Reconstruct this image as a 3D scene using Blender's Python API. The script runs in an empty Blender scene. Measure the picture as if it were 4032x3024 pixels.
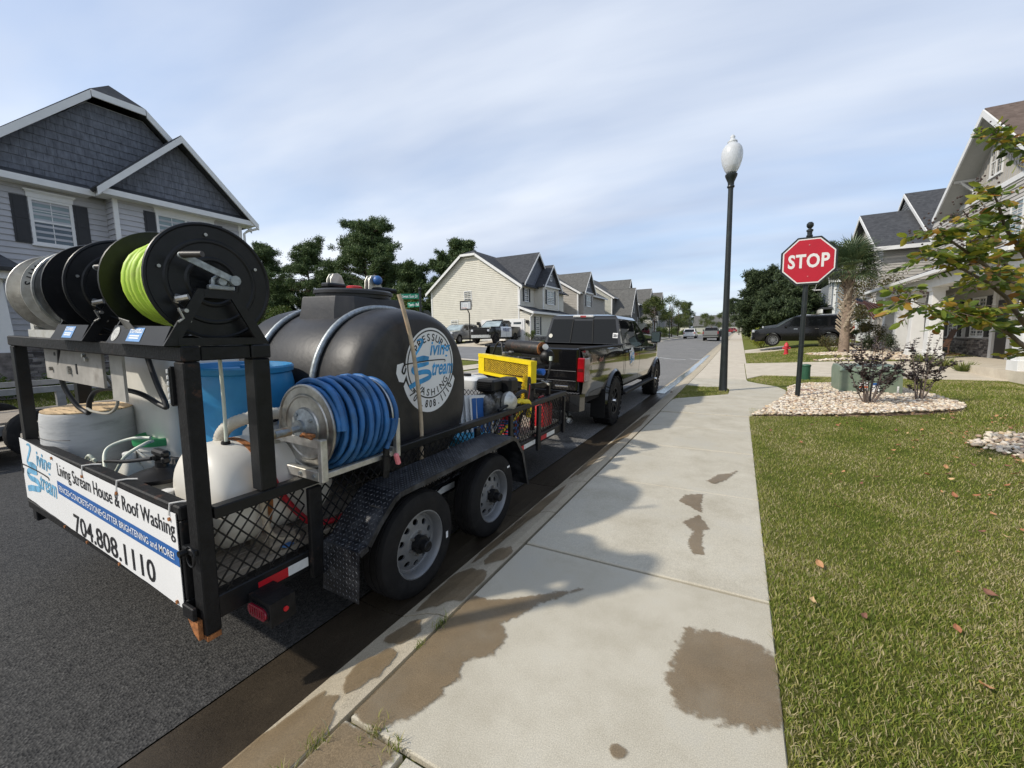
import bpy,bmesh,math,random
import numpy as np
from mathutils import Vector,Matrix
random.seed(11)
RNG=np.random.default_rng(5)
SC=bpy.context.scene
COL=SC.collection
R=math.radians
H_EYE=1.5
cam_d=bpy.data.cameras.new('camera')
cam=bpy.data.objects.new('camera',cam_d)
COL.objects.link(cam)
SC.camera=cam
cam_d.sensor_fit='HORIZONTAL'
cam_d.sensor_width=36.0
cam_d.lens=14.577
cam_d.clip_start=0.05
cam_d.clip_end=3000.0
yaw,pitch,roll=R(28.74),R(6.417),R(-1.052)
f0=Vector((-math.sin(yaw),math.cos(yaw),0));r0=Vector((math.cos(yaw),math.sin(yaw),0));u0=Vector((0,0,1))
fw=f0*math.cos(pitch)-u0*math.sin(pitch)
up=u0*math.cos(pitch)+f0*math.sin(pitch)
rt=r0*math.cos(roll)+up*math.sin(roll)
up2=up*math.cos(roll)-r0*math.sin(roll)
cam.matrix_world=Matrix(((rt.x,up2.x,-fw.x,0),(rt.y,up2.y,-fw.y,0),(rt.z,up2.z,-fw.z,H_EYE),(0,0,0,1)))
SUN_DIR=Vector((-0.79,-0.86,1.0)).normalized()
w=bpy.data.worlds.new('World');SC.world=w;w.use_nodes=True
nt=w.node_tree;nt.nodes.clear()
def N(t,**k):
 n=nt.nodes.new(t)
 for a,b in k.items():setattr(n,a,b)
 return n
sky=N('ShaderNodeTexSky');sky.sky_type='NISHITA';sky.sun_disc=False
sky.sun_elevation=math.asin(SUN_DIR.z);sky.sun_rotation=math.atan2(SUN_DIR.x,SUN_DIR.y)
sky.air_density=1.0;sky.dust_density=1.2;sky.ozone_density=2.0
tc=N('ShaderNodeTexCoord');sep=N('ShaderNodeSeparateXYZ');nt.links.new(tc.outputs['Generated'],sep.inputs[0])
ab=N('ShaderNodeMath',operation='ABSOLUTE');nt.links.new(sep.outputs['Z'],ab.inputs[0])
ad=N('ShaderNodeMath',operation='ADD');ad.inputs[1].default_value=0.16;nt.links.new(ab.outputs[0],ad.inputs[0])
dx=N('ShaderNodeMath',operation='DIVIDE');nt.links.new(sep.outputs['X'],dx.inputs[0]);nt.links.new(ad.outputs[0],dx.inputs[1])
dy=N('ShaderNodeMath',operation='DIVIDE');nt.links.new(sep.outputs['Y'],dy.inputs[0]);nt.links.new(ad.outputs[0],dy.inputs[1])
cmb=N('ShaderNodeCombineXYZ');nt.links.new(dx.outputs[0],cmb.inputs[0]);nt.links.new(dy.outputs[0],cmb.inputs[1])
mp=N('ShaderNodeMapping');mp.inputs['Rotation'].default_value=(0,0,R(-38));mp.inputs['Scale'].default_value=(0.42,1.0,1);mp.inputs['Location'].default_value=(3.1,1.7,0.4)
nt.links.new(cmb.outputs[0],mp.inputs[0])
nz=N('ShaderNodeTexNoise');nz.inputs['Scale'].default_value=0.85;nz.inputs['Detail'].default_value=7;nz.inputs['Roughness'].default_value=0.52;nz.inputs['Distortion'].default_value=0.35
nt.links.new(mp.outputs[0],nz.inputs['Vector'])
cr=N('ShaderNodeValToRGB');cr.color_ramp.elements[0].position=0.30;cr.color_ramp.elements[0].color=(0.38,0.38,0.38,1);cr.color_ramp.elements[1].position=0.52;cr.color_ramp.elements[1].color=(0.96,0.96,0.96,1)
nt.links.new(nz.outputs['Fac'],cr.inputs[0])
nz2=N('ShaderNodeTexNoise');nz2.inputs['Scale'].default_value=0.55;nz2.inputs['Detail'].default_value=5;nz2.inputs['Roughness'].default_value=0.5
mp2=N('ShaderNodeMapping');mp2.inputs['Location'].default_value=(7.3,2.2,1.4);mp2.inputs['Rotation'].default_value=(0,0,R(-30));mp2.inputs['Scale'].default_value=(0.5,1.1,1)
nt.links.new(cmb.outputs[0],mp2.inputs[0]);nt.links.new(mp2.outputs[0],nz2.inputs['Vector'])
cr2=N('ShaderNodeValToRGB')
cr2.color_ramp.elements[0].position=0.38;cr2.color_ramp.elements[0].color=(0.36,0.43,0.57,1)
cr2.color_ramp.elements[1].position=0.66;cr2.color_ramp.elements[1].color=(0.76,0.80,0.86,1)
nt.links.new(nz2.outputs['Fac'],cr2.inputs[0])
bg1=N('ShaderNodeBackground');bg1.inputs['Strength'].default_value=0.15;nt.links.new(sky.outputs[0],bg1.inputs['Color'])
bg2=N('ShaderNodeBackground');bg2.inputs['Strength'].default_value=0.98;nt.links.new(cr2.outputs[0],bg2.inputs['Color'])
mx=N('ShaderNodeMixShader');nt.links.new(cr.outputs[0],mx.inputs[0]);nt.links.new(bg1.outputs[0],mx.inputs[1]);nt.links.new(bg2.outputs[0],mx.inputs[2])
wo=N('ShaderNodeOutputWorld');nt.links.new(mx.outputs[0],wo.inputs[0])
sun_d=bpy.data.lights.new('sun','SUN');sun_d.energy=2.7;sun_d.angle=R(1.6);sun_d.color=(1.0,0.93,0.82)
sun=bpy.data.objects.new('sun',sun_d);COL.objects.link(sun)
sun.rotation_euler=(-SUN_DIR).to_track_quat('-Z','Y').to_euler()
sun.location=(0,0,60)
vs=SC.view_settings
vs.view_transform='Standard';vs.look='None';vs.exposure=0.46;vs.gamma=1.0;vs.use_curve_mapping=False
SC.cycles.max_bounces=6;SC.cycles.transparent_max_bounces=12
try:SC.cycles.use_denoising=True
except Exception:pass
TH=R(2.1)
TM=Matrix.Translation((-2.0,0,0))@Matrix.Rotation(TH,4,'Y')
WM=Matrix.Identity(4)
INFO={}
MATS={}
def node_mat(name):
 m=bpy.data.materials.new(name);m.use_nodes=True
 t=m.node_tree;b=t.nodes['Principled BSDF']
 return m,t,b
def lk(t,a,b):t.links.new(a,b)
def mat(name,col,rough=0.6,metal=0.0,var=0.12,scale=8.0,bump=0.0,bscale=60.0,spec=0.5,coat=0.0,over=None,over_amt=0.5,over_scale=3.0,over_sharp=0.12,emit=None,trans=0.0,detail=4,stretch=None,hue=None,bdist=0.01):
 """principled surface; colour wanders with a noise, 'over' is a second colour (rust, dirt, dust) in patches"""
 if name in MATS:return MATS[name]
 m,t,b=node_mat(name)
 b.inputs['Roughness'].default_value=rough;b.inputs['Metallic'].default_value=metal
 b.inputs['Specular IOR Level'].default_value=spec;b.inputs['Coat Weight'].default_value=coat
 b.inputs['Coat Roughness'].default_value=0.04
 b.inputs['Transmission Weight'].default_value=trans
 tcn=t.nodes.new('ShaderNodeTexCoord')
 vec=tcn.outputs['Object']
 if stretch:
  mpn=t.nodes.new('ShaderNodeMapping');mpn.inputs['Scale'].default_value=stretch;lk(t,vec,mpn.inputs[0]);vec=mpn.outputs[0]
 c=tuple(col)+(1.0,)
 out=None
 if var>0:
  nzn=t.nodes.new('ShaderNodeTexNoise');nzn.inputs['Scale'].default_value=scale;nzn.inputs['Detail'].default_value=detail;nzn.inputs['Roughness'].default_value=0.6
  lk(t,vec,nzn.inputs['Vector'])
  rp=t.nodes.new('ShaderNodeValToRGB')
  lo=tuple(max(0,x*(1-var))for x in col);hi=tuple(min(1,x*(1+var))for x in col)
  if hue:hi=tuple(hue)
  rp.color_ramp.elements[0].position=0.3;rp.color_ramp.elements[0].color=lo+(1,)
  rp.color_ramp.elements[1].position=0.7;rp.color_ramp.elements[1].color=hi+(1,)
  lk(t,nzn.outputs['Fac'],rp.inputs[0]);out=rp.outputs[0]
 if over:
  n2=t.nodes.new('ShaderNodeTexNoise');n2.inputs['Scale'].default_value=over_scale;n2.inputs['Detail'].default_value=8;n2.inputs['Roughness'].default_value=0.65
  lk(t,vec,n2.inputs['Vector'])
  r2=t.nodes.new('ShaderNodeValToRGB');p=1.0-over_amt
  r2.color_ramp.elements[0].position=max(0,p-over_sharp);r2.color_ramp.elements[0].color=(0,0,0,1)
  r2.color_ramp.elements[1].position=min(1,p+over_sharp);r2.color_ramp.elements[1].color=(1,1,1,1)
  lk(t,n2.outputs['Fac'],r2.inputs[0])
  mxn=t.nodes.new('ShaderNodeMix');mxn.data_type='RGBA'
  lk(t,r2.outputs[0],mxn.inputs[0])
  if out:lk(t,out,mxn.inputs[6])
  else:mxn.inputs[6].default_value=c
  mxn.inputs[7].default_value=tuple(over)+(1,)
  out=mxn.outputs[2]
 if out:lk(t,out,b.inputs['Base Color'])
 else:b.inputs['Base Color'].default_value=c
 if bump>0:
  n3=t.nodes.new('ShaderNodeTexNoise');n3.inputs['Scale'].default_value=bscale;n3.inputs['Detail'].default_value=3
  lk(t,vec,n3.inputs['Vector'])
  bp=t.nodes.new('ShaderNodeBump');bp.inputs['Strength'].default_value=bump;bp.inputs['Distance'].default_value=bdist
  lk(t,n3.outputs['Fac'],bp.inputs['Height']);lk(t,bp.outputs[0],b.inputs['Normal'])
 if emit:
  b.inputs['Emission Color'].default_value=tuple(emit[:3])+(1,);b.inputs['Emission Strength'].default_value=emit[3]
 MATS[name]=m
 return m
def vadd(a,b):return(a[0]+b[0],a[1]+b[1],a[2]+b[2])
def lerp(a,b,t):return tuple(x+(y-x)*t for x,y in zip(a,b))
def frame_of(d):
 d=Vector(d).normalized()
 h=Vector((0,0,1))if abs(d.z)<0.9 else Vector((1,0,0))
 a=d.cross(h).normalized();b=d.cross(a).normalized()
 return a,b
class MB:
 def __init__(s):s.v=[];s.f=[];s.m=[]
 def add(s,vs,fs,mi=0):
  o=len(s.v);s.v.extend([tuple(x)for x in vs]);s.f.extend([tuple(i+o for i in q)for q in fs]);s.m.extend([mi]*len(fs));return s
 def box(s,x0,x1,y0,y1,z0,z1,mi=0,bev=0.0):
  if x0>x1:x0,x1=x1,x0
  if y0>y1:y0,y1=y1,y0
  if z0>z1:z0,z1=z1,z0
  if bev<=0:
   return s.add([(x0,y0,z0),(x1,y0,z0),(x1,y1,z0),(x0,y1,z0),(x0,y0,z1),(x1,y0,z1),(x1,y1,z1),(x0,y1,z1)],[(0,3,2,1),(4,5,6,7),(0,1,5,4),(1,2,6,5),(2,3,7,6),(3,0,4,7)],mi)
  b=min(bev,(x1-x0)*.45,(y1-y0)*.45,(z1-z0)*.45)
  vs=[]
  for z,zz in((z0,z0+b),(z1,z1-b)):
   for(x,y,sx,sy)in((x0,y0,1,1),(x1,y0,-1,1),(x1,y1,-1,-1),(x0,y1,1,-1)):
    vs+=[(x+sx*b,y+sy*b,z),(x,y+sy*b,zz),(x+sx*b,y,zz)]
  I=lambda k,c,j:k*12+c*3+j
  fs=[tuple(I(0,c,0)for c in(3,2,1,0)),tuple(I(1,c,0)for c in(0,1,2,3))]
  fs+=[(I(0,0,2),I(0,1,2),I(1,1,2),I(1,0,2)),(I(0,2,2),I(0,3,2),I(1,3,2),I(1,2,2))]
  fs+=[(I(0,1,1),I(0,2,1),I(1,2,1),I(1,1,1)),(I(0,3,1),I(0,0,1),I(1,0,1),I(1,3,1))]
  for c in range(4):
   a,d=(1,2)if c in(0,2)else(2,1)
   fs.append((I(0,c,a),I(0,c,d),I(1,c,d),I(1,c,a)))
  ej=[2,1,2,1]
  for c in range(4):
   d=(c+1)%4;j=ej[c]
   fs.append((I(0,c,0),I(0,d,0),I(0,d,j),I(0,c,j)))
   fs.append((I(1,c,j),I(1,d,j),I(1,d,0),I(1,c,0)))
   fs.append((I(0,c,0),I(0,c,1),I(0,c,2)));fs.append((I(1,c,0),I(1,c,2),I(1,c,1)))
  return s.add(vs,fs,mi)
 def obox(s,c,size,rot,mi=0,bev=0.0):
  t=MB().box(-size[0]/2,size[0]/2,-size[1]/2,size[1]/2,-size[2]/2,size[2]/2,mi,bev)
  M3=rot if isinstance(rot,Matrix)else Matrix.Rotation(rot,3,'Z')
  return s.add([tuple(M3@Vector(v)+Vector(c))for v in t.v],t.f,mi)
 def bar(s,p0,p1,w,h=None,mi=0,upv=(0,0,1),bev=0.0):
  """rectangular bar from p0 to p1, w across, h along upv"""
  h=h or w
  d=Vector(p1)-Vector(p0);L=d.length;d.normalize()
  u=Vector(upv);sde=d.cross(u)
  if sde.length<1e-5:sde=d.cross(Vector((1,0,0)))
  sde.normalize();u=sde.cross(d).normalized()
  M3=Matrix((sde,d,u)).transposed()
  return s.obox(tuple((Vector(p0)+Vector(p1))/2),(w,L,h),M3,mi,bev)
 def ring(s,c,a,b,r,n,ph=0):
  c=Vector(c)
  return[tuple(c+a*(r*math.cos(2*math.pi*i/n+ph))+b*(r*math.sin(2*math.pi*i/n+ph)))for i in range(n)]
 def loft(s,rings,cap0=True,cap1=True,mi=0,closed=False):
  n=len(rings[0]);vs=[p for r in rings for p in r];fs=[]
  k=len(rings)
  for i in range(k if closed else k-1):
   i2=(i+1)%k
   for j in range(n):
    j2=(j+1)%n
    fs.append((i*n+j,i*n+j2,i2*n+j2,i2*n+j))
  if not closed:
   if cap0:fs.append(tuple(range(n-1,-1,-1)))
   if cap1:fs.append(tuple((k-1)*n+j for j in range(n)))
  return s.add(vs,fs,mi)
 def cyl(s,p0,p1,r0,r1=None,n=12,caps=True,mi=0):
  r1=r0 if r1 is None else r1
  a,b=frame_of(Vector(p1)-Vector(p0))
  return s.loft([s.ring(p0,a,b,r0,n),s.ring(p1,a,b,r1,n)],caps,caps,mi)
 def tube(s,pts,r,n=8,mi=0,closed=False,caps=True):
  P=[Vector(p)for p in pts];rings=[]
  rr=r if isinstance(r,(list,tuple))else[r]*len(P)
  a=None
  for i,p in enumerate(P):
   if closed:d=P[(i+1)%len(P)]-P[i-1]
   else:d=P[min(i+1,len(P)-1)]-P[max(i-1,0)]
   if d.length<1e-9:d=Vector((0,0,1))
   d.normalize()
   if a is None:a,_=frame_of(d)
   a=(a-d*a.dot(d))
   if a.length<1e-6:a,_=frame_of(d)
   a.normalize();b=d.cross(a)
   rings.append(s.ring(p,a,b,rr[i],n))
  return s.loft(rings,caps,caps,mi,closed)
 def lathe(s,prof,c=(0,0,0),axis=(0,0,1),n=24,mi=0,caps=True,smooth_close=False):
  """prof: (radius, distance along axis)"""
  d=Vector(axis).normalized();a,b=frame_of(d)
  rings=[s.ring(Vector(c)+d*t,a,b,max(r,1e-4),n)for r,t in prof]
  return s.loft(rings,caps,caps,mi)
 def prism(s,pts,axis,a,b,mi=0):
  """closed 2D outline pts extruded along axis ('x','y','z') from a to b"""
  f={'x':lambda p,t:(t,p[0],p[1]),'y':lambda p,t:(p[0],t,p[1]),'z':lambda p,t:(p[0],p[1],t)}[axis]
  n=len(pts)
  vs=[f(p,a)for p in pts]+[f(p,b)for p in pts]
  fs=[tuple(range(n-1,-1,-1)),tuple(range(n,2*n))]+[(i,(i+1)%n,n+(i+1)%n,n+i)for i in range(n)]
  return s.add(vs,fs,mi)
 def quad(s,a,b,c,d,mi=0):return s.add([a,b,c,d],[(0,1,2,3)],mi)
 def sphere(s,c,r,n=12,k=8,sc=(1,1,1),mi=0):
  rings=[]
  for i in range(k+1):
   t=math.pi*i/k;rr=max(math.sin(t),1e-3)*r;z=-math.cos(t)*r
   rings.append([(c[0]+rr*math.cos(2*math.pi*j/n)*sc[0],c[1]+rr*math.sin(2*math.pi*j/n)*sc[1],c[2]+z*sc[2])for j in range(n)])
  return s.loft(rings,True,True,mi)
 def rigid(s,M):
  s.v=[tuple(M@Vector(v))for v in s.v];return s
 def build(s,name,mats,parent=None,smooth=False,angle=None,fix=True):
  me=bpy.data.meshes.new(name)
  base=INFO[parent.name][1]if parent is not None else(0,0,0)
  vv=[(x-base[0],y-base[1],z-base[2])for x,y,z in s.v]if parent is not None else s.v
  me.from_pydata(vv,[],s.f)
  mats=mats if isinstance(mats,(list,tuple))else[mats]
  for m in mats:me.materials.append(m)
  if len(mats)>1:me.polygons.foreach_set('material_index',s.m)
  if fix:
   bm=bmesh.new();bm.from_mesh(me);bmesh.ops.recalc_face_normals(bm,faces=bm.faces);bm.to_mesh(me);bm.free()
  me.validate()
  if smooth:
   me.polygons.foreach_set('use_smooth',[True]*len(me.polygons))
   try:me.set_sharp_from_angle(angle=R(angle if angle else 40))
   except Exception:pass
  me.update()
  o=bpy.data.objects.new(name,me);COL.objects.link(o)
  if parent is not None:
   o.parent=parent
   INFO[o.name]=INFO[parent.name]
  return o
def thing(name,label,cat,base=(0,0,0),frame=WM,group=None):
 o=bpy.data.objects.new(name,None);COL.objects.link(o)
 o.empty_display_size=0.2
 o.matrix_world=frame@Matrix.Translation(base)
 INFO[o.name]=(frame,tuple(base))
 o['label']=label;o['category']=cat
 if group:o['group']=group
 return o
def single(mb,name,mats,label,cat,base=(0,0,0),frame=WM,group=None,smooth=False,angle=None):
 """a thing that is one mesh; its vertices are given in the frame"""
 s2=MB();s2.v=[(x-base[0],y-base[1],z-base[2])for x,y,z in mb.v];s2.f=mb.f;s2.m=mb.m
 o=s2.build(name,mats,None,smooth,angle)
 o.matrix_world=frame@Matrix.Translation(base)
 INFO[o.name]=(frame,tuple(base))
 o['label']=label;o['category']=cat
 if group:o['group']=group
 return o
def struct(mb,name,mats,smooth=False,angle=None):
 o=mb.build(name,mats,None,smooth,angle);o['kind']='structure';INFO[o.name]=(WM,(0,0,0));return o
def stuff(mb,name,mats,label,cat,smooth=False):
 o=mb.build(name,mats,None,smooth,fix=False);o['kind']='stuff';o['label']=label;o['category']=cat;INFO[o.name]=(WM,(0,0,0));return o
def copy_tree(o,M,label=None,top=True):
 """copy a thing with its parts; M is the new world matrix"""
 c=o.copy();COL.objects.link(c)
 if top:c.matrix_world=M
 INFO[c.name]=INFO.get(o.name,(WM,(0,0,0)))
 if label:c['label']=label
 for ch in list(o.children):
  k=copy_tree(ch,None,None,False);k.parent=c;k.matrix_parent_inverse=ch.matrix_parent_inverse.copy()
 return c
def noise1(x,s=0):
 return math.sin(x*1.7+s)*.5+math.sin(x*3.9+s*2.3)*.3+math.sin(x*8.3+s*.7)*.2
def text_mesh(txt,bold=0.0,spacing=1.0):
 cu=bpy.data.curves.new('t','FONT');cu.body=txt;cu.size=1.0;cu.offset=bold;cu.space_character=spacing;cu.resolution_u=3
 ob=bpy.data.objects.new('t',cu);COL.objects.link(ob)
 dg=bpy.context.evaluated_depsgraph_get()
 me=ob.evaluated_get(dg).to_mesh()
 vs_=[tuple(v.co)for v in me.vertices];fs_=[tuple(p.vertices)for p in me.polygons]
 ob.evaluated_get(dg).to_mesh_clear()
 bpy.data.objects.remove(ob);bpy.data.curves.remove(cu)
 return vs_,fs_
def lay_text(mb,txt,o,ex,ey,width=None,height=None,bold=0.0,shear=0.0,mi=0,spacing=1.0,depth=0.0):
 """write txt with its lower left corner at o, along ex, up ey (unit vectors); stretched to width x height"""
 v,f=text_mesh(txt,bold,spacing)
 a=np.array(v)
 mn=a.min(0);mxx=a.max(0);sz=mxx-mn
 sx=width/sz[0]if width else 1;sy=height/sz[1]if height else sx
 if not width:sx=sy
 o=Vector(o);ex=Vector(ex);ey=Vector(ey);nn=ex.cross(ey)
 pts=[]
 for p in a:
  xx=(p[0]-mn[0])*sx;yy=(p[1]-mn[1])*sy
  xx+=shear*yy
  pts.append(tuple(o+ex*xx+ey*yy))
 mb.add(pts,f,mi)
 if depth:
  pass
 return mb
def arc_text(mb,txt,c,ex,ey,rad,a0,a1,height,bold=0.02,inward=False,mi=0,wid=1.0):
 """letters around a circle; angles in degrees measured from ex toward ey"""
 c=Vector(c);ex=Vector(ex);ey=Vector(ey);n=len(txt)
 for i,ch in enumerate(txt):
  if ch==' ':continue
  t=R(a0+(a1-a0)*(i+.5)/n)
  v,f=text_mesh(ch,bold);a=np.array(v);mn=a.min(0);mxx=a.max(0)
  rad_d=ex*math.cos(t)+ey*math.sin(t)
  tan_d=(ex*math.sin(t)-ey*math.cos(t))if not inward else(-ex*math.sin(t)+ey*math.cos(t))
  upd=rad_d if not inward else-rad_d
  k=height/0.72
  cx=(mn[0]+mxx[0])/2
  mb.add([tuple(c+rad_d*rad+tan_d*((p[0]-cx)*k*wid)+upd*((p[1]-.36)*k))for p in a],f,mi)
 return mb
def ribbon(mb,pts,w,o,ex,ey,mi=0,n_sub=6,off=0.0):
 """flat stroke through pts (u,v) with width w (number or list), laid in the plane o,ex,ey"""
 P=[Vector((p[0],p[1]))for p in pts];W=w if isinstance(w,(list,tuple))else[w]*len(P)
 Q=[];QW=[]
 for i in range(len(P)-1):
  p0=P[max(i-1,0)];p1=P[i];p2=P[i+1];p3=P[min(i+2,len(P)-1)]
  for k in range(n_sub):
   t=k/n_sub
   q=0.5*((2*p1)+(-p0+p2)*t+(2*p0-5*p1+4*p2-p3)*t*t+(-p0+3*p1-3*p2+p3)*t**3)
   Q.append(q);QW.append(W[i]+(W[i+1]-W[i])*t)
 Q.append(P[-1]);QW.append(W[-1])
 o=Vector(o);ex=Vector(ex);ey=Vector(ey);nn=ex.cross(ey)*off
 L=[];Rr=[]
 for i,q in enumerate(Q):
  d=Q[min(i+1,len(Q)-1)]-Q[max(i-1,0)]
  if d.length<1e-9:d=Vector((1,0))
  d.normalize();n2=Vector((-d.y,d.x))*(QW[i]/2)
  a=q+n2;b=q-n2
  L.append(tuple(o+ex*a.x+ey*a.y+nn));Rr.append(tuple(o+ex*b.x+ey*b.y+nn))
 k=len(Q)
 mb.add(L+Rr,[(i,i+1,k+i+1,k+i)for i in range(k-1)],mi)
 return mb
# terrain
def smooth(a,b,x):
 t=min(1,max(0,(x-a)/(b-a)));return t*t*(3-2*t)
def G0(x,y):
 r=0.0125*max(0,y-20)if y<150 else 1.625
 if x>-1.3:
  z=r+0.028*max(0,min(y,45)-17)*smooth(0.2,4.5,x)
  return z
 if x>-10.9:return r
 z=r+0.035*min(9,max(0,-x-10.9))+0.72*smooth(-11.5,-16,x)*smooth(18,35,y)
 return z
gx_=sorted(set([-1500,-600,-300,-150,-100,-70,-50,-40,-34,-30,-26,-23,-20,-18,-17,-16,-15,-14,-13,-12,-11.5,-10.9,-10.6,-1.6,-1.32,0.2,0.21,1,2,3,4,5,6,7,8,9,10,12,15,20,30,50,80,150,300,600,1500]))
gy_=sorted(set([-300,-100,-40,-15,-6]+list(range(-2,50,2))+[50,54,58,62,66,70,80,90,100,120,150,200,300,600,1500]))
GZ=np.array([[G0(x,y)for y in gy_]for x in gx_])
gxa,gya=np.array(gx_,float),np.array(gy_,float)
def G(x,y):
 i=int(np.clip(np.searchsorted(gxa,x)-1,0,len(gxa)-2));j=int(np.clip(np.searchsorted(gya,y)-1,0,len(gya)-2))
 u=min(1,max(0,(x-gxa[i])/(gxa[i+1]-gxa[i])));v=min(1,max(0,(y-gya[j])/(gya[j+1]-gya[j])))
 return float(GZ[i,j]*(1-u)*(1-v)+GZ[i+1,j]*u*(1-v)+GZ[i,j+1]*(1-u)*v+GZ[i+1,j+1]*u*v)
def lawn_mat():
 m,t,b=node_mat('lawn_soil')
 tcn=t.nodes.new('ShaderNodeTexCoord')
 n1=t.nodes.new('ShaderNodeTexNoise');n1.inputs['Scale'].default_value=0.9;n1.inputs['Detail'].default_value=8;n1.inputs['Roughness'].default_value=0.7
 n2=t.nodes.new('ShaderNodeTexNoise');n2.inputs['Scale'].default_value=38;n2.inputs['Detail'].default_value=6;n2.inputs['Roughness'].default_value=0.8
 lk(t,tcn.outputs['Object'],n1.inputs['Vector']);lk(t,tcn.outputs['Object'],n2.inputs['Vector'])
 r1=t.nodes.new('ShaderNodeValToRGB');r1.color_ramp.elements[0].position=.3;r1.color_ramp.elements[0].color=(0.11,0.15,0.025,1);r1.color_ramp.elements[1].position=.72;r1.color_ramp.elements[1].color=(0.24,0.24,0.06,1)
 r2=t.nodes.new('ShaderNodeValToRGB');r2.color_ramp.elements[0].position=.3;r2.color_ramp.elements[0].color=(.32,.32,.30,1);r2.color_ramp.elements[1].position=.7;r2.color_ramp.elements[1].color=(1.35,1.3,1.2,1)
 lk(t,n1.outputs['Fac'],r1.inputs[0]);lk(t,n2.outputs['Fac'],r2.inputs[0])
 mm=t.nodes.new('ShaderNodeMix');mm.data_type='RGBA';mm.blend_type='MULTIPLY';mm.inputs[0].default_value=1
 lk(t,r1.outputs[0],mm.inputs[6]);lk(t,r2.outputs[0],mm.inputs[7]);lk(t,mm.outputs[2],b.inputs['Base Color'])
 b.inputs['Roughness'].default_value=0.95;b.inputs['Specular IOR Level'].default_value=0.15
 bp=t.nodes.new('ShaderNodeBump');bp.inputs['Strength'].default_value=0.9;bp.inputs['Distance'].default_value=0.05
 lk(t,n2.outputs['Fac'],bp.inputs['Height']);lk(t,bp.outputs[0],b.inputs['Normal'])
 return m
M_LAWN=lawn_mat()
g=MB();nx,ny=len(gx_),len(gy_)
verts=[]
for i,x in enumerate(gx_):
 for j,y in enumerate(gy_):
  z=GZ[i,j]
  if-10.7<=x<=-1.5:z=-0.5+GZ[i,j]
  elif x<0.205 and x>-1.5:z=GZ[i,j]-0.03
  verts.append((x,y,z))
g.add(verts,[(i*ny+j,(i+1)*ny+j,(i+1)*ny+j+1,i*ny+j+1)for i in range(nx-1)for j in range(ny-1)])
struct(g,'ground',M_LAWN)
def concrete_mat(name,c0,c1,speck=0.5,rough=0.85,stain=None,streak=False):
 m,t,b=node_mat(name)
 tcn=t.nodes.new('ShaderNodeTexCoord');V=tcn.outputs['Object']
 def nz_(s,d=6,rr=.6):
  n=t.nodes.new('ShaderNodeTexNoise');n.inputs['Scale'].default_value=s;n.inputs['Detail'].default_value=d;n.inputs['Roughness'].default_value=rr;lk(t,V,n.inputs['Vector']);return n
 a=nz_(2.2,9,.68);r1=t.nodes.new('ShaderNodeValToRGB')
 r1.color_ramp.elements[0].position=.28;r1.color_ramp.elements[0].color=c0+(1,);r1.color_ramp.elements[1].position=.68;r1.color_ramp.elements[1].color=c1+(1,)
 lk(t,a.outputs['Fac'],r1.inputs[0])
 s=nz_(210,3,.7);r2=t.nodes.new('ShaderNodeValToRGB');lo=1-.45*speck;hi=1+.38*speck
 r2.color_ramp.elements[0].position=.32;r2.color_ramp.elements[0].color=(lo,lo,lo,1);r2.color_ramp.elements[1].position=.68;r2.color_ramp.elements[1].color=(hi,hi,hi*.98,1)
 lk(t,s.outputs['Fac'],r2.inputs[0])
 mm=t.nodes.new('ShaderNodeMix');mm.data_type='RGBA';mm.blend_type='MULTIPLY';mm.inputs[0].default_value=1
 lk(t,r1.outputs[0],mm.inputs[6]);lk(t,r2.outputs[0],mm.inputs[7]);out=mm.outputs[2]
 if stain:
  q=nz_(1.1,10,.72);r3=t.nodes.new('ShaderNodeValToRGB')
  r3.color_ramp.elements[0].position=.52;r3.color_ramp.elements[0].color=(0,0,0,1);r3.color_ramp.elements[1].position=.74;r3.color_ramp.elements[1].color=(.8,.8,.8,1)
  lk(t,q.outputs['Fac'],r3.inputs[0])
  m3=t.nodes.new('ShaderNodeMix');m3.data_type='RGBA';lk(t,r3.outputs[0],m3.inputs[0]);lk(t,out,m3.inputs[6]);m3.inputs[7].default_value=stain+(1,);out=m3.outputs[2]
 lk(t,out,b.inputs['Base Color']);b.inputs['Roughness'].default_value=rough;b.inputs['Specular IOR Level'].default_value=.3
 bp=t.nodes.new('ShaderNodeBump');bp.inputs['Strength'].default_value=.35;bp.inputs['Distance'].default_value=.004
 lk(t,s.outputs['Fac'],bp.inputs['Height']);lk(t,bp.outputs[0],b.inputs['Normal'])
 return m
M_SLAB=concrete_mat('pale_concrete',(0.40,0.36,0.28),(0.55,0.51,0.42),.6,stain=(0.36,0.34,0.29))
M_KERB=concrete_mat('kerb_concrete',(0.33,0.28,0.20),(0.50,0.44,0.34),.9,stain=(0.22,0.17,0.11))
M_DRIVE=concrete_mat('drive_concrete',(0.46,0.40,0.32),(0.60,0.54,0.44),.3)
M_WET=concrete_mat('wet_concrete',(0.175,0.125,0.07),(0.26,0.195,0.12),.9,rough=.45)
M_GUTTER=concrete_mat('wet_gutter',(0.028,0.022,0.016),(0.058,0.045,0.031),1.3,rough=.34)
M_JOINT=mat('joint_soil',(0.035,0.032,0.026),.95,var=.4,scale=30)
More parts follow.
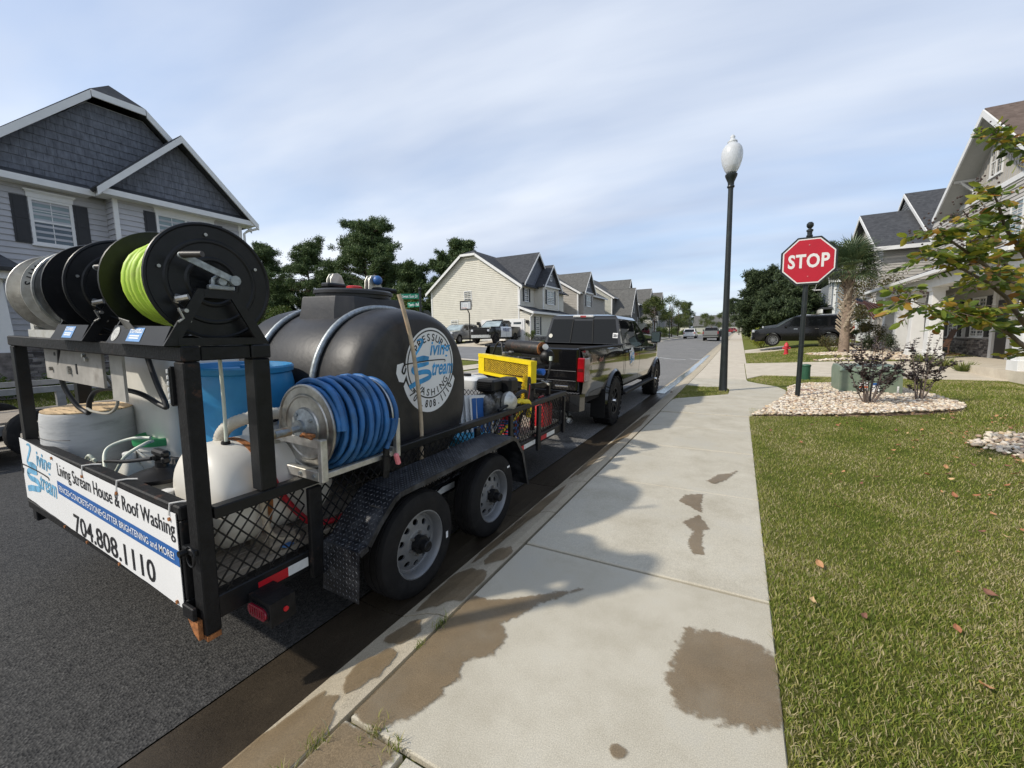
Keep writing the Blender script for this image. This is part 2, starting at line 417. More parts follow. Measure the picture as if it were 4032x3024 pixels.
def asphalt():
 m,t,b=node_mat('asphalt')
 tcn=t.nodes.new('ShaderNodeTexCoord');V=tcn.outputs['Object']
 def nz_(s,d=6,rr=.6):
  n=t.nodes.new('ShaderNodeTexNoise');n.inputs['Scale'].default_value=s;n.inputs['Detail'].default_value=d;n.inputs['Roughness'].default_value=rr;lk(t,V,n.inputs['Vector']);return n
 def ramp(n,a,ca,bb,cb):
  r=t.nodes.new('ShaderNodeValToRGB');r.color_ramp.elements[0].position=a;r.color_ramp.elements[0].color=ca;r.color_ramp.elements[1].position=bb;r.color_ramp.elements[1].color=cb;lk(t,n,r.inputs[0]);return r.outputs[0]
 big=ramp(nz_(.6,8,.65).outputs['Fac'],.3,(.155,.155,.155,1),.7,(.205,.203,.198,1))
 vo=t.nodes.new('ShaderNodeTexVoronoi');vo.inputs['Scale'].default_value=95;lk(t,V,vo.inputs['Vector'])
 agg=ramp(vo.outputs['Color'],.15,(.45,.45,.45,1),.95,(1.9,1.85,1.75,1))
 mm=t.nodes.new('ShaderNodeMix');mm.data_type='RGBA';mm.blend_type='MULTIPLY';mm.inputs[0].default_value=1
 lk(t,big,mm.inputs[6]);lk(t,agg,mm.inputs[7])
 sepn=t.nodes.new('ShaderNodeSeparateXYZ');lk(t,V,sepn.inputs[0])
 wn=nz_(.55,6,.6)
 yy=t.nodes.new('ShaderNodeMath');yy.operation='MULTIPLY_ADD';yy.inputs[1].default_value=-.16;yy.inputs[2].default_value=1.45;lk(t,sepn.outputs['Y'],yy.inputs[0])
 xx=t.nodes.new('ShaderNodeMath');xx.operation='MULTIPLY_ADD';xx.inputs[1].default_value=.10;xx.inputs[2].default_value=.12;lk(t,sepn.outputs['X'],xx.inputs[0])
 s1=t.nodes.new('ShaderNodeMath');s1.operation='ADD';lk(t,yy.outputs[0],s1.inputs[0]);lk(t,xx.outputs[0],s1.inputs[1])
 s2=t.nodes.new('ShaderNodeMath');s2.operation='ADD';lk(t,s1.outputs[0],s2.inputs[0]);lk(t,wn.outputs['Fac'],s2.inputs[1])
 wet=ramp(s2.outputs[0],.88,(0,0,0,1),1.0,(.86,.86,.86,1))
 m3=t.nodes.new('ShaderNodeMix');m3.data_type='RGBA';m3.blend_type='MULTIPLY';lk(t,wet,m3.inputs[0]);lk(t,mm.outputs[2],m3.inputs[6]);m3.inputs[7].default_value=(.085,.085,.088,1)
 lk(t,m3.outputs[2],b.inputs['Base Color'])
 rr=t.nodes.new('ShaderNodeMapRange');rr.inputs[3].default_value=.9;rr.inputs[4].default_value=.66;lk(t,wet,rr.inputs[0]);lk(t,rr.outputs[0],b.inputs['Roughness'])
 b.inputs['Specular IOR Level'].default_value=.3
 bp=t.nodes.new('ShaderNodeBump');bp.inputs['Strength'].default_value=.6;bp.inputs['Distance'].default_value=.006
 lk(t,vo.outputs['Distance'],bp.inputs['Height']);lk(t,bp.outputs[0],b.inputs['Normal'])
 return m
M_ASPH=asphalt()
def road_z(x):
 if x>=-2.03:return-0.113
 if x>-6.2:return-0.113+0.037*(-2.03-x)
 return-0.113+0.037*(4.17)-0.037*(-6.2-x)
ry=[-60,-20,-6,-2,0,2,4,6,8,10,12,14,16,18,20,24,28,34,40,50,60,80,100,130,160,200,300,420]
rx=[-10.42,-9,-7.5,-6.2,-5,-4,-3,-2.035]
rb=MB();rb.add([(x,y,road_z(x)+G0(-5,y))for x in rx for y in ry],[(i*len(ry)+j,(i+1)*len(ry)+j,(i+1)*len(ry)+j+1,i*len(ry)+j+1)for i in range(len(rx)-1)for j in range(len(ry)-1)])
struct(rb,'road',M_ASPH,smooth=True)
kp=struct(MB().box(-2.1,-1.3,-20,60,-.45,-.30),'kerb',M_JOINT)
kj=[-6.2,-3.2,-1.3,0.16,1.66,3.17,4.02,5.9,7.6,9.6,12.6,15.6,18.6,21.6,24.6,27.6,30.6,36,42,48,56,66,80,100,130,160]
def prof_len(mb,pr,y0,y1,dz0,dz1,mi=0):
 n=len(pr)
 vs=[(x,y0,z+dz0)for x,z in pr]+[(x,y1,z+dz1)for x,z in pr]
 mb.add(vs,[tuple(range(n-1,-1,-1)),tuple(range(n,2*n))]+[(i,(i+1)%n,n+(i+1)%n,n+i)for i in range(n)],mi)
K_PROF=[(-1.338,-.004),(-1.40,-.008),(-1.48,-.03),(-1.56,-.065),(-1.64,-.098),(-1.665,-.106),(-1.665,-.3),(-1.338,-.3)]
G_PROF=[(-1.667,-.1065),(-1.74,-.118),(-1.85,-.124),(-2.028,-.115),(-2.028,-.3),(-1.667,-.3)]
for a,b in zip(kj[:-1],kj[1:]):
 m=MB();prof_len(m,K_PROF,a+.005,b-.005,G0(-5,a),G0(-5,b))
 m.build('kerb_stone',M_KERB,kp)
 m=MB();prof_len(m,G_PROF,a+.003,b-.003,G0(-5,a),G0(-5,b))
 m.build('gutter_pan',M_GUTTER if b<13 else M_KERB,kp)
kf=struct(MB().box(-10.95,-10.4,-60,18,-.6,-.30),'far_kerb',M_JOINT)
KF=[(-10.43,-.115),(-10.62,-.12),(-10.72,-.09),(-10.86,-.005),(-10.93,.005),(-10.93,-.3),(-10.43,-.3)]
fj=[-60,-30,-15,-9,-6,-3,0,3,6,9,12,15,18.5]
for a,b in list(zip(fj[:-1],fj[1:]))+list(zip([29.5,33,36,40,46,52,60,70,85,110,150],[33,36,40,46,52,60,70,85,110,150,220])):
 m=MB();prof_len(m,KF,a+.005,b-.005,G0(-5,a),G0(-5,b));m.build('kerb_stone',M_DRIVE,kf)
sw=struct(MB().box(-1.33,.205,-20,14,-.3,-.09),'sidewalk',M_JOINT)
def clip(poly,k,lim,keep_less):
 out=[]
 for i,p in enumerate(poly):
  q=poly[(i+1)%len(poly)]
  ip=(p[k]<=lim)if keep_less else(p[k]>=lim);iq=(q[k]<=lim)if keep_less else(q[k]>=lim)
  if ip:out.append(p)
  if ip!=iq:
   t=(lim-p[k])/(q[k]-p[k]);out.append((p[0]+(q[0]-p[0])*t,p[1]+(q[1]-p[1])*t))
 return out
def slab(poly,zoff=0.0,m=None,name='slab',parent=sw):
 if len(poly)<3:return
 cx=sum(p[0]for p in poly)/len(poly);cy=sum(p[1]for p in poly)/len(poly)
 inn=[(p[0]+(cx-p[0])/max(.01,math.hypot(cx-p[0],cy-p[1]))*.008,p[1]+(cy-p[1])/max(.01,math.hypot(cx-p[0],cy-p[1]))*.008)for p in poly]
 n=len(poly);b_=MB()
 vs=[(x,y,-.12+G(x,y))for x,y in poly]+[(x,y,zoff-.007+G(x,y))for x,y in poly]+[(x,y,zoff+G(x,y))for x,y in inn]
 b_.add(vs,[(i,(i+1)%n,n+(i+1)%n,n+i)for i in range(n)]+[(n+i,n+(i+1)%n,2*n+(i+1)%n,2*n+i)for i in range(n)]+[tuple(range(2*n,3*n))])
 return b_.build(name,m or M_SLAB,parent)
js=[-5.6,-3.9,-2.25,-.62,.99,2.57,4.21,5.81,7.16,8.45]
for i,(a,b)in enumerate(zip(js[:-1],js[1:])):
 gap=.011 if b<5 else .007
 dz=[.0,.003,-.002,.004,.0,.0025,-.002,.0015,0][i]
 if a==-.62:slab([(-1.315,a+gap),(-1.02,a+gap),(-1.02,b-gap),(-1.315,b-gap)],dz);slab([(-1.0,a+gap),(.205,a+gap),(.205,b-gap),(-1.0,b-gap)],dz)
 else:slab([(-1.315,a+gap),(.205,a+gap),(.205,b-gap),(-1.315,b-gap)],dz)
bend=[(-1.315,8.45),(.22,8.45),(.43,9.27),(.66,10.18),(.95,11.36),(1.06,12.1),(1.10,12.74),(.96,13.5),(.56,14.15),(.27,14.71),(.24,15.3),(-1.315,15.3),(-1.315,13.1),(-.78,12.86),(-.34,12.97),(-.18,12.5),(-.20,11.42),(-1.27,10.27),(-1.315,10.0)]
for a,b in zip([8.45,9.75,11.0,12.2,13.4],[9.75,11.0,12.2,13.4,15.3]):
 slab(clip(clip(bend,1,b-.006,True),1,a+.006,False),.012)
struct(MB().prism([(-1.31,8.4),(.2,8.4),(1.05,12.2),(.9,13.4),(.2,15.2),(-1.31,15.2)],'z',-.3,-.13),'sidewalk_bed',M_JOINT)
dv=struct(MB().box(-1.3,10,15.3,23,-.4,-.2),'driveway',M_JOINT)
def sheet_slab(x0,x1,y0,y1,parent,m,zoff=.022,name='slab',taper=None):
 p=[]
 nxx=max(1,int((x1-x0)/1.6));nyy=max(1,int((y1-y0)/1.6))
 for i in range(nxx+1):p.append((x0+(x1-x0)*i/nxx,y0))
 for j in range(1,nyy+1):p.append((x1,y0+(y1-y0)*j/nyy))
 for i in range(1,nxx+1):p.append((x1+(x0-x1)*i/nxx,y1))
 for j in range(1,nyy):p.append((x0,y1+(y0-y1)*j/nyy))
 return slab(p,zoff,m,name,parent)
for a,b in((15.31,16.9),(16.91,18.4),(18.41,19.9),(19.91,21.3),(21.31,22.75)):
 sheet_slab(-1.315,.24,a,b,dv,M_DRIVE,.012)
 for x0,x1 in((.26,2.1),(2.11,4.2),(4.21,6.9),(6.91,10.2)):
  if a<16.8 and True:continue
  sheet_slab(x0,x1,a,b,dv,M_DRIVE,.024)
ap=MB()
slab([(.26,16.9),(.26,15.55),(.55,16.4),(.75,16.9)],.02,M_DRIVE,'slab',dv)
fy=[22.77,24.3,25.8,27.3,28.8,30.3,31.8,33.3,35,38,41,45,49,53,57,62,70,80,95,115,140]
sw2=struct(MB().box(-1.3,.3,23,60,-.3,-.1),'sidewalk_beyond',M_JOINT)
for a,b in zip(fy[:-1],fy[1:]):sheet_slab(-1.315,.33,a+.01,b-.01,sw2,M_DRIVE,.012)
dv2=struct(MB().box(.3,9,31.5,36,-.3,-.1),'driveway_beyond',M_JOINT)
for x0,x1 in((.35,2.6),(2.62,5.2),(5.22,7.8),(7.82,10.4)):
 sheet_slab(x0,x1,31.6,35.6,dv2,M_DRIVE,.022)
def soft_wet(m):
 """same wet concrete, fading out unevenly where it dries (mesh attribute 'damp' runs 0..1 across the edge)"""
 t=m.node_tree;out=[n for n in t.nodes if n.type=='OUTPUT_MATERIAL'][0];b=t.nodes['Principled BSDF']
 at_=t.nodes.new('ShaderNodeAttribute');at_.attribute_name='damp';tcn=t.nodes.new('ShaderNodeTexCoord')
 n1=t.nodes.new('ShaderNodeTexNoise');n1.inputs['Scale'].default_value=26;n1.inputs['Detail'].default_value=8;n1.inputs['Roughness'].default_value=.7;lk(t,tcn.outputs['Object'],n1.inputs['Vector'])
 n2=t.nodes.new('ShaderNodeTexNoise');n2.inputs['Scale'].default_value=5;n2.inputs['Detail'].default_value=6;lk(t,tcn.outputs['Object'],n2.inputs['Vector'])
 ad_=t.nodes.new('ShaderNodeMath');ad_.operation='MULTIPLY_ADD';ad_.inputs[1].default_value=.9;lk(t,n1.outputs['Fac'],ad_.inputs[0]);lk(t,at_.outputs['Fac'],ad_.inputs[2])
 r_=t.nodes.new('ShaderNodeValToRGB');r_.color_ramp.elements[0].position=.82;r_.color_ramp.elements[0].color=(0,0,0,1);r_.color_ramp.elements[1].position=1.0;r_.color_ramp.elements[1].color=(1,1,1,1);lk(t,ad_.outputs[0],r_.inputs[0])
 r2_=t.nodes.new('ShaderNodeMapRange');r2_.inputs[1].default_value=.3;r2_.inputs[2].default_value=.7;r2_.inputs[3].default_value=.62;r2_.inputs[4].default_value=.95;lk(t,n2.outputs['Fac'],r2_.inputs[0])
 mu=t.nodes.new('ShaderNodeMath');mu.operation='MULTIPLY';lk(t,r_.outputs[0],mu.inputs[0]);lk(t,r2_.outputs[0],mu.inputs[1])
 tr_=t.nodes.new('ShaderNodeBsdfTransparent');ms=t.nodes.new('ShaderNodeMixShader');lk(t,mu.outputs[0],ms.inputs[0]);lk(t,tr_.outputs[0],ms.inputs[1]);lk(t,b.outputs[0],ms.inputs[2]);lk(t,ms.outputs[0],out.inputs['Surface'])
soft_wet(M_WET)
def wet(poly,par,m=M_WET,z=.0045,jit=.02,zf=None,edge=.045):
 pa=np.array(poly);x0,y0=pa.min(0)-edge;x1,y1=pa.max(0)+edge
 if par is sw:x0=max(x0,-1.312);x1=min(x1,.203)
 else:x0=max(x0,-1.658);x1=min(x1,-1.342)
 st=.016;xs=np.linspace(x0,x1,max(3,int((x1-x0)/st)));ys=np.linspace(y0,y1,max(3,int((y1-y0)/st)));X,Y=np.meshgrid(xs,ys,indexing='ij')
 d=np.full(X.shape,9.0);ins=np.zeros(X.shape,bool);n=len(pa)
 for i in range(n):
  a,b=pa[i],pa[(i+1)%n];ab=b-a;tt=np.clip(((X-a[0])*ab[0]+(Y-a[1])*ab[1])/max(1e-9,ab@ab),0,1);d=np.minimum(d,np.hypot(X-a[0]-tt*ab[0],Y-a[1]-tt*ab[1]))
  ins^=((a[1]>Y)!=(b[1]>Y))&(X<(b[0]-a[0])*(Y-a[1])/(b[1]-a[1]+1e-12)+a[0])
 damp=np.clip(.5+np.where(ins,d,-d)/(2*edge),0,1);zf=zf or(lambda x,y:0.0);ny2=len(ys)
 b_=MB();b_.add([(X[i,j],Y[i,j],zf(X[i,j],Y[i,j])+z)for i in range(len(xs))for j in range(ny2)],[(i*ny2+j,(i+1)*ny2+j,(i+1)*ny2+j+1,i*ny2+j+1)for i in range(len(xs)-1)for j in range(ny2-1)if max(damp[i,j],damp[i+1,j],damp[i,j+1],damp[i+1,j+1])>.05])
 o=b_.build('water_stain',m,par,fix=False)
 at_=o.data.attributes.new('damp','FLOAT','POINT');at_.data.foreach_set('value',damp.ravel().astype(np.float32))if len(o.data.vertices)==damp.size else None
 return o
wet([(-1.315,1.87),(-1.19,1.88),(-1.03,2.0),(-.77,2.22),(-.94,1.98),(-.99,1.85),(-1.05,1.74),(-.98,1.67),(-.97,1.54),(-1.08,1.44),(-1.04,1.34),(-1.07,1.27),(-1.05,1.24),(-1.09,1.12),(-1.15,1.04),(-1.16,1.003),(-1.26,1.003),(-1.315,1.02)],sw)
wet([(-.17,2.15),(-.03,2.18),(.12,2.18),(.2,2.12),(.203,1.95),(.203,1.75),(.1,1.68),(.01,1.66),(-.12,1.64),(-.18,1.67),(-.22,1.77),(-.2,1.98)],sw,edge=.085)
wet([(-.34,3.43),(-.24,3.63),(-.15,3.39),(-.20,3.35),(-.18,3.1),(-.16,2.97),(-.22,2.94),(-.27,3.09),(-.25,3.3)],sw)
wet([(-.23,4.55),(-.15,4.81),(-.03,4.91),(.03,5.04),(-.07,4.68),(-.17,4.49)],sw)
wet([(-.42,3.88),(-.39,4.06),(-.25,4.14),(-.25,3.90),(-.23,3.70),(-.28,3.75)],sw)
wet([(-1.31,.97),(-1.2,.97),(-1.05,.97),(-1.04,.8),(-1.03,.3),(-1.2,.1),(-1.31,.2)],sw,z=.0075)
for(x,y,r)in((-.33,1.35,.03),):
 wet([(x+r*math.cos(t),y+r*math.sin(t))for t in(0,.8,1.6,2.4,3.2,4.0,4.8,5.6)],sw,edge=.02)
def kz(x,y):
 for(x0,z0),(x1,z1)in zip(K_PROF[:5],K_PROF[1:6]):
  if x1<=x<=x0:return z0+(z1-z0)*(x0-x)/(x0-x1)
 return 0
def kz_spot(cx,cy,rx_,ry_,ph):
 wet([(cx+rx_*math.cos(t)*(1+.28*noise1(t*2,ph*2.1)),cy+ry_*math.sin(t)*(1+.28*noise1(t*2.0,ph*1.7)))for t in np.linspace(0,6.283,25)[:-1]],kp,zf=kz,z=.006,edge=.018)
for a in((-1.5,1.95,.15,.24,0),(-1.49,1.49,.09,.10,1),(-1.46,1.22,.10,.13,2),(-1.43,2.36,.08,.12,3),(-1.5,.80,.17,.27,4),(-1.47,.3,.16,.22,5),(-1.57,3.3,.08,.6,6),(-1.52,7.0,.11,1.3,7),(-1.58,5.2,.08,1.0,8),(-1.6,2.7,.05,.4,9)):
 kz_spot(*a)
M_RUN=mat('running_water',(0.10,0.10,0.10),.08,var=.2,scale=2,spec=.8,bump=.12,bscale=9)
wb=MB();pts=[]
for i in range(40):
 y=11.9+i*.5;wv=.10+.05*noise1(y*.7)
 pts.append((y,wv))
wb.add([(-1.70-wv*.35,y,-.108+G0(-5,y))for y,wv in pts]+[(-1.86-wv,y,-.108+G0(-5,y))for y,wv in pts],[(i,i+1,40+i+1,40+i)for i in range(39)])
wo_=wb.build('water_stain',M_RUN,kp)
def drape(mb,x0,x1,y0,y1,dz,st=1.2):
 nxx=max(1,int(abs(x1-x0)/st));nyy=max(1,int(abs(y1-y0)/st))
 vs=[]
 for i in range(nxx+1):
  for j in range(nyy+1):
   x=x0+(x1-x0)*i/nxx;y=y0+(y1-y0)*j/nyy
   vs.append((x,y,G(x,y)+dz))
 mb.add(vs,[(i*(nyy+1)+j,(i+1)*(nyy+1)+j,(i+1)*(nyy+1)+j+1,i*(nyy+1)+j+1)for i in range(nxx)for j in range(nyy)]);return mb
M_ASPH2=mat('dry_asphalt',(.185,.185,.185),.9,var=.14,scale=1.2,bump=.3,bscale=90)
struct(drape(drape(MB(),-70,-10.42,21.2,27.4,.03),-12,-10.42,18,30,.024),'side_street',M_ASPH2)
M_PAINT=mat('white_paint',(.72,.72,.70),.7,var=.1,scale=6)
struct(drape(MB(),-11.6,-11.1,21.5,24.2,.036,.5),'stop_line',M_PAINT)
struct(drape(drape(MB(),-70,-11.3,20.6,21.15,.034),-70,-12,27.45,28.0,.034),'side_street_kerb',M_DRIVE)
struct(drape(MB(),-12.6,-11.2,-60,20.5,.022),'far_sidewalk',M_DRIVE)
struct(drape(MB(),-21.5,-13.6,28.0,34.6,.03),'house_driveway',M_DRIVE)
struct(drape(MB(),-12.6,-11.2,29.5,140,.022,3),'far_sidewalk_beyond',M_DRIVE)
for y0 in(44,62,78,96):
 struct(drape(MB(),-16.5,-10.9,y0,y0+4.5,.03),'row_driveway',M_DRIVE)
struct(drape(MB(),-30,-13.4,8.8-10.5,8.8-9.2,.02),'front_walk',M_DRIVE)
zz=MB()
for i in range(5):
 x=-9.6+i*1.75
 for(a,b)in(((x,27.2),(x+.8,26.4)),((x+.85,26.4),(x+1.6,26.5))):
  d=Vector((b[0]-a[0],b[1]-a[1])).normalized()*.06;n_=(-d.y,d.x)
  zf=lambda p:(p[0],p[1],road_z(p[0])+G0(-5,p[1])+.012)
  zz.quad(zf((a[0]+n_[0],a[1]+n_[1])),zf((b[0]+n_[0],b[1]+n_[1])),zf((b[0]-n_[0],b[1]-n_[1])),zf((a[0]-n_[0],a[1]-n_[1])))
struct(zz,'road_markings',M_PAINT)
# trailer (local frame TM: x0 is its kerb side, -2.27 its road side)
M_BLACKSTEEL=mat('black_painted_steel',(.008,.0085,.0095),.42,spec=.3,var=.35,scale=14,over=(.07,.042,.028),over_amt=.24,over_scale=7,over_sharp=.05,bump=.15,bscale=45)
M_RUSTSTEEL=mat('rusty_black_steel',(.009,.009,.0095),.55,spec=.25,var=.4,scale=18,over=(.09,.042,.026),over_amt=.33,over_scale=9,over_sharp=.06,bump=.3,bscale=60)
M_RUST=mat('rust',(.30,.115,.035),.85,var=.5,scale=40,bump=.4,bscale=80)
M_PLATE=mat('tread_plate_black',(.010,.011,.014),.38,spec=.35,var=.4,scale=16,over=(.06,.063,.068),over_amt=.40,over_scale=9,over_sharp=.12)
M_ALU=mat('dull_aluminium',(.52,.52,.50),.42,1.0,var=.2,scale=12,over=(.24,.23,.21),over_amt=.45,over_scale=8,over_sharp=.15,bump=.1,bscale=50)
M_ALUP=mat('pale_aluminium',(.60,.59,.55),.5,.75,var=.12,scale=20,over=(.40,.38,.32),over_amt=.42,over_scale=11)
M_GALV=mat('galvanised',(.42,.46,.48),.5,.8,var=.2,scale=30,over=(.28,.30,.31),over_amt=.5,over_scale=40)
M_WOOD=mat('weathered_planks',(.30,.255,.20),.9,var=.45,scale=5,bump=.5,bscale=30,stretch=(14,1,6),detail=8)
M_RUBBER=mat('tyre_rubber',(.011,.0105,.0105),.75,spec=.25,var=.25,scale=10,over=(.03,.028,.025),over_amt=.36,over_scale=4,bump=.15,bscale=90)
M_SILVER=mat('silver_wheel_paint',(.20,.205,.21),.45,.4,var=.08,scale=12,over=(.22,.20,.18),over_amt=.3,over_scale=9)
M_BLACKPL=mat('black_plastic',(.008,.008,.009),.45,spec=.35,var=.2,scale=20)
M_WHITEPL=mat('white_poly',(.66,.65,.60),.45,var=.06,scale=4,over=(.45,.42,.34),over_amt=.30,over_scale=3.5,over_sharp=.16)
M_WHITE=mat('white_board',(.78,.78,.77),.5,var=.03,scale=3,over=(.60,.57,.52),over_amt=.25,over_scale=6,over_sharp=.12)
M_INK=mat('black_ink',(.012,.012,.014),.5,var=0)
M_BLUEINK=mat('blue_band_ink',(.022,.115,.36),.5,var=.08,scale=6)
M_CYAN=mat('cyan_ink',(.04,.30,.60),.45,var=.45,scale=9)
M_CYAN2=mat('faded_cyan_ink',(.14,.37,.56),.55,var=.45,scale=16)
M_WINK=mat('white_ink',(.78,.80,.82),.5,var=0)
M_REDT=mat('red_reflector',(.50,.012,.02),.3,var=.1,scale=12)
M_WHITET=mat('white_reflector',(.70,.70,.66),.35,var=.08,scale=30,over=(.35,.32,.27),over_amt=.32,over_scale=14)
M_LENS=mat('red_lens',(.20,.006,.02),.15,var=.3,scale=40,spec=.7)
tr=thing('utility_trailer','black tandem-axle utility trailer with pipe rack and mesh sides parked along the kerb','trailer',(-1.13,2.9,-.1),TM)
XL=-2.27
fm=MB()
for x0,x1 in((-.055,0),(XL,XL+.055)):fm.box(x0,x1,.83,5.06,.275,.383,bev=.004)
for y in(.86,1.5,2.1,2.7,3.3,3.9,4.5):fm.box(XL+.057,-.057,y-.03,y+.03,.29,.375)
fm.box(XL+.057,-.057,5.0,5.06,.275,.383,bev=.004)
fm.bar((-.35,5.03,.31),(-1.12,6.3,.31),.07,.1);fm.bar((-1.92,5.03,.31),(-1.15,6.3,.31),.07,.1)
fm.box(-1.19,-1.08,6.26,6.5,.29,.38,bev=.01)
fm.build('frame',M_BLACKSTEEL,tr)
pw=(-.06-(XL+.06))/15
for i in range(15):
 x0=XL+.06+i*pw
 MB().box(x0+.004,x0+pw-.004,.90,4.99,.3845,.418+random.uniform(-.003,.003),bev=.004).build('plank',M_WOOD,tr)
MB().box(-.052,.003,.89,5.08,.735,.79,bev=.005).build('top_rail',M_BLACKSTEEL,tr)
MB().box(XL,XL+.055,.89,5.08,.735,.79,bev=.005).build('top_rail',M_BLACKSTEEL,tr)
MB().box(XL+.057,-.054,5.025,5.08,.735,.79,bev=.005).build('top_rail',M_BLACKSTEEL,tr)
def post(x0,x1,y0,y1,z0,z1,m=M_BLACKSTEEL,name='post'):
 return MB().box(x0,x1,y0,y1,z0,z1,bev=.005).build(name,m,tr)
for y0,y1,z0,z1 in((1.318,1.395,.232,.733),(2.90,2.965,.5,.733),(3.50,3.565,.232,.733),(4.155,4.235,.215,.733),(4.93,4.975,.26,.733)):
 post(.001,.032,y0,y1,z0,z1,M_RUSTSTEEL if y0<2 else M_BLACKSTEEL)
 post(XL-.032,XL-.001,y0,y1,z0,z1)
def expanded(y0,y1,z0,z1,x,py=.064,pz=.078,w=.0075,t=.004,plane='x'):
 m=MB()
 k=pz/py
 def seg(p,q):
  if plane=='x':m.bar((x,p[0],p[1]),(x,q[0],q[1]),t,w,upv=(0,-(q[1]-p[1]),q[0]-p[0]))
  else:m.bar((p[0],x,p[1]),(q[0],x,q[1]),t,w,upv=(-(q[1]-p[1]),0,q[0]-p[0]))
 for sgn in(1,-1):
  c=y0-(z1-z0)/k*1.0 if sgn==1 else y0
  end=y1 if sgn==1 else y1+(z1-z0)/k
  while c<end:
   za,zb=z0,z1
   ya,yb=c,c+sgn*(z1-z0)/k
   if sgn==1:
    if ya<y0:za=z0+(y0-ya)*k;ya=y0
    if yb>y1:zb=z1-(yb-y1)*k;yb=y1
   else:
    if ya>y1:za=z0+(ya-y1)*k;ya=y1
    if yb<y0:zb=z1-(y0-yb)*k;yb=y0
   if zb-za>.006:seg((ya,za),(yb,zb))
   c+=py
 return m
for a,b in((.885,1.317),(1.396,2.899),(2.967,3.499),(3.567,4.153),(4.237,4.928)):
 expanded(a,b,.385,.734,-.012).build('mesh_panel',M_BLACKSTEEL,tr)
 expanded(a,b,.385,.734,XL+.012).build('mesh_panel',M_BLACKSTEEL,tr)
expanded(XL+.07,-.07,.40,.734,5.05,plane='y').build('mesh_panel',M_BLACKSTEEL,tr)
for y0,y1 in((.82,.882),(1.095,1.172)):
 for x0,x1 in((-.075,0.004),(XL,XL+.075)):
  z0=.225 if y0<1 else .792
  post(x0,x1,y0,y1,z0,1.425,M_RUSTSTEEL if(y0<1 and x0>-1)else M_BLACKSTEEL,'rack_post')
MB().box(XL-.005,.008,.815,.885,1.4265,1.49,bev=.006).build('rack_beam',M_RUSTSTEEL,tr)
MB().box(XL-.005,.008,1.09,1.178,1.4265,1.49,bev=.006).build('rack_beam',M_BLACKSTEEL,tr)
for x0 in(-.07,-1.15,XL):MB().box(x0,x0+.07,.887,1.088,1.428,1.488,bev=.005).build('rack_beam',M_BLACKSTEEL,tr)
MB().prism([(-.115,.30),(-.02,.30),(-.02,.21),(-.06,.23)],'y',.80,.818).prism([(-.075,.224),(.004,.224),(.004,.20),(-.06,.205)],'y',.822,.878).build('hinge_plate',M_RUST,tr)
MB().box(-.125,-.03,.79,.808,.30,.36,bev=.004).build('hinge_plate',M_RUSTSTEEL,tr)
wl=MB().box(-.095,-.077,.805,.83,1.24,1.405,bev=.006).build('work_light',M_BLACKPL,tr)
lm=MB()
for i in range(6):lm.box(-.092,-.08,.798,.8045,1.252+i*.025,1.27+i*.025,bev=.003)
lm.build('lamp_glass',mat('clear_lamp',(.6,.6,.58),.15,var=.2,scale=60),wl)
tg=MB();tg.box(XL,-.105,.805,.865,.735,.80,bev=.006);tg.box(XL,-.105,.805,.865,.315,.37,bev=.006)
for x in(XL,-1.55,-.85,-.165):tg.box(x,x+.06,.806,.864,.371,.734,bev=.004)
tgo=tg.build('tailgate',M_RUSTSTEEL,tr)
lt=MB();lt.box(-.105,-.01,.80,.845,.60,.63,bev=.005);lt.cyl((-.06,.77,.615),(-.06,.86,.615),.014,n=10);lt.tube([(-.03+.035*math.cos(t),.80,.60+.045*math.sin(t))for t in np.linspace(0,6.28,18)],.004,6,closed=True)
lt.build('latch_pin',M_BLACKSTEEL,tgo,smooth=True)
for y0,y1,m in((1.05,1.20,M_REDT),(1.20,1.312,M_WHITET),(2.2,2.38,M_REDT),(2.38,2.62,M_WHITET),(3.70,3.86,M_REDT),(3.86,4.14,M_WHITET),(4.30,4.46,M_REDT),(4.46,4.70,M_WHITET)):
 MB().box(.0008,.003,y0,y1,.302,.352).build('reflective_tape',m,tr)
lb=MB();lb.prism([(.004,.325),(.175,.325),(.175,.21),(.004,.205)],'y',1.0,1.12);lbo=lb.build('light_box',M_RUSTSTEEL,tr)
def oval(mb,c,ex,ey,a,b,d=(0,0,0),n=24):
 c=Vector(c);ex=Vector(ex);ey=Vector(ey)
 def pt(i):
  t=2*math.pi*i/n
  q=ex*((a-b)*(1 if math.cos(t)>0 else-1)+b*math.cos(t))+ey*(b*math.sin(t));return c+q
 r0=[tuple(pt(i))for i in range(n)];r1=[tuple(pt(i)+Vector(d))for i in range(n)]
 return mb.loft([r0,r1])
oval(MB(),(.088,.9995,.268),(1,0,0),(0,0,1),.078,.037,(0,-.006,0)).build('lamp_rim',M_BLACKPL,lbo)
ln=oval(MB(),(.088,.993,.268),(1,0,0),(0,0,1),.07,.030,(0,-.008,0))
for i in range(7):ln.box(.035+i*.018,.041+i*.018,.9825,.985,.25,.286)
ln.build('red_lens',M_LENS,lbo)
MB().cyl((.1752,1.07,.268),(.182,1.07,.268),.012,n=12).build('side_marker',M_REDT,lbo)
FP=[(1.372,.155),(1.385,.425),(1.44,.44),(1.52,.53),(1.635,.628),(1.69,.648),(3.04,.668),(3.11,.64),(3.235,.49),(3.36,.15)]
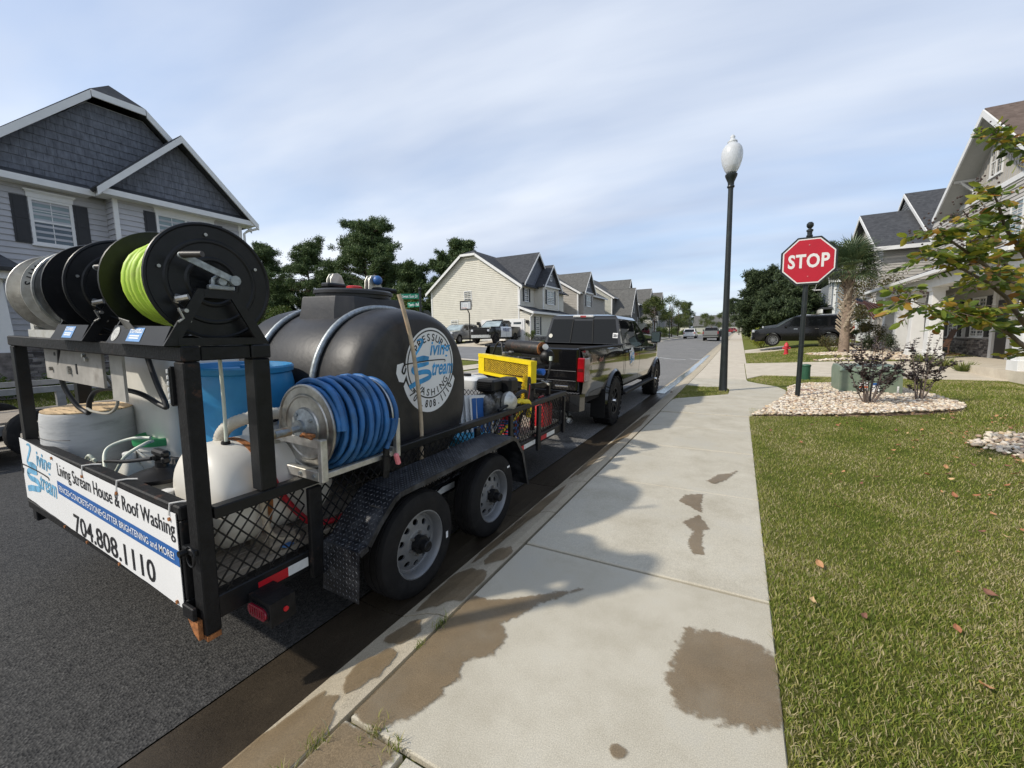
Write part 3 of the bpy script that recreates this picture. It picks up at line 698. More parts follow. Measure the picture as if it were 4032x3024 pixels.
def fender(x0,x1,name):
 m=MB();n=len(FP);lip=x1 if x1>0 else x0
 vs=[(x0,y,z)for y,z in FP]+[(x1,y,z)for y,z in FP]
 th=.006
 vs+=[(x0,y,z-th)for y,z in FP]+[(x1,y,z-th)for y,z in FP]
 fs=[(i,i+1,n+i+1,n+i)for i in range(n-1)]+[(2*n+i,3*n+i,3*n+i+1,2*n+i+1)for i in range(n-1)]
 m.add(vs,fs)
 for i in range(1,n-1):
  a,b=FP[i],FP[i+1]
  dy,dz=b[0]-a[0],b[1]-a[1];L=math.hypot(dy,dz);ny_,nz_=dz/L,-dy/L
  m.add([(lip,a[0],a[1]),(lip,b[0],b[1]),(lip,b[0]+ny_*.032,b[1]+nz_*.032),(lip,a[0]+ny_*.032,a[1]+nz_*.032)],[(0,1,2,3)])
 return m.build(name,M_PLATE,tr)
fo=fender(.033,.315,'fender');fl_=fender(XL-.315,XL-.033,'fender')
lug=MB()
tot=0
for i in range(len(FP)-1):
 a,b=FP[i],FP[i+1];dy,dz=b[0]-a[0],b[1]-a[1];L=math.hypot(dy,dz)
 if L<.02:continue
 d=Vector((0,dy/L,dz/L));nrm=Vector((0,-dz/L,dy/L));k=max(1,int(L/.024))
 for j in range(k):
  for q in range(11):
   p=Vector((.05+q*.0245,a[0],a[1]))+d*(L*(j+.5)/k)+nrm*.0008
   ang=R(45)if(j+q)%2 else R(-45)
   e=(Vector((1,0,0))*math.cos(ang)+d*math.sin(ang));f=(Vector((-1,0,0))*math.sin(ang)+d*math.cos(ang))
   lug.add([tuple(p-e*.0105),tuple(p+f*.0032),tuple(p+e*.0105),tuple(p-f*.0032),tuple(p+nrm*.0022)],[(0,1,4),(1,2,4),(2,3,4),(3,0,4)])
lo_=lug.build('tread_pattern',mat('worn_tread',(.085,.088,.095),.35,.4,var=.5,scale=20),fo);lo_['kind']='stuff'
MB().bar((.03,2.36,.36),(.30,2.36,.62),.03,.006).build('fender_brace',M_BLACKSTEEL,tr)
def tyre_prof(R_,r_,wd):
 h=wd/2
 return[(r_,-h*.78),(r_+.012,-h*.92),(r_+(R_-r_)*.45,-h),(R_-.035,-h*.93),(R_-.012,-h*.80),(R_-.002,-h*.62),(R_,-h*.55),(R_-.006,-h*.52),(R_-.006,-h*.46),(R_,-h*.43),(R_,-h*.06),(R_-.006,-h*.04),(R_-.006,h*.04),(R_,h*.06),(R_,h*.43),(R_-.006,h*.46),(R_-.006,h*.52),(R_,h*.55),(R_-.002,h*.62),(R_-.012,h*.80),(R_-.035,h*.93),(R_+(r_-R_)*.55,h),(r_+.012,h*.92),(r_,h*.78)]
def wheel(parent,c,sgn,R_=.338,r_=.205,wd=.205,rimmat=M_SILVER,holes=10,smallrim=False):
 """wheel with its axle along x; sgn=+1 faces +x"""
 e=bpy.data.objects.new('wheel',None);COL.objects.link(e);e.parent=parent;INFO[e.name]=INFO[parent.name]
 e.empty_display_size=.1
 ax=(sgn,0,0)
 tm_=MB().lathe(tyre_prof(R_,r_,wd),c,ax,48,caps=False)
 tm_.build('tyre',M_RUBBER,e,smooth=True,angle=30)
 h=wd/2
 rm=MB()
 rm.lathe([(r_+.010,h*.80),(r_+.012,h*.88),(r_+.002,h*.90),(r_-.012,h*.72),(r_-.018,h*.35),(r_-.030,h*.34),(r_-.034,h*.30)],c,ax,40,caps=False)
 rm.lathe([(r_-.01,-h*.8),(r_-.02,h*.3)],c,ax,32,caps=False)
 a_,b_=frame_of(Vector(ax));C0=Vector(c);d=Vector(ax)
 ro,ri,rh=r_-.034,r_*.42,.0205*r_/.205
 rhc=r_*.66;n=holes
 for i in range(n):
  t0=2*math.pi*i/n;dt=2*math.pi/n
  hc=(rhc*math.cos(t0+dt/2),rhc*math.sin(t0+dt/2))
  out=[]
  for k in range(16):
   u=k/16
   if u<.25:tt,rr=t0+dt*(u*4),ri
   elif u<.5:tt,rr=t0+dt,ri+(ro-ri)*(u-.25)*4
   elif u<.75:tt,rr=t0+dt*(1-(u-.5)*4),ro
   else:tt,rr=t0,ro-(ro-ri)*(u-.75)*4
   out.append((rr*math.cos(tt),rr*math.sin(tt)))
  def P3(p):
   r2=math.hypot(*p);q=(r2-ri)/(ro-ri)
   return tuple(C0+a_*p[0]+b_*p[1]+d*(h*(.30+.22*math.sin(min(1,max(0,1-q))*1.5))))
  ang0=math.atan2(out[0][1]-hc[1],out[0][0]-hc[0])
  inn=[]
  for p in out:
   aa=math.atan2(p[1]-hc[1],p[0]-hc[0]);inn.append((hc[0]+rh*1.12*math.cos(aa),hc[1]+rh*.92*math.sin(aa)))
  vs_=[P3(p)for p in out]+[P3(p)for p in inn]+[tuple(Vector(P3(p))-d*.012)for p in inn]
  rm.add(vs_,[(k,(k+1)%16,16+(k+1)%16,16+k)for k in range(16)]+[(16+k,16+(k+1)%16,32+(k+1)%16,32+k)for k in range(16)])
 rm.lathe([(ri+.001,h*.515),(ri-.008,h*.56),(r_*.2,h*.56)],c,ax,30,caps=False)
 rm.build('rim',rimmat,e,smooth=True,angle=35)
 MB().lathe([(r_*.9,h*.12),(r_*.3,h*.12)],c,ax,24).build('brake_drum',mat('hole_shade',(.004,.004,.004),.9,spec=.1,var=0),e)  # drum disc coloured near-black: shade painted in so the rim holes look dark
 hb=MB().lathe([(r_*.27,h*.54),(r_*.27,h*1.0),(r_*.17,h*1.02),(r_*.17,h*1.42),(r_*.15,h*1.47),(r_*.09,h*1.47),(r_*.08,h*1.44)],c,ax,24)
 hb.build('hub',M_BLACKPL,e,smooth=True,angle=35)
 for k in range(6):
  t=2*math.pi*k/6+.3;p=C0+a_*(r_*.345*math.cos(t))+b_*(r_*.345*math.sin(t))
  MB().cyl(tuple(p+d*h*.54),tuple(p+d*(h*.54+.022)),.010,.008,6).build('lug_nut',mat('lug_steel',(.3,.29,.27),.4,.9),e)
 return e
for y in(1.90,2.795):
 wheel(tr,(.185,y,.222+.0),1);wheel(tr,(XL-.185,y,.222),-1)
MB().box(.2885,.2905,2.135,2.155,.16,.205).build('tyre_sticker',M_WHITE,tr)
MB().box(.2885,.2905,2.98,3.02,.405,.42).build('tyre_sticker',M_WHITE,tr)
SG0,SG1,SGZ0,SGZ1,SGY=-2.235,-.125,.335,.768,.801
sg=thing('sign_board','white sign board with black phone number and blue band tied to the trailer tailgate','sign',(-1.18,SGY,SGZ0),TM)
n_=24;b_=MB()
tops=[];bots=[]
for i in range(n_+1):
 x=SG0+(SG1-SG0)*i/n_;wob=.004*noise1(x*5)
 ztop=SGZ1+.045*((SG1-x)/2.1)**2;zbot=SGZ0-.007+.07*((SG1-x)/2.1)+.003*noise1(x*9,2)
 tops.append((x,SGY-.003,ztop));bots.append((x,SGY-.003,zbot))
k=n_+1
b_.add(tops+bots+[(x,y+.003,z)for x,y,z in tops]+[(x,y+.003,z)for x,y,z in bots],[(i,i+1,k+i+1,k+i)for i in range(n_)]+[(2*k+i,3*k+i,3*k+i+1,2*k+i+1)for i in range(n_)]+[(i,2*k+i,2*k+i+1,i+1)for i in range(n_)]+[(k+i,k+i+1,3*k+i+1,3*k+i)for i in range(n_)])
b_.build('board',M_WHITE,sg)
EX,EZ=(1,0,0),(0,0,1)
SY=SGY-.0042
def sgx(u):return SG0+(SG1-SG0)*u
def wr(x0,z0,x1,z1,txt,h,m,off,**k):
 b1=MB();d=Vector((x1-x0,0,z1-z0));lay_text(b1,txt,(x0,SY-off,z0),d.normalized(),EZ,width=d.length,height=h,**k);return b1.build('lettering',m,sg)
MB().quad((-1.585,SY,.640),(SG1,SY,.601),(SG1,SY,.524),(-1.585,SY,.560)).build('blue_band',M_BLUEINK,sg)
wr(-1.55,.655,-.14,.632,'Living Stream House & Roof Washing',.102,M_INK,.001,bold=.004)
wr(-1.555,.582,-.165,.547,'FENCES\u2022CONCRETE\u2022STONE\u2022GUTTER BRIGHTENING and MORE!',.036,M_WINK,.002,bold=.006)
wr(-1.375,.369,-.375,.362,'704.808.1110',.115,M_INK,.001,bold=.012)
def living_stream(parent,o,ex,ey,W,H_,m_ink,m_wand,name='logo'):
 """wordmark: looping water-jet L and S, slanted script after each, a spray wand across"""
 o,ex,ey=Vector(o),Vector(ex),Vector(ey);nn=ex.cross(ey)
 def S(p):return(p[0]*W,p[1]*H_)
 mb=MB();st=W*.036
 ribbon(mb,[S(p)for p in((.14,.97),(.22,.99),(.27,.95),(.18,.80),(.08,.66),(.12,.62),(.28,.63),(.42,.61))],[st*.4,st,st*1.5,st*1.2,st*.9,st*1.6,st*2.4,st*2.0],o,ex,ey)
 ribbon(mb,[S(p)for p in((.42,.53),(.30,.51),(.12,.49),(.04,.42),(.12,.36),(.28,.37),(.42,.35),(.44,.26),(.30,.21),(.12,.17),(-.04,.11))],[st*1.2,st*1.8,st*2,st*1.9,st*2,st*2.1,st*2.1,st*2.1,st*2.2,st*2.2,st*2.0],o,ex,ey)
 for txt,p,w_,h_ in(('iving',(.43,.585),.50,.36),('tream',(.47,.27),.56,.27)):lay_text(mb,txt,tuple(o+ex*(p[0]*W)+ey*(p[1]*H_)),tuple(ex),tuple(ey),width=w_*W,height=h_*H_,bold=.02,shear=.22)
 lo2=mb.build(name,m_ink,parent,fix=False)
 wn=MB();ribbon(wn,[S((-.12,.545)),S((.35,.575)),S((.80,.575)),S((.83,.53))],st*.5,o,ex,ey,off=.0009)
 ribbon(wn,[S((-.14,.55)),S((-.19,.43)),S((-.15,.38)),S((-.11,.48))],st*.8,o,ex,ey,off=.0009)
 wn.build('wand_mark',m_wand,parent,fix=False);return lo2
living_stream(sg,(-2.16,SY-.0005,.43),(.9995,0,-.03),EZ,.52,.37,M_CYAN2,M_INK)
tie=MB()
for u in(.52,.73,.985):
 x=sgx(u)-.02
 tie.tube([(x,SY-.002,.752),(x+.004,.80,.806),(x+.03,.835,.808),(x+.06,.862,.806)],.004,6)
tie.build('cord',mat('white_cord',(.7,.68,.64),.8),sg)
scw=MB()
for u,z in((.30,.772),(.52,.745),(.73,.742),(.985,.735),(.34,.36),(.50,.352),(.70,.347),(.985,.345)):scw.cyl((sgx(u)-.02,SY+.001,z),(sgx(u)-.02,SY-.006,z),.009,n=8)
scw.build('screws',M_RUST,sg)['kind']='stuff'
# what rides on the trailer
M_FLANGE=mat('black_reel_steel',(.007,.0075,.0085),.40,spec=.35,var=.4,scale=18,over=(.035,.035,.036),over_amt=.28,over_scale=10)
M_LIME=mat('lime_hose',(.42,.60,.06),.5,var=.22,scale=9,over=(.30,.36,.06),over_amt=.33,over_scale=14)
M_BHOSE=mat('black_hose',(.012,.012,.013),.5,var=.3,scale=30)
M_BLUEHOSE=mat('blue_hose',(.022,.125,.33),.5,var=.35,scale=7,over=(.035,.085,.15),over_amt=.42,over_scale=6)
M_IVORY=mat('ivory_hose',(.62,.66,.56),.4,var=.08,scale=12)
M_RIB=mat('ribbed_hose',(.52,.49,.42),.5,var=.15,scale=20)
M_RED=mat('red_hose',(.48,.02,.035),.45,var=.2,scale=14)
M_STICK=mat('pale_blue_sticker',(.16,.33,.62),.4,var=.1,scale=20)
M_TANK=mat('black_poly_tank',(.022,.022,.024),.45,spec=.4,var=.25,scale=2.5,over=(.06,.056,.052),over_amt=.33,over_scale=3.5,over_sharp=.2,bump=.12,bscale=30)
CY,CZ=.985,1.757
def coil(mb,x0,x1,rad,hr,cy,cz,axis='x',layers=1,jit=.0):
 n=max(2,int(abs(x1-x0)/(2*hr)))
 for l in range(layers):
  rr=rad+l*hr*1.7
  pts=[];turns=n-l
  K=30
  for i in range(turns*K+1):
   t=2*math.pi*i/K;u=x0+(x1-x0)*(i/(turns*K))*(1-.0*l)+(hr if l%2 else 0)*(1 if x1>x0 else-1)
   q=rr+jit*noise1(t*.9,l*2.1)
   uu=u+jit*.8*noise1(t*.5,3)
   if axis=='x':pts.append((uu,cy+q*math.cos(t),cz+q*math.sin(t)))
   else:pts.append((cy+q*math.cos(t),uu,cz+q*math.sin(t)))
  mb.tube(pts,hr,8)
 return mb
def flange_prof(r,t=.006,d=1):
 return[(.03,0),(.085,0),(.092,.006*d),(.10,.006*d),(.107,0),(.16,0),(.166,.005*d),(.174,.005*d),(.18,0),(r-.014,0),(r-.008,.007*d),(r,.006*d),(r+.002,0),(r,-.008*d),(r-.012,-.006*d),(.03,-.006*d)]
def a_frame(mb,x0,x1,cy=CY,base=1.492,top=1.722):
 y0,y1,t0,t1,w=cy-.222,cy+.19,cy-.09,cy+.06,.038
 mb.prism([(y0,base),(y0+w*1.25,base),(t0+w*1.1,top),(t0,top)],'x',x0,x1)
 mb.prism([(y1-w*1.25,base),(y1,base),(t1,top),(t1-w*1.1,top)],'x',x0,x1)
 mb.box(x0-.001,x1+.001,y0+w*1.3,y1-w*1.3,base+.0005,base+.03)
 mb.box(x0-.001,x1+.001,t0+w*.6,t1-w*.6,top-.035,top-.0005)
def hose_reel(label,xR,xL,hose=None,hr=.018,hrad=.13,layers=2,xbR=None,xbL=None,crank=True,flange=M_FLANGE,frame=M_FLANGE,rad=.243,sticker=True,roundst=False,name='hose_reel'):
 t=thing(name,label,'hose reel',((xR+xL)/2,CY,1.491),TM,'hose reels on top of the pipe rack')
 for x,d in((xR,1),(xL,-1)):
  MB().lathe(flange_prof(rad,d=1),(x,CY,CZ),(d,0,0),48).build('flange',flange,t,smooth=True,angle=30)
 MB().cyl((xL,CY,CZ),(xR,CY,CZ),.095,n=24).build('drum',flange,t,smooth=True)
 xbR=xbR if xbR is not None else xR+.05;xbL=xbL if xbL is not None else xL-.05
 for x in(xbR,xbL):
  m=MB();a_frame(m,x-.006,x+.006);m.build('bracket',frame,t)
 m=MB();m.prism([(CY-.221,1.4915),(CY-.216,1.4915),(CY-.182,1.568),(CY-.187,1.568)],'x',xbL+.007,xbR-.007);bp_=m.build('base_plate',frame,t)
 MB().prism([(CY+.185,1.4915),(CY+.19,1.4915),(CY+.157,1.56),(CY+.152,1.56)],'x',xbL+.007,xbR-.007).build('base_plate',frame,t)
 if sticker:
  nx_=Vector((0,-.914,.406));u=Vector((0,.406,.914));xs=xbL+(xbR-xbL)*.35
  o=Vector((xs,CY-.2215,1.4915))+u*.012+nx_*.0012;w_=.13
  st=MB().quad(tuple(o),tuple(o+Vector((w_,0,0))),tuple(o+Vector((w_,0,0))+u*.062),tuple(o+u*.062)).build('sticker',M_STICK,t)
  wl_=MB();lay_text(wl_,'COXREELS',tuple(o+u*.038+Vector((.008,0,0))+nx_*.001),(1,0,0),tuple(u),width=w_-.016,height=.018,bold=.03)
  for q in(.012,.022):wl_.quad(*[tuple(o+Vector((a,0,0))+u*b+nx_*.001)for a,b in((.02,q),(w_-.02,q),(w_-.02,q+.006),(.02,q+.006))])
  wl_.build('sticker_print',M_WINK,st)
 if roundst:
  c=Vector((xbL+.055,CY-.2215,1.4915))+Vector((0,.406,.914))*.043+Vector((0,-.914,.406))*.0015
  rs=MB();u=Vector((0,.406,.914));rs.add([tuple(c+Vector((1,0,0))*.034*math.cos(q)+u*.034*math.sin(q))for q in np.linspace(0,6.283,20)[:-1]],[tuple(range(19))]);rs.build('round_sticker',mat('grey_sticker',(.4,.4,.38),.5,var=.5,scale=60),t)
 ax=MB();ax.cyl((xbL-.01,CY,CZ),(xbR+.02,CY,CZ),.016,n=12);ax.box(xbR-.012,xbR+.016,CY-.05,CY+.05,1.7225,1.742,bev=.004);ax.tube([(xbR,CY-.03,1.74),(xbR,CY-.028,CZ+.01),(xbR,CY,CZ+.03),(xbR,CY+.028,CZ+.01),(xbR,CY+.03,1.74)],.007,6)
 ax.build('axle',M_GALV,t,smooth=True)
 if crank:
  c=MB();hub_=(xbR+.024,CY+.045,CZ+.008);tip=(xbR+.03,CY-.145,CZ+.085)
  c.cyl((xbR+.012,hub_[1],hub_[2]),(xbR+.034,hub_[1],hub_[2]),.021,n=16);c.bar(hub_,tip,.008,.026,upv=(0,.4,1));c.cyl((tip[0]-.006,tip[1],tip[2]),(tip[0]+.004,tip[1],tip[2]),.014,n=12)
  cr_=c.build('crank',M_GALV,t,smooth=True)
  MB().cyl((tip[0],tip[1],tip[2]+.002),(tip[0]+.075,tip[1]+.035,tip[2]+.004),.0135,.0115,12).build('handle',mat('worn_grip',(.05,.045,.04),.45,var=.3,scale=20),cr_,smooth=True)
 pn=MB();pn.cyl((xbR-.03,CY-.145,1.63),(xbR+.03,CY-.145,1.63),.008,n=8);pn.cyl((xbR-.03,CY-.15,1.665),(xbR-.015,CY-.15,1.69),.012,n=8);pn.tube([(xbR+.012,CY-.165,1.64),(xbR+.012,CY-.15,1.60),(xbR+.012,CY-.17,1.585)],.005,6);pn.cyl((xbR-.01,CY-.16,1.675),(xbR+.02,CY-.13,1.685),.012,n=8)
 pn.build('brake_pin',M_ALU,t,smooth=True)
 for k in range(5):
  q=2*math.pi*k/5+.4;MB().cyl((xR+.002,CY+.195*math.cos(q),CZ+.195*math.sin(q)),(xR+.007,CY+.195*math.cos(q),CZ+.195*math.sin(q)),.007,n=8).build('bolt',M_ALU,t)
 if hose:
  coil(MB(),xL+hr+.014,xR-2.4*hr-.014,hrad,hr,CY,CZ,'x',layers,jit=.004).build('hose',hose,t,smooth=True,angle=80)
 return t
r1=hose_reel('black hose reel wound with lime green hose, end of rack nearest the kerb',-.062,-.475,M_LIME,.0195,.14,2,xbR=-.004,xbL=-.53,roundst=True)
MB().add([(-.40,CY-.215,1.60),(-.30,CY-.215,1.585),(-.29,CY-.17,1.50),(-.40,CY-.17,1.50),(-.40,CY-.212,1.602),(-.30,CY-.212,1.587)],[(0,1,2,3),(0,4,5,1)]).build('hose_guide',M_ALU,r1)
hose_reel('all-black empty hose reel in the middle of the rack',-.89,-1.19,M_BHOSE,.012,.10,3,xbR=-.82,xbL=-1.245)
ra=thing('hose_reel','bare aluminium hose reel lettered SUMMIT at the road end of the rack','hose reel',(-1.62,CY,1.491),TM,'hose reels on top of the pipe rack')
for x,d in((-1.38,1),(-1.83,-1)):MB().lathe(flange_prof(.235),(x,CY,CZ-.005),(d,0,0),40).build('flange',M_ALU,ra,smooth=True,angle=30)
MB().lathe([(.10,0),(.10,.22),(.175,.26),(.185,.265),(.185,.285),(.10,.285),(.10,.46)],(-1.835,CY,CZ-.005),(1,0,0),32,caps=False).build('drum',M_ALU,ra,smooth=True,angle=40)
sm=MB();arc_text(sm,'SUMMIT',(-1.555,CY,CZ-.005),(0,1,0),(0,0,1),.205,175,100,.034,bold=.02);sm.build('lettering',M_INK,ra)
MB().lathe([(.182,0),(.235,0),(.235,.004),(.182,.004)],(-1.562,CY,CZ-.005),(1,0,0),40,caps=False).build('lettered_ring',M_ALUP,ra,smooth=True,angle=30)
for x in(-1.345,-1.875):
 m=MB();m.box(x-.006,x+.006,CY-.12,CY+.12,1.491,1.69);m.box(x-.03,x+.03,CY-.14,CY-.12,1.491,1.66);m.build('bracket',M_ALUP,ra)
MB().box(-1.87,-1.35,CY-.16,CY-.141,1.491,1.535).build('base_bar',M_ALUP,ra)
MB().cyl((-1.89,CY,CZ-.005),(-1.33,CY,CZ-.005),.018,n=12).build('axle',M_GALV,ra,smooth=True)
pl=MB().box(-1.98,-1.08,.905,.918,1.225,1.425);ply=thing('plywood_panel','grey weathered plywood panel bolted under the rack beam','panel',(-1.5,.91,1.225),TM);pl.build('board',mat('grey_ply',(.30,.285,.26),.85,var=.25,scale=6,over=(.15,.13,.11),over_amt=.3,over_scale=5),ply)
bt=MB()
for x,z in((-1.55,1.285),(-1.55,1.31),(-1.86,1.29),(-1.30,1.395),(-1.27,1.375)):
 MB().cyl((x,.9048,z),(x,.890,z),.012,n=10).build('bolt',M_ALU,ply)
for x,z,w_,h_ in((-1.80,1.375,.022,.02),(-1.46,1.28,.018,.06)):MB().box(x,x+w_,.9015,.9049,z,z+h_).build('slot',M_INK,ply)
MB().box(-1.06,-.90,.93,.943,1.16,1.425).build('side_board',mat('grey_ply2',(.34,.33,.30),.85,var=.2,scale=8),ply)
tk=thing('water_tank','large black poly water tank with round white company decal','tank',(-1.1,2.37,.42),TM)
TY,TZ,RY_,RZ_=2.372,1.085,.635,.635
def tank_ring(x,sc,n=56,e=.92,sy=1.0):
 out=[]
 for i in range(n):
  t=2*math.pi*i/n;c,s_=math.cos(t),math.sin(t)
  y=TY+RY_*sc*math.copysign(abs(c)**e,c);z=TZ+RZ_*sc*math.copysign(abs(s_)**(.94 if s_>0 else .8),s_)
  z=max(z,.425);out.append((x,y,z))
 return out
secs=[(-1.555,.5),(-1.55,.84),(-1.535,.90),(-1.50,.95),(-1.45,.98),(-1.36,1.0),(-1.20,1.0),(-1.16,.985),(-1.10,.985),(-1.06,1.0),(-.80,1.0),(-.56,1.0),(-.52,.985),(-.46,.985),(-.42,1.0),(-.33,1.0),(-.25,.99),(-.19,.97),(-.15,.94),(-.128,.90),(-.120,.86),(-.118,.5)]
MB().loft([tank_ring(x,s_)for x,s_ in secs]).build('body',M_TANK,tk,smooth=True,angle=60)
def tank_hoop(x):
 pts=[]
 for i in range(40):
  t=R(-18)+(math.pi+R(36))*i/39;e=.92;c,s_=math.cos(t),math.sin(t)
  pts.append((x,TY+(RY_*1.015)*math.copysign(abs(c)**e,c),TZ+(RZ_*1.01)*math.copysign(abs(s_)**e,s_)))
 return MB().tube(pts,.021,10)
for x in(-.49,-1.13):tank_hoop(x).build('steel_hoop',M_GALV,tk,smooth=True,angle=80)
def octa(cx,cy,hx,hy,ch,z):return[(cx-hx+ch,cy-hy,z),(cx+hx-ch,cy-hy,z),(cx+hx,cy-hy+ch,z),(cx+hx,cy+hy-ch,z),(cx+hx-ch,cy+hy,z),(cx-hx+ch,cy+hy,z),(cx-hx,cy+hy-ch,z),(cx-hx,cy-hy+ch,z)]
MX,MY=-.815,2.385
MB().loft([octa(MX,MY,.30,.36,.10,1.62),octa(MX,MY,.285,.345,.10,1.70),octa(MX,MY,.275,.33,.09,1.79),octa(MX,MY,.27,.325,.09,1.80)]).build('neck',M_TANK,tk,smooth=True,angle=35)
ld=MB().lathe([(.27,0),(.285,.003),(.285,.028),(.30,.03),(.30,.052),(.285,.064),(.20,.072),(.0,.078)],(MX,MY,1.80),(0,0,1),40).build('lid',M_TANK,tk,smooth=True,angle=30)
MB().box(MX-.12,MX-.02,MY-.22,MY-.05,1.877,1.915,bev=.012).build('vent_block',M_BLACKPL,ld)
MB().lathe([(.055,0),(.06,.004),(.06,.02),(.05,.026),(.02,.028)],(MX+.04,MY-.03,1.875),(0,0,1),20).build('red_cap',mat('red_plastic',(.55,.02,.02),.35,var=.1),ld,smooth=True,angle=40)
for(px_,py_,ball)in((MX-.10,MY-.10,False),(MX+.10,MY+.10,True)):
 m=MB()
 for dx_ in(-.022,.022):
  m.prism([(py_-.06,1.873),(py_+.10,1.873),(py_+.07,1.93),(py_+.045,1.985),(py_+.01,2.0),(py_-.03,1.99),(py_-.055,1.95)],'x',px_+dx_-.003,px_+dx_+.003)
 m.box(px_-.019,px_+.019,py_-.05,py_+.08,1.874,1.88);m.cyl((px_-.019,py_,1.95),(px_+.019,py_,1.95),.036,n=20)
 cl_=m.build('clevis',M_ALUP,ld,smooth=True,angle=30)
 if ball:MB().sphere((px_+.05,py_+.01,1.955),.038,16,10).build('blue_ball',mat('blue_ball_plastic',(.03,.12,.36),.4,var=.2),ld,smooth=True)
bar_=MB().tube([(MX+.1,MY+.06,1.885),(MX+.16,MY+.2,1.885),(MX+.18,MY+.28,1.88)],.02,8).build('hold_down',M_BLACKPL,ld,smooth=True)
DX=-.1155;DC=(DX,2.487,1.303);EYv=(0,1,0)
def disc(mb,c,r,n=64,dx=0,sy=1.0):
 mb.add([(c[0]+dx,c[1]+r*math.cos(2*math.pi*i/n),c[2]+r*sy*math.sin(2*math.pi*i/n))for i in range(n)],[tuple(range(n))]);return mb
dc=disc(MB(),DC,.278);a0,a1=R(198),R(342)
bpts=[(DX,2.487+.29*math.cos(a0+(a1-a0)*i/30)*1.0,1.27+.225*math.sin(a0+(a1-a0)*i/30))for i in range(31)]
opts=[(DX,2.487+.315*math.cos(a0+(a1-a0)*i/30),1.27+.335*math.sin(a0+(a1-a0)*i/30))for i in range(31)]
dc.add([(x-.0008,y,z)for x,y,z in bpts+opts],[(i,i+1,31+i+1,31+i)for i in range(30)])
dc.add([(DX-.0006,2.487+a,1.303+b)for a,b in((-.36,.02),(-.30,.03),(-.26,-.04),(-.30,-.11),(-.345,-.10),(-.37,-.04))],[tuple(range(6))])
dco=dc.build('decal',M_WHITE,tk,fix=False)
rg=MB()
for r_a,r_b in((.262,.252),):
 n=72;rg.add([(DX+.0012,DC[1]+r*math.cos(2*math.pi*i/n),DC[2]+r*math.sin(2*math.pi*i/n))for r in(r_a,r_b)for i in range(n)],[(i,(i+1)%n,n+(i+1)%n,n+i)for i in range(n)])
arc_text(rg,'PRESSURE',(DX+.0014,DC[1],DC[2]),EYv,EZ,.208,150,30,.056,bold=.014)
arc_text(rg,'WASHING',(DX+.0014,DC[1],DC[2]),EYv,EZ,.214,220,330,.054,bold=.014,inward=True)
arc_text(rg,'704.808.1110',(DX+.0014,DC[1],DC[2]-.03),EYv,EZ,.272,214,331,.058,bold=.02,inward=True,wid=.8)
rg.build('decal_lettering',M_INK,dco,fix=False)
living_stream(dco,(DX+.002,DC[1]-.225,DC[2]-.195),EYv,EZ,.47,.39,M_CYAN,M_INK,'decal_wordmark')
br=thing('hose_reel','aluminium hose reel wound with blue hose, mounted on the kerb-side rail','hose reel',(-.05,1.58,.79),TM)
BX,BZ=-.045,1.045
for y,d in((1.372,-1),(1.778,1)):MB().lathe(flange_prof(.228),(BX,y,BZ),(0,d,0),48).build('flange',M_ALU,br,smooth=True,angle=30)
MB().cyl((BX,1.372,BZ),(BX,1.80,BZ),.09,n=24).build('drum',M_ALU,br)
coil(MB(),1.40,1.755,.112,.0155,BX,BZ,'y',6,jit=.009).build('hose',M_BLUEHOSE,br,smooth=True,angle=80)
HE=[Vector(p)for p in((BX-.05,1.78,BZ+.205),(BX+.05,1.79,BZ+.22),(BX+.15,1.80,BZ+.175),(BX+.215,1.81,BZ+.05),(BX+.225,1.79,BZ-.06),(BX+.205,1.76,BZ-.14),(BX+.20,1.745,BZ-.18))]
MB().tube([tuple(.5*(2*HE[i]+(HE[i+1]-HE[max(i-1,0)])*t+(2*HE[max(i-1,0)]-5*HE[i]+4*HE[i+1]-HE[min(i+2,6)])*t*t+(3*HE[i]-HE[max(i-1,0)]-3*HE[i+1]+HE[min(i+2,6)])*t**3))for i in range(6)for t in np.linspace(0,1,8)[:-1]]+[tuple(HE[6])],.0155,10).build('hose_end',M_BLUEHOSE,br,smooth=True,angle=80)
q=MB();q.cyl((BX+.20,1.745,BZ-.18),(BX+.198,1.742,BZ-.225),.02,n=12);q.cyl((BX+.198,1.742,BZ-.225),(BX+.196,1.74,BZ-.31),.026,n=12);q.cyl((BX+.196,1.74,BZ-.31),(BX+.195,1.74,BZ-.355),.021,n=6);qo=q.build('valve',M_BLACKPL,br,smooth=True,angle=40)
MB().obox((BX+.25,1.78,BZ-.245),(.03,.028,.075),Matrix.Rotation(.3,3,'X'),bev=.008).build('valve_handle',mat('pink_plastic',(.75,.22,.24),.4),qo)
fr=MB()
x0,x1=-.235,.125
fr.box(x0,x1,1.31,1.345,.792,.842,bev=.003);fr.box(x0,x1,1.83,1.86,.792,.842,bev=.003);fr.box(x1-.03,x1,1.346,1.829,.793,.825,bev=.003);fr.box(x0,x0+.03,1.346,1.829,.793,.825,bev=.003)
fr.build('base_frame',M_ALUP,br)
for(y0,y1)in((1.309,1.347),(1.829,1.861)):
 for xa,xb in((x1-.001,x1+.032),(x0-.032,x0+.001)):MB().box(xa,xb,y0,y1,.79,1.012 if y0<1.5 else 1.03,bev=.004).build('upright',M_ALUP,br)
MB().box(x0,x1,1.318,1.334,.962,1.008,bev=.003).build('cross_bar',M_ALUP,br)
hs=MB();hs.lathe([(.10,0),(.10,.012),(.065,.02),(.045,.03),(.045,.045)],(BX,1.37,BZ),(0,-1,0),24);hs.cyl((BX,1.335,BZ),(BX,1.20,BZ-.004),.018,n=12)
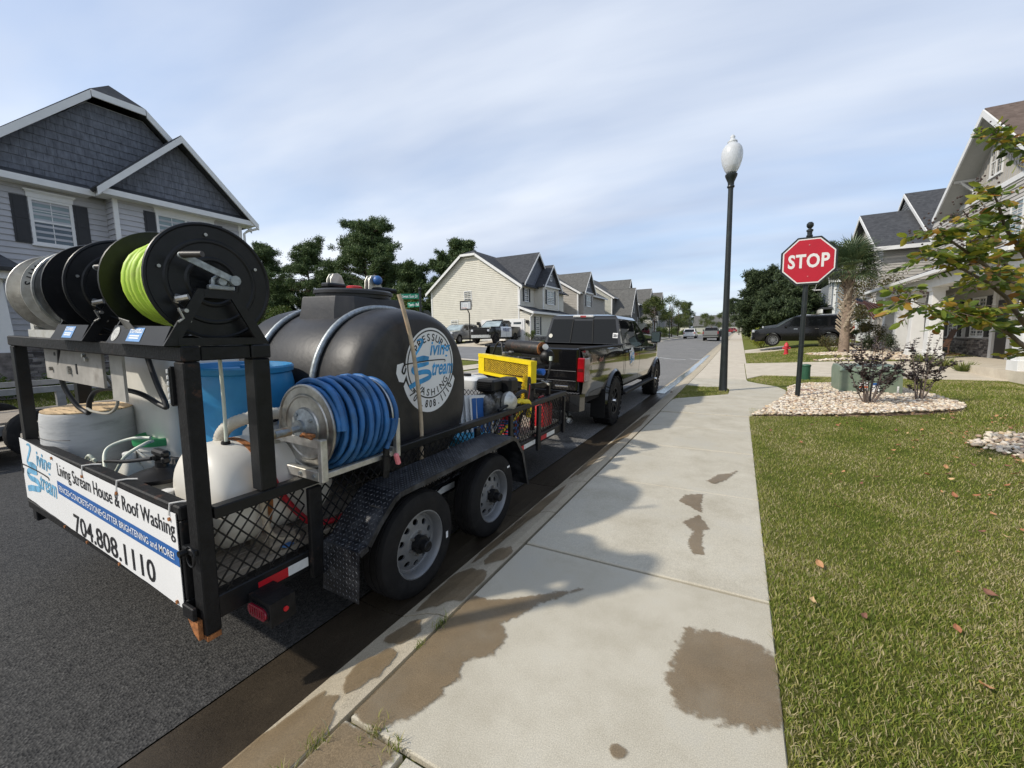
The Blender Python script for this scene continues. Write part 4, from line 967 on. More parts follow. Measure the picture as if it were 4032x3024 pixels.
for k in range(4):
 t=2*math.pi*k/4+.6;hs.cyl((BX+.08*math.cos(t),1.36,BZ+.08*math.sin(t)),(BX+.08*math.cos(t),1.345,BZ+.08*math.sin(t)),.010,n=8)
hs.build('hub',M_GALV,br,smooth=True,angle=35)
sv=MB();sv.cyl((BX-.005,1.285,BZ-.004),(BX-.012,1.17,BZ-.006),.024,n=14);sv.build('swivel',mat('brass_swivel',(.42,.36,.26),.45,.8,var=.25,scale=20,over=(.25,.1,.04),over_amt=.4,over_scale=20),br,smooth=True,angle=40)
rs_=MB();rs_.box(BX+.06,BX+.12,1.31,1.345,1.0085,1.03,bev=.006);rs_.tube([(BX+.03,1.32,1.012),(BX+.08,1.30,1.035),(BX+.13,1.31,1.012)],.008,6);rs_.build('rusty_catch',M_RUST,br,smooth=True)
MB().cyl((BX,1.80,BZ+.14),(BX+.01,1.90,BZ+.145),.014,n=10).build('crank_grip',M_BLACKPL,br,smooth=True)
for x in(-.16,-.02,.09):MB().cyl((x,1.3095,.817),(x,1.302,.817),.011,n=8).build('bolt',M_GALV,br)
def hose_thing(name,label,pts,r,m,cat='hose',sub=10,n=10,group=None):
 P=[Vector(p)for p in pts];Q=[]
 for i in range(len(P)-1):
  p0=P[max(i-1,0)];p1=P[i];p2=P[i+1];p3=P[min(i+2,len(P)-1)]
  for k in range(sub):
   t=k/sub;Q.append(0.5*((2*p1)+(-p0+p2)*t+(2*p0-5*p1+4*p2-p3)*t*t+(-p0+3*p1-3*p2+p3)*t**3))
 Q.append(P[-1])
 rr=r(len(Q))if callable(r)else r
 return single(MB().tube([tuple(q)for q in Q],rr,n),name,m,label,cat,tuple(P[0]),TM,group,True,80)
hose_thing('red_hose','red rubber hose hanging from the blue-hose reel swivel down to the deck',[(BX-.012,1.18,BZ-.02),(-.075,1.16,.93),(-.07,1.20,.80),(-.085,1.26,.68),(-.09,1.34,.56),(-.08,1.42,.48),(-.09,1.60,.44),(-.2,1.9,.436)],.0165,M_RED)
M_DRUM=mat('blue_poly_drum',(.022,.20,.42),.42,var=.14,scale=5,over=(.04,.26,.46),over_amt=.4,over_scale=3)
dr=thing('plastic_drum','tall bright blue plastic drum with torn hazard label','drum',(-.76,1.445,.42),TM)
dcx,dcy=-.76,1.445
MB().lathe([(.27,.42),(.285,.44),(.288,.60),(.296,.62),(.288,.64),(.29,.86),(.298,.885),(.29,.91),(.289,1.15),(.293,1.22),(.285,1.265),(.278,1.29),(.292,1.30),(.295,1.328),(.285,1.338),(.272,1.334),(.262,1.305),(.05,1.301)],(dcx,dcy,0),(0,0,1),48).build('body',M_DRUM,dr,smooth=True,angle=35)
MB().cyl((dcx-.12,dcy+.1,1.302),(dcx-.12,dcy+.1,1.323),.035,n=14).build('bung',M_DRUM,dr)
def on_drum(mb,a0,a1,z0,z1,r,mi=0,n=8):
 L=[(dcx+r*math.cos(R(a0+(a1-a0)*i/n)),dcy+r*math.sin(R(a0+(a1-a0)*i/n)))for i in range(n+1)]
 mb.add([(x,y,z0)for x,y in L]+[(x,y,z1)for x,y in L],[(i,i+1,n+2+i,n+1+i)for i in range(n)],mi)
lbl=MB();on_drum(lbl,-38,-6,.62,.86,.2985);lb1=lbl.build('label',M_WHITE,dr,fix=False)
lbl=MB();on_drum(lbl,-36,-8,.80,.85,.3);lbl.build('label_band',M_BLUEINK,lb1,fix=False)
lbl=MB()
for i,ch in enumerate('1CHL'):
 a=R(-33+i*6.5);lay_text(lbl,ch,(dcx+.3015*math.cos(a),dcy+.3015*math.sin(a),.806),(-math.sin(a),math.cos(a),0),EZ,width=.022,height=.036,bold=.03)
lbl.build('label_print',M_WINK,lb1,fix=False)
lbl=MB();on_drum(lbl,-80,-58,.70,.86,.2985);lb2=lbl.build('label',M_WHITE,dr,fix=False)
for z0,z1,m in((.795,.82,M_BLUEINK),(.77,.794,M_REDT),(.745,.769,mat('yellow_ink',(.7,.45,.03),.5))):
 lbl=MB();on_drum(lbl,-79,-63,z0,z1,.3);lbl.build('label_band',m,lb2,fix=False)
lbl=MB()
for i,ch in enumerate('BLEACH'):
 a=R(-78+i*3.4);lay_text(lbl,ch,(dcx+.3*math.cos(a),dcy+.3*math.sin(a),.83),(-math.sin(a),math.cos(a),0),EZ,width=.013,height=.02,bold=.02)
lbl.build('label_print',M_INK,lb2,fix=False)
hose_thing('ivory_dip_tube','straight white dip tube standing in the small white tank before the blue drum',[(-.33,1.12,.96),(-.335,1.125,1.1),(-.325,1.12,1.25),(-.31,1.11,1.42)],.0085,M_IVORY)
to=thing('tote_tank','square white poly tote tank on a metal stand behind the rack','tank',(-1.68,1.55,.42),TM)
def rrect(x0,x1,y0,y1,r,z,n=4):
 pts=[]
 for cx,cy,a in((x1-r,y1-r,0),(x0+r,y1-r,90),(x0+r,y0+r,180),(x1-r,y0+r,270)):
  for i in range(n+1):
   t=R(a+90*i/n);pts.append((cx+r*math.cos(t),cy+r*math.sin(t),z))
 return pts
MB().loft([rrect(-2.06,-1.27,1.28,1.72,.05,z)for z in(.70,.72)]+[rrect(-2.08+d,-1.25-d,1.26+d,1.74-d,.06,z)for z,d in((.76,0),(1.28,0),(1.35,.015),(1.40,.06))]).build('body',M_WHITEPL,to,smooth=True,angle=40)
st_=MB()
for x in(-2.08,-1.28):st_.box(x,x+.04,1.26,1.30,.42,.66);st_.box(x,x+.04,1.70,1.74,.42,.66)
st_.box(-2.08,-1.24,1.255,1.295,.66,.698);st_.box(-2.08,-1.24,1.70,1.74,.66,.698);st_.box(-2.08,-2.04,1.296,1.699,.66,.698);st_.box(-1.28,-1.24,1.296,1.699,.66,.698)
st_.build('stand',mat('grey_steel_stand',(.12,.115,.11),.6,.3,var=.3,scale=10),to)
vv=MB();vv.cyl((-2.0,1.26,.78),(-2.0,1.20,.78),.022,n=10);vv.cyl((-2.02,1.21,.78),(-1.9,1.21,.78),.018,n=10);vv.build('outlet_valve',M_BLACKPL,to)
su=thing('barrel','squat grey-white round barrel with a peeling tan wood top','barrel',(-1.98,1.07,.42),TM)
MB().lathe([(.240,.42),(.244,.44),(.242,.70),(.237,.95),(.232,.99),(.226,1.0)],(-1.93,1.07,0),(0,0,1),40).build('body',mat('painted_barrel',(.46,.465,.46),.75,var=.12,scale=4,over=(.26,.26,.255),over_amt=.34,over_scale=5,stretch=(1,1,5),bump=.2,bscale=25),su,smooth=True,angle=40)
MB().lathe([(.227,1.0005),(.228,1.008),(.18,1.012),(.0,1.011)],(-1.93,1.07,0),(0,0,1),40).build('wood_top',mat('peeling_wood',(.58,.42,.24),.8,var=.35,scale=9,over=(.16,.10,.05),over_amt=.40,over_scale=10,over_sharp=.04,stretch=(1,4,1)),su,smooth=True,angle=30)
for z in(.60,.72,.84):
 MB().tube([(-1.93+.2435*math.cos(t),1.07+.2435*math.sin(t),z+.004*math.sin(3*t))for t in np.linspace(R(-130),R(-40),22)],.0018,4).build('crack',M_INK,su)
wt=thing('leg_tank','white horizontal poly leg tank with rusty strap beside the kerb-side rail','tank',(-.40,1.35,.42),TM)
def wt_ring(y,sc,n=40):
 out=[]
 for i in range(n):
  t=2*math.pi*i/n;c,s_=math.cos(t),math.sin(t);e=.9
  out.append((-.385+.275*sc*math.copysign(abs(c)**e,c),y,max(.425,.70+.275*sc*math.copysign(abs(s_)**e,s_))))
 return out
MB().loft([wt_ring(y,s_)for y,s_ in((.965,.35),(.972,.62),(.985,.80),(1.01,.92),(1.05,.98),(1.09,1.0),(1.16,1.0),(1.175,.985),(1.215,.985),(1.23,1.0),(1.45,1.0),(1.55,.97),(1.60,.85),(1.62,.5))]).build('body',mat('natural_poly',(.72,.69,.62),.42,var=.05,scale=3,over=(.52,.46,.36),over_amt=.27,over_scale=4,over_sharp=.15),wt,smooth=True,angle=60)
for sc in(1,):
 r_o=[(x,y,z)for x,y,z in wt_ring(1.178,1.004)];r_o2=wt_ring(1.212,1.004)
 MB().loft([wt_ring(1.178,.99),r_o,r_o2,wt_ring(1.212,.99)],False,False).build('rust_strap',M_RUST,wt)
MB().lathe([(.11,.93),(.10,.985),(.075,1.01),(.075,1.03)],(-.43,1.37,0),(0,0,1),24).build('filler_neck',M_WHITEPL,wt,smooth=True,angle=40)
MB().lathe([(.08,1.031),(.082,1.06),(.07,1.075),(.0,1.076)],(-.43,1.37,0),(0,0,1),18).build('cap',M_BLACKPL,wt,smooth=True,angle=40)
MB().lathe([(.022,.97),(.02,.985),(.0,.986)],(-.335,1.12,0),(0,0,1),12).build('grommet',M_BLACKPL,wt)
bk=thing('bucket','white plastic bucket with green lid between the tote tank and the sprayer','bucket',(-1.50,1.30,.42),TM)
MB().lathe([(.125,.42),(.128,.43),(.143,.74),(.150,.745),(.150,.757),(.144,.76),(.146,.79)],(-1.50,1.30,0),(0,0,1),32).build('body',M_WHITEPL,bk,smooth=True,angle=35)
MB().lathe([(.158,.778),(.160,.80),(.158,.822),(.150,.83),(.140,.822),(.135,.812),(.0,.812)],(-1.50,1.30,0),(0,0,1),36).build('lid',mat('green_lid',(.03,.25,.09),.4,var=.15,scale=8),bk,smooth=True,angle=35)
MB().tube([(-1.50+.156*math.cos(t),1.30+.156*math.sin(t),.77-.10*abs(math.sin(t*1.0+1.57)))for t in np.linspace(-2.6,-.3,14)],.003,6).build('handle',M_GALV,bk)
sp=thing('pump_sprayer','white pump sprayer with black collar and black pump handle behind the tailgate','sprayer',(-.80,1.0,.42),TM)
sx_,sy_=-.80,1.02
MB().lathe([(.135,.42),(.145,.45),(.145,.58),(.13,.64),(.105,.675),(.098,.72),(.105,.735)],(sx_,sy_,0),(0,0,1),32).build('bottle',M_WHITEPL,sp,smooth=True,angle=50)
MB().lathe([(.12,.735),(.145,.74),(.148,.762),(.125,.772),(.06,.79),(.045,.80)],(sx_,sy_,0),(0,0,1),32).build('collar',M_BLACKPL,sp,smooth=True,angle=35)
hd=MB();hd.cyl((sx_,sy_,.80),(sx_,sy_,.83),.03,n=14);hd.box(sx_-.065,sx_+.065,sy_-.022,sy_+.022,.86,.895,bev=.01);hd.box(sx_-.065,sx_-.035,sy_-.02,sy_+.02,.825,.862,bev=.008);hd.box(sx_+.035,sx_+.065,sy_-.02,sy_+.02,.825,.862,bev=.008);hd.build('pump_handle',M_BLACKPL,sp)
def jug(x,y,z0,s,label,capcol):
 t=thing('jug',label,'jug',(x,y,z0),TM,'chemical jugs on the trailer deck')
 MB().loft([rrect(x-.08*s,x+.08*s,y-.06*s,y+.06*s,.025*s,z0)]+[rrect(x-.085*s,x+.085*s,y-.065*s,y+.065*s,.03*s,z0+.17*s),rrect(x-.06*s,x+.06*s,y-.05*s,y+.05*s,.03*s,z0+.23*s),rrect(x-.032*s,x+.032*s,y-.032*s,y+.032*s,.0318*s,z0+.27*s),rrect(x-.03*s,x+.03*s,y-.03*s,y+.03*s,.0298*s,z0+.285*s)]).build('body',M_WHITEPL,t,smooth=True,angle=50)
 MB().lathe([(.034*s,z0+.286*s),(.036*s,z0+.325*s),(.03*s,z0+.33*s),(0.0,z0+.331*s)],(x,y,0),(0,0,1),18).build('cap',capcol,t,smooth=True,angle=40)
 return t
WC=mat('white_cap',(.75,.75,.74),.4,var=.03)
jug(-.60,.955,.42,.93,'white jug with white cap tucked behind the tailgate latch end',WC)
jug(-1.56,.955,.42,.86,'pale grey jug with white cap before the wood-topped barrel',WC)
jug(-1.52,1.12,.42,.98,'white jug standing between barrel and green-lidded bucket',WC)
bgm=mat('navy_bag',(.016,.03,.085),.7,var=.3,scale=10,bump=.4,bscale=14)
bg_=MB();rings=[]
for k,(z,sx1,sy1)in enumerate(((.42,.16,.11),(.47,.20,.13),(.55,.19,.12),(.62,.13,.08),(.655,.06,.04),(.66,.02,.02))):
 rings.append([(-1.12+sx1*math.cos(t)*(1+.12*noise1(t*2+k,k)),1.03+sy1*math.sin(t)*(1+.12*noise1(t*2.3,k)),z+.012*noise1(t*3,k))for t in np.linspace(0,2*math.pi,25)[:-1]])
single(bg_.loft(rings),'cloth_bag',bgm,'crumpled navy cloth bag lying among the jugs','bag',(-1.12,1.03,.42),TM,None,True,60)
hose_thing('ivory_hose','loose ivory hose looping over the jugs beside the bucket',[(-1.30,1.16,.86),(-1.42,1.10,.85),(-1.47,1.0,.80),(-1.36,.95,.70),(-1.22,.93,.63),(-1.38,.92,.595),(-1.55,.92,.60),(-1.60,.93,.68),(-1.56,.94,.76),(-1.50,.96,.70),(-1.42,.97,.65),(-1.30,.97,.68),(-1.20,1.0,.80),(-1.16,1.08,.86),(-1.22,1.14,.855)],.0095,M_IVORY)
hose_thing('ivory_hose','short ivory hose end curling over the barrel-side jug cap',[(-1.52,.93,.66),(-1.545,.94,.71),(-1.535,.95,.735),(-1.50,.95,.738)],.0095,M_IVORY)
hose_thing('black_hose','thin black hose arching to the sprayer handle',[(-1.56,.96,.70),(-1.38,.97,.745),(-1.15,.98,.78),(-.86,1.0,.84)],.011,M_BHOSE)
hose_thing('black_hose','black hose drooping in a loop under the rack on the road side',[(-1.66,.90,1.46),(-1.77,.92,1.30),(-1.80,.93,1.18),(-1.74,.96,1.06),(-1.68,.98,1.02),(-1.62,.98,1.02),(-1.58,.98,1.10),(-1.48,.99,1.17),(-1.24,1.0,1.20),(-.98,1.02,1.19),(-.80,1.04,1.14),(-.76,1.05,1.14),(-.85,1.05,1.26),(-.93,1.05,1.40)],.0135,M_BHOSE)
hose_thing('clear_hose','grey clear hose hanging in a long loop below the rack beam',[(-1.45,.94,1.44),(-1.33,.96,1.33),(-1.21,.98,1.22),(-1.20,.99,1.12),(-1.30,.98,1.05),(-1.5,.97,1.04),(-1.60,.97,1.05)],.008,mat('clear_hose_mat',(.33,.31,.26),.35,var=.15))
def rib_r(n):return[(.034 if(i//1)%2 else .029)for i in range(n)]
hose_thing('suction_hose','ribbed beige suction hose curving between small white tank and blue drum',[(-.46,1.15,.93),(-.43,1.15,1.00),(-.38,1.17,1.055),(-.31,1.22,1.09),(-.295,1.34,1.095),(-.29,1.42,1.085),(-.27,1.50,1.06)],rib_r,M_RIB,sub=10,n=14)
hose_thing('beige_hose','upright beige braided hose hanging behind the rack post',[(-.13,1.20,1.13),(-.10,1.17,1.02),(-.088,1.16,.90),(-.085,1.155,.78),(-.085,1.15,.62),(-.085,1.19,.50),(-.085,1.32,.44)],.0165,mat('beige_hose_mat',(.52,.44,.33),.6,var=.15,scale=40))
sg2=MB();sg2.obox((-.10,1.22,.438),(.14,.05,.012),Matrix.Rotation(.5,3,'Z'),bev=.004);single(sg2,'blue_rag',mat('blue_rag',(.05,.16,.38),.6,var=.4,scale=30),'scrap of blue plastic lying on the deck behind the mesh','rag',(-.10,1.22,.43),TM)
single(MB().box(-.26,-.07,1.16,1.30,.419,.50,bev=.004),'wood_block',M_WOOD,'weathered wood block on the deck behind the rear mesh bay','block',(-.16,1.23,.419),TM)
hose_thing('wooden_pole','pale wooden pole leaning upright against the black tank end',[(-.075,2.31,.42),(-.065,2.31,.8),(-.06,2.28,1.1),(-.06,2.22,1.45),(-.07,2.15,1.70),(-.085,2.125,1.80)],.0145,mat('pole_wood',(.50,.40,.28),.6,var=.25,scale=12,over=(.45,.20,.08),over_amt=.35,over_scale=2),cat='pole')
ys=thing('yard_signs','blue and white yard signs stacked upright beside the tank','sign',(-.2,3.2,.42),TM)
for i in range(4):
 x=-.33+i*.035
 s_=MB().add([(x,3.12+i*.03,.52),(x+.05,3.46+i*.02,.52),(x+.04,3.43+i*.02,.93),(x-.01,3.09+i*.03,.955)],[(0,1,2,3)]).build('sign_sheet',M_WHITE,ys,fix=False)
 if i==3:
  b_=MB()
  for u0,u1 in((.08,.22),(.30,.58),(.68,.90)):
   A=Vector((x+.003,3.12+i*.03,.52));B=Vector((x+.053,3.46+i*.02,.52));Cc=Vector((x+.043,3.43+i*.02,.93));D=Vector((x-.007,3.09+i*.03,.955))
   b_.add([tuple(A.lerp(B,u0)),tuple(A.lerp(B,u1)),tuple(D.lerp(Cc,u1).lerp(B,.06)),tuple(D.lerp(Cc,u0).lerp(A,.06))],[(0,1,2,3)])
  b_.build('blue_print',M_BLUEINK,s_,fix=False)
single(MB().box(-.34,-.06,2.98,3.30,.42,.60,bev=.02),'blue_crate',mat('light_blue_crate',(.05,.36,.56),.5,var=.2),'light blue plastic crate beside the tank front','crate',(-.2,3.1,.42),TM)
pe=thing('pump_engine','small petrol pump engine with white fuel tank ahead of the black tank','engine',(-.38,3.55,.42),TM)
MB().loft([rrect(-.66,-.34,3.44,3.72,.05,.97),rrect(-.67,-.33,3.43,3.73,.06,1.0),rrect(-.67,-.33,3.43,3.73,.06,1.06),rrect(-.64,-.36,3.46,3.70,.06,1.09)]).build('fuel_tank',mat('white_tank_paint',(.68,.68,.66),.35,var=.05,over=(.3,.28,.25),over_amt=.25,over_scale=7),pe,smooth=True,angle=40)
MB().cyl((-.52,3.56,1.09),(-.52,3.56,1.115),.04,n=16).build('fuel_cap',M_BLACKPL,pe)
af=MB().box(-.325,-.12,3.42,3.60,.96,1.085,bev=.02)
for i in range(5):af.box(-.31,-.15,3.414,3.419,.975+i*.02,.985+i*.02)
af.build('air_cleaner',M_BLACKPL,pe)
MB().box(-.20,-.04,3.62,3.80,.93,1.09,bev=.025).build('muffler_guard',M_BLACKPL,pe)
M_CAST=mat('cast_metal',(.20,.195,.185),.5,.7,var=.4,scale=25,over=(.05,.045,.04),over_amt=.45,over_scale=12)
MB().box(-.36,-.10,3.46,3.74,.72,.955,bev=.05).build('crankcase',M_CAST,pe)
for k in range(6):MB().box(-.34,-.12,3.45,3.76,.83+k*.018,.837+k*.018).build('cooling_fin',M_CAST,pe)
MB().lathe([(.13,0),(.125,.05),(.09,.08),(.05,.085)],(-.24,3.45,.82),(0,-1,0),24).build('recoil_cover',M_CAST,pe,smooth=True,angle=40)
MB().lathe([(.10,0),(.11,.04),(.06,.10),(.03,.11)],(-.09,3.62,.85),(1,0,0),20).build('pump_head',M_ALUP,pe,smooth=True,angle=40)
pf=MB();pf.box(-.60,-.08,3.42,3.45,.69,.72);pf.box(-.60,-.08,3.78,3.81,.69,.72)
for x in(-.6,-.11):
 for y in(3.42,3.78):pf.box(x,x+.03,y,y+.03,.42,.69)
pf.tube([(-.05,3.40,.80),(-.03,3.55,.83),(-.04,3.8,.80),(-.06,4.0,.72)],.016,8);pf.build('skid',M_BLACKSTEEL,pe)
hose_thing('black_hose','thick black hose leading forward from the small pump engine',[(-.08,3.70,.85),(-.03,3.86,.93),(-.04,3.98,.88),(-.10,4.02,.70),(-.2,4.1,.46)],.02,M_BHOSE)
ek=thing('engine_skid','engine skid with bright yellow mesh belt guard and black muffler at the trailer front','engine',(-.55,4.5,.42),TM)
M_YEL=mat('safety_yellow',(.80,.60,.006),.42,var=.08,scale=6,over=(.35,.22,.01),over_amt=.24,over_scale=9)
A=Vector((-1.04,4.56,0));B=Vector((-.105,4.22,0));gd=(B-A).normalized();gn=Vector((-gd.y,gd.x,0));gl=(B-A).length
GM=Matrix(((gd.x,gn.x,0,A.x),(gd.y,gn.y,0,A.y),(0,0,1,0),(0,0,0,1)))
zT=lambda u:1.262-.04*u/gl;zB=lambda u:1.005-.035*u/gl
def yb(u0,u1,za,zb,v0=0,v1=.085):
 m=MB().box(u0,u1,v0,v1,0,1,bev=0)
 m.v=[(x,y,(za[0]+(za[1]-za[0])*((x-u0)/(u1-u0))if z<.5 else zb[0]+(zb[1]-zb[0])*((x-u0)/(u1-u0))))for x,y,z in m.v]
 return m.rigid(GM)
yb(0,gl,(zT(0)-.045,zT(gl)-.045),(zT(0),zT(gl)),-.004,.09).build('guard_top',M_YEL,ek)
yb(0,gl,(zB(0),zB(gl)),(zB(0)+.035,zB(gl)+.035)).build('guard_bottom',M_YEL,ek)
yb(0,.12,(zB(0)+.0355,zB(.12)+.0355),(zT(0)-.0455,zT(.12)-.0455)).build('guard_side',M_YEL,ek)
yb(gl-.05,gl,(zB(gl)+.0355,zB(gl)+.0355),(zT(gl-.05)-.0455,zT(gl)-.0455)).build('guard_side',M_YEL,ek)
yb(.03,gl-.03,(zB(0)+.03,zB(gl)+.03),(zT(0)-.04,zT(gl)-.04),.06,.08).build('guard_back',mat('dark_brown_backing',(.07,.035,.012),.8,var=.8,scale=20),ek)  # sheet behind the mesh, coloured dark brown so the holes stand out
mg=expanded(.121,gl-.051,1.04,1.205,.012,py=.044,pz=.024,w=.005,t=.004,plane='y').rigid(GM)
mg.build('guard_mesh',mat('rusty_yellow_mesh',(.60,.40,.02),.6,var=.4,scale=25),ek)
sk=MB()
for x,y in((-1.02,4.62),(-.10,4.27),(-.98,4.95),(-.06,4.62)):sk.box(x-.02,x+.02,y-.02,y+.02,.42,.91)
sk.bar((-1.02,4.60,.935),(-.08,4.24,.935),.05,.05);sk.bar((-1.0,4.97,.935),(-.03,4.62,.935),.05,.05);sk.bar((-.10,4.26,.936),(-.05,4.62,.936),.05,.05)
sk.build('skid',M_BLACKSTEEL,ek)
MB().obox((-.55,4.62,1.10),(.62,.26,.28),-.35,bev=.05).build('engine_block',mat('engine_black',(.02,.02,.02),.55,.2,var=.6,scale=16,over=(.16,.15,.14),over_amt=.33,over_scale=9),ek)
e1,e2=Vector((-.72,4.80,1.368)),Vector((-.135,4.56,1.352))
MB().lathe([(.0,0),(.065,.0),(.080,.012),(.082,.04),(.082,(e2-e1).length-.02),(.076,(e2-e1).length)],tuple(e1),tuple(e2-e1),28).build('muffler',mat('muffler_black',(.03,.028,.027),.5,.4,var=.4,scale=30,over=(.20,.09,.06),over_amt=.33,over_scale=6),ek,smooth=True,angle=40)
MB().lathe([(.070,0),(.081,.004),(.081,.012),(.06,.01),(.03,-.004)],tuple(e2),tuple(e2-e1),24).build('muffler_end',M_RUST,ek,smooth=True)
MB().lathe([(.028,0),(.035,.01),(.035,.03),(.018,.032)],(-.075,4.52,1.375),(.6,-.7,.2),18).build('fuel_pump',M_ALUP,ek,smooth=True)
MB().lathe([(.04,0),(.085,.015),(.09,.08),(.07,.11),(.03,.115)],(-.12,4.60,1.26),(.9,-.35,0),24).build('fan_housing',M_BLACKPL,ek,smooth=True,angle=40)
for k in range(9):MB().obox((-.40+random.uniform(-.2,.25),4.50+random.uniform(-.04,.12),1.20+random.uniform(-.14,.10)),(random.uniform(.03,.09),random.uniform(.03,.08),random.uniform(.03,.08)),random.uniform(-.5,.5),bev=.012).build('engine_fitting',M_CAST,ek)
MB().lathe([(.0,0),(.034,.0),(.038,.006),(.038,.085),(.03,.09),(.0,.09)],(-.10,4.39,1.092),(1,-.2,.02),20).build('oil_filter',mat('blue_filter',(.012,.12,.48),.35,var=.15),ek,smooth=True,angle=40)
MB().tube([(.01,4.50,1.24),(.015,4.49,1.17),(0,4.47,1.06),(-.04,4.45,.98)],.0125,8).build('drain_tube',M_BHOSE,ek,smooth=True)
MB().cyl((.012,4.50,1.22),(.012,4.50,1.27),.018,n=12).build('tube_fitting',M_IVORY,ek)
MB().cyl((-.06,4.42,.985),(.06,4.36,.955),.012,n=10).build('drain_cock',M_ALUP,ek)
MB().tube([(-.88,4.66,1.26),(-.83,4.65,1.37),(-.78,4.64,1.42),(-.73,4.63,1.40),(-.69,4.60,1.25)],.014,8).build('fuel_line',M_BHOSE,ek,smooth=True)
for i,(x,y,lb_)in enumerate(((-.30,4.05,'red fuel can under the engine skid beside the brush'),(-.14,4.60,'red fuel can standing at the trailer front corner'))):
 c=thing('fuel_can',lb_,'fuel can',(x,y,.42),TM,'red fuel cans')
 MB().loft([rrect(x-.10,x+.10,y-.13,y+.13,.03,z)for z in(.42,.66)]+[rrect(x-.07,x+.07,y-.10,y+.10,.03,.72)]).build('body',mat('red_can',(.45,.015,.02),.4,var=.15,scale=8),c,smooth=True,angle=40)
 MB().tube([(x,y-.08,.715),(x,y-.06,.765),(x,y+.04,.765),(x,y+.07,.715)],.014,8).build('handle',MATS['red_can'],c)
 MB().cyl((x,y+.11,.70),(x,y+.14,.77),.02,.014,10).build('spout',M_BLACKPL,c)
bsh=thing('brush','long brush head with bright yellow bristles hooked over the kerb-side rail','brush',(-.07,4.06,.79),TM)
MB().prism([(4.055,.76),(4.14,.76),(4.145,1.02),(4.13,1.055),(4.10,1.062),(4.07,1.05),(4.055,1.02)],'x',-.095,-.065).build('block',M_BLACKPL,bsh)
br_=MB();rr=random.Random(3)
for i in range(900):
 z=rr.uniform(.76,1.05);x=rr.uniform(-.092,-.068);L=rr.uniform(.055,.085)
 q=max(0,z-1.0)*1.2;y0=4.054+q*.3
 br_.bar((x,y0,z),(x+rr.uniform(-.015,.015),y0-L,z+rr.uniform(-.012,.012)+q*.9),.0025,.0025)
bo=br_.build('bristles',mat('yellow_bristle',(.85,.62,.03),.6,var=.25,scale=60),bsh);bo['kind']='stuff'
MB().cyl((-.064,4.10,.98),(-.056,4.10,.98),.008,n=8).build('screw',M_ALU,bsh)
MB().tube([(-.06,4.10,.97),(-.04,4.05,.88),(-.045,4.02,.79),(-.05,3.98,.76)],.0045,6).build('tie',M_RED,bsh)
hose_thing('yellow_strap','yellow padded strap lying over the rail below the brush',[(-.06,3.76,.80),(-.05,3.84,.83),(-.03,3.92,.81),(-.02,3.98,.80),(-.03,4.04,.74),(-.05,4.06,.62)],.028,MATS['yellow_bristle'],cat='strap')
hose_thing('tool_handle','grey bent tube handle resting on the rail ahead of the yard signs',[(-.08,3.38,.60),(-.06,3.46,.74),(-.045,3.52,.805),(-.04,3.62,.825),(-.06,3.78,.83)],.013,M_GALV,cat='handle')
hose_thing('yellow_tool','yellow tool shaft lying low behind the mesh near the brush',[(-.12,3.3,.44),(-.10,3.6,.56),(-.08,3.95,.70)],.016,MATS['yellow_bristle'],cat='tool')
for i,(x,y)in enumerate(((-.5,3.95),(-.16,3.75),(-.55,4.2))):
 single(MB().tube([(x+.13*math.cos(t),y+.13*math.sin(t),.44+.01*t)for t in np.linspace(0,18.8,60)],.011,7),'hose_coil',[M_BHOSE,mat('blue_cord',(.04,.12,.35),.5),M_IVORY][i],['coil of black hose on the deck under the engines','coil of blue cord on the deck behind the front mesh bay','coil of ivory hose on the deck near the red can'][i],'hose',(x,y,.42),TM,None,True,80)
# vehicles (own frame: x to the right, y forward, z up, origin on the road under the tail)
def car_paint(name,col,rough=.18,coat=1.0,dirt=0.0):
 return mat(name,col,rough,0.0,var=.05,scale=3,coat=coat,spec=.4)
M_CARBLACK=car_paint('gloss_black_paint',(.006,.006,.007),.10)
M_TRIM=mat('matte_black_trim',(.007,.007,.0075),.6,spec=.3,var=.2,scale=20)
M_GLASSD=mat('tinted_glass',(.006,.007,.008),.03,var=0,spec=.3)
M_CHROME=mat('chrome',(.75,.76,.77),.12,1.0,var=.05)
M_HEAD=mat('headlight_glass',(.55,.57,.60),.08,.3,var=.3,scale=14)
M_TAIL=mat('tail_lens',(.30,.006,.010),.12,var=.25,scale=9,spec=.8)
M_TAILD=mat('tail_lens_dark',(.10,.01,.01),.12,var=.3,scale=9,spec=.8)
M_RIMB=mat('black_wheel',(.012,.012,.013),.3,.5,var=.2)
M_UNDER=mat('underbody',(.01,.01,.01),.9,var=.2)
def interp(pts,y):
 if y<=pts[0][0]:return pts[0][1]
 for(a,za),(b,zb)in zip(pts[:-1],pts[1:]):
  if y<=b:return za+(zb-za)*((y-a)/(b-a)if b>a else 1)
 return pts[-1][1]
def samples(y0,y1,extra,st=.12):
 s={round(y0,4),round(y1,4)}
 n=max(1,int((y1-y0)/st))
 for i in range(n+1):s.add(round(y0+(y1-y0)*i/n,4))
 for e in extra:
  if y0<e<y1:s.add(round(e,4))
 return sorted(s)
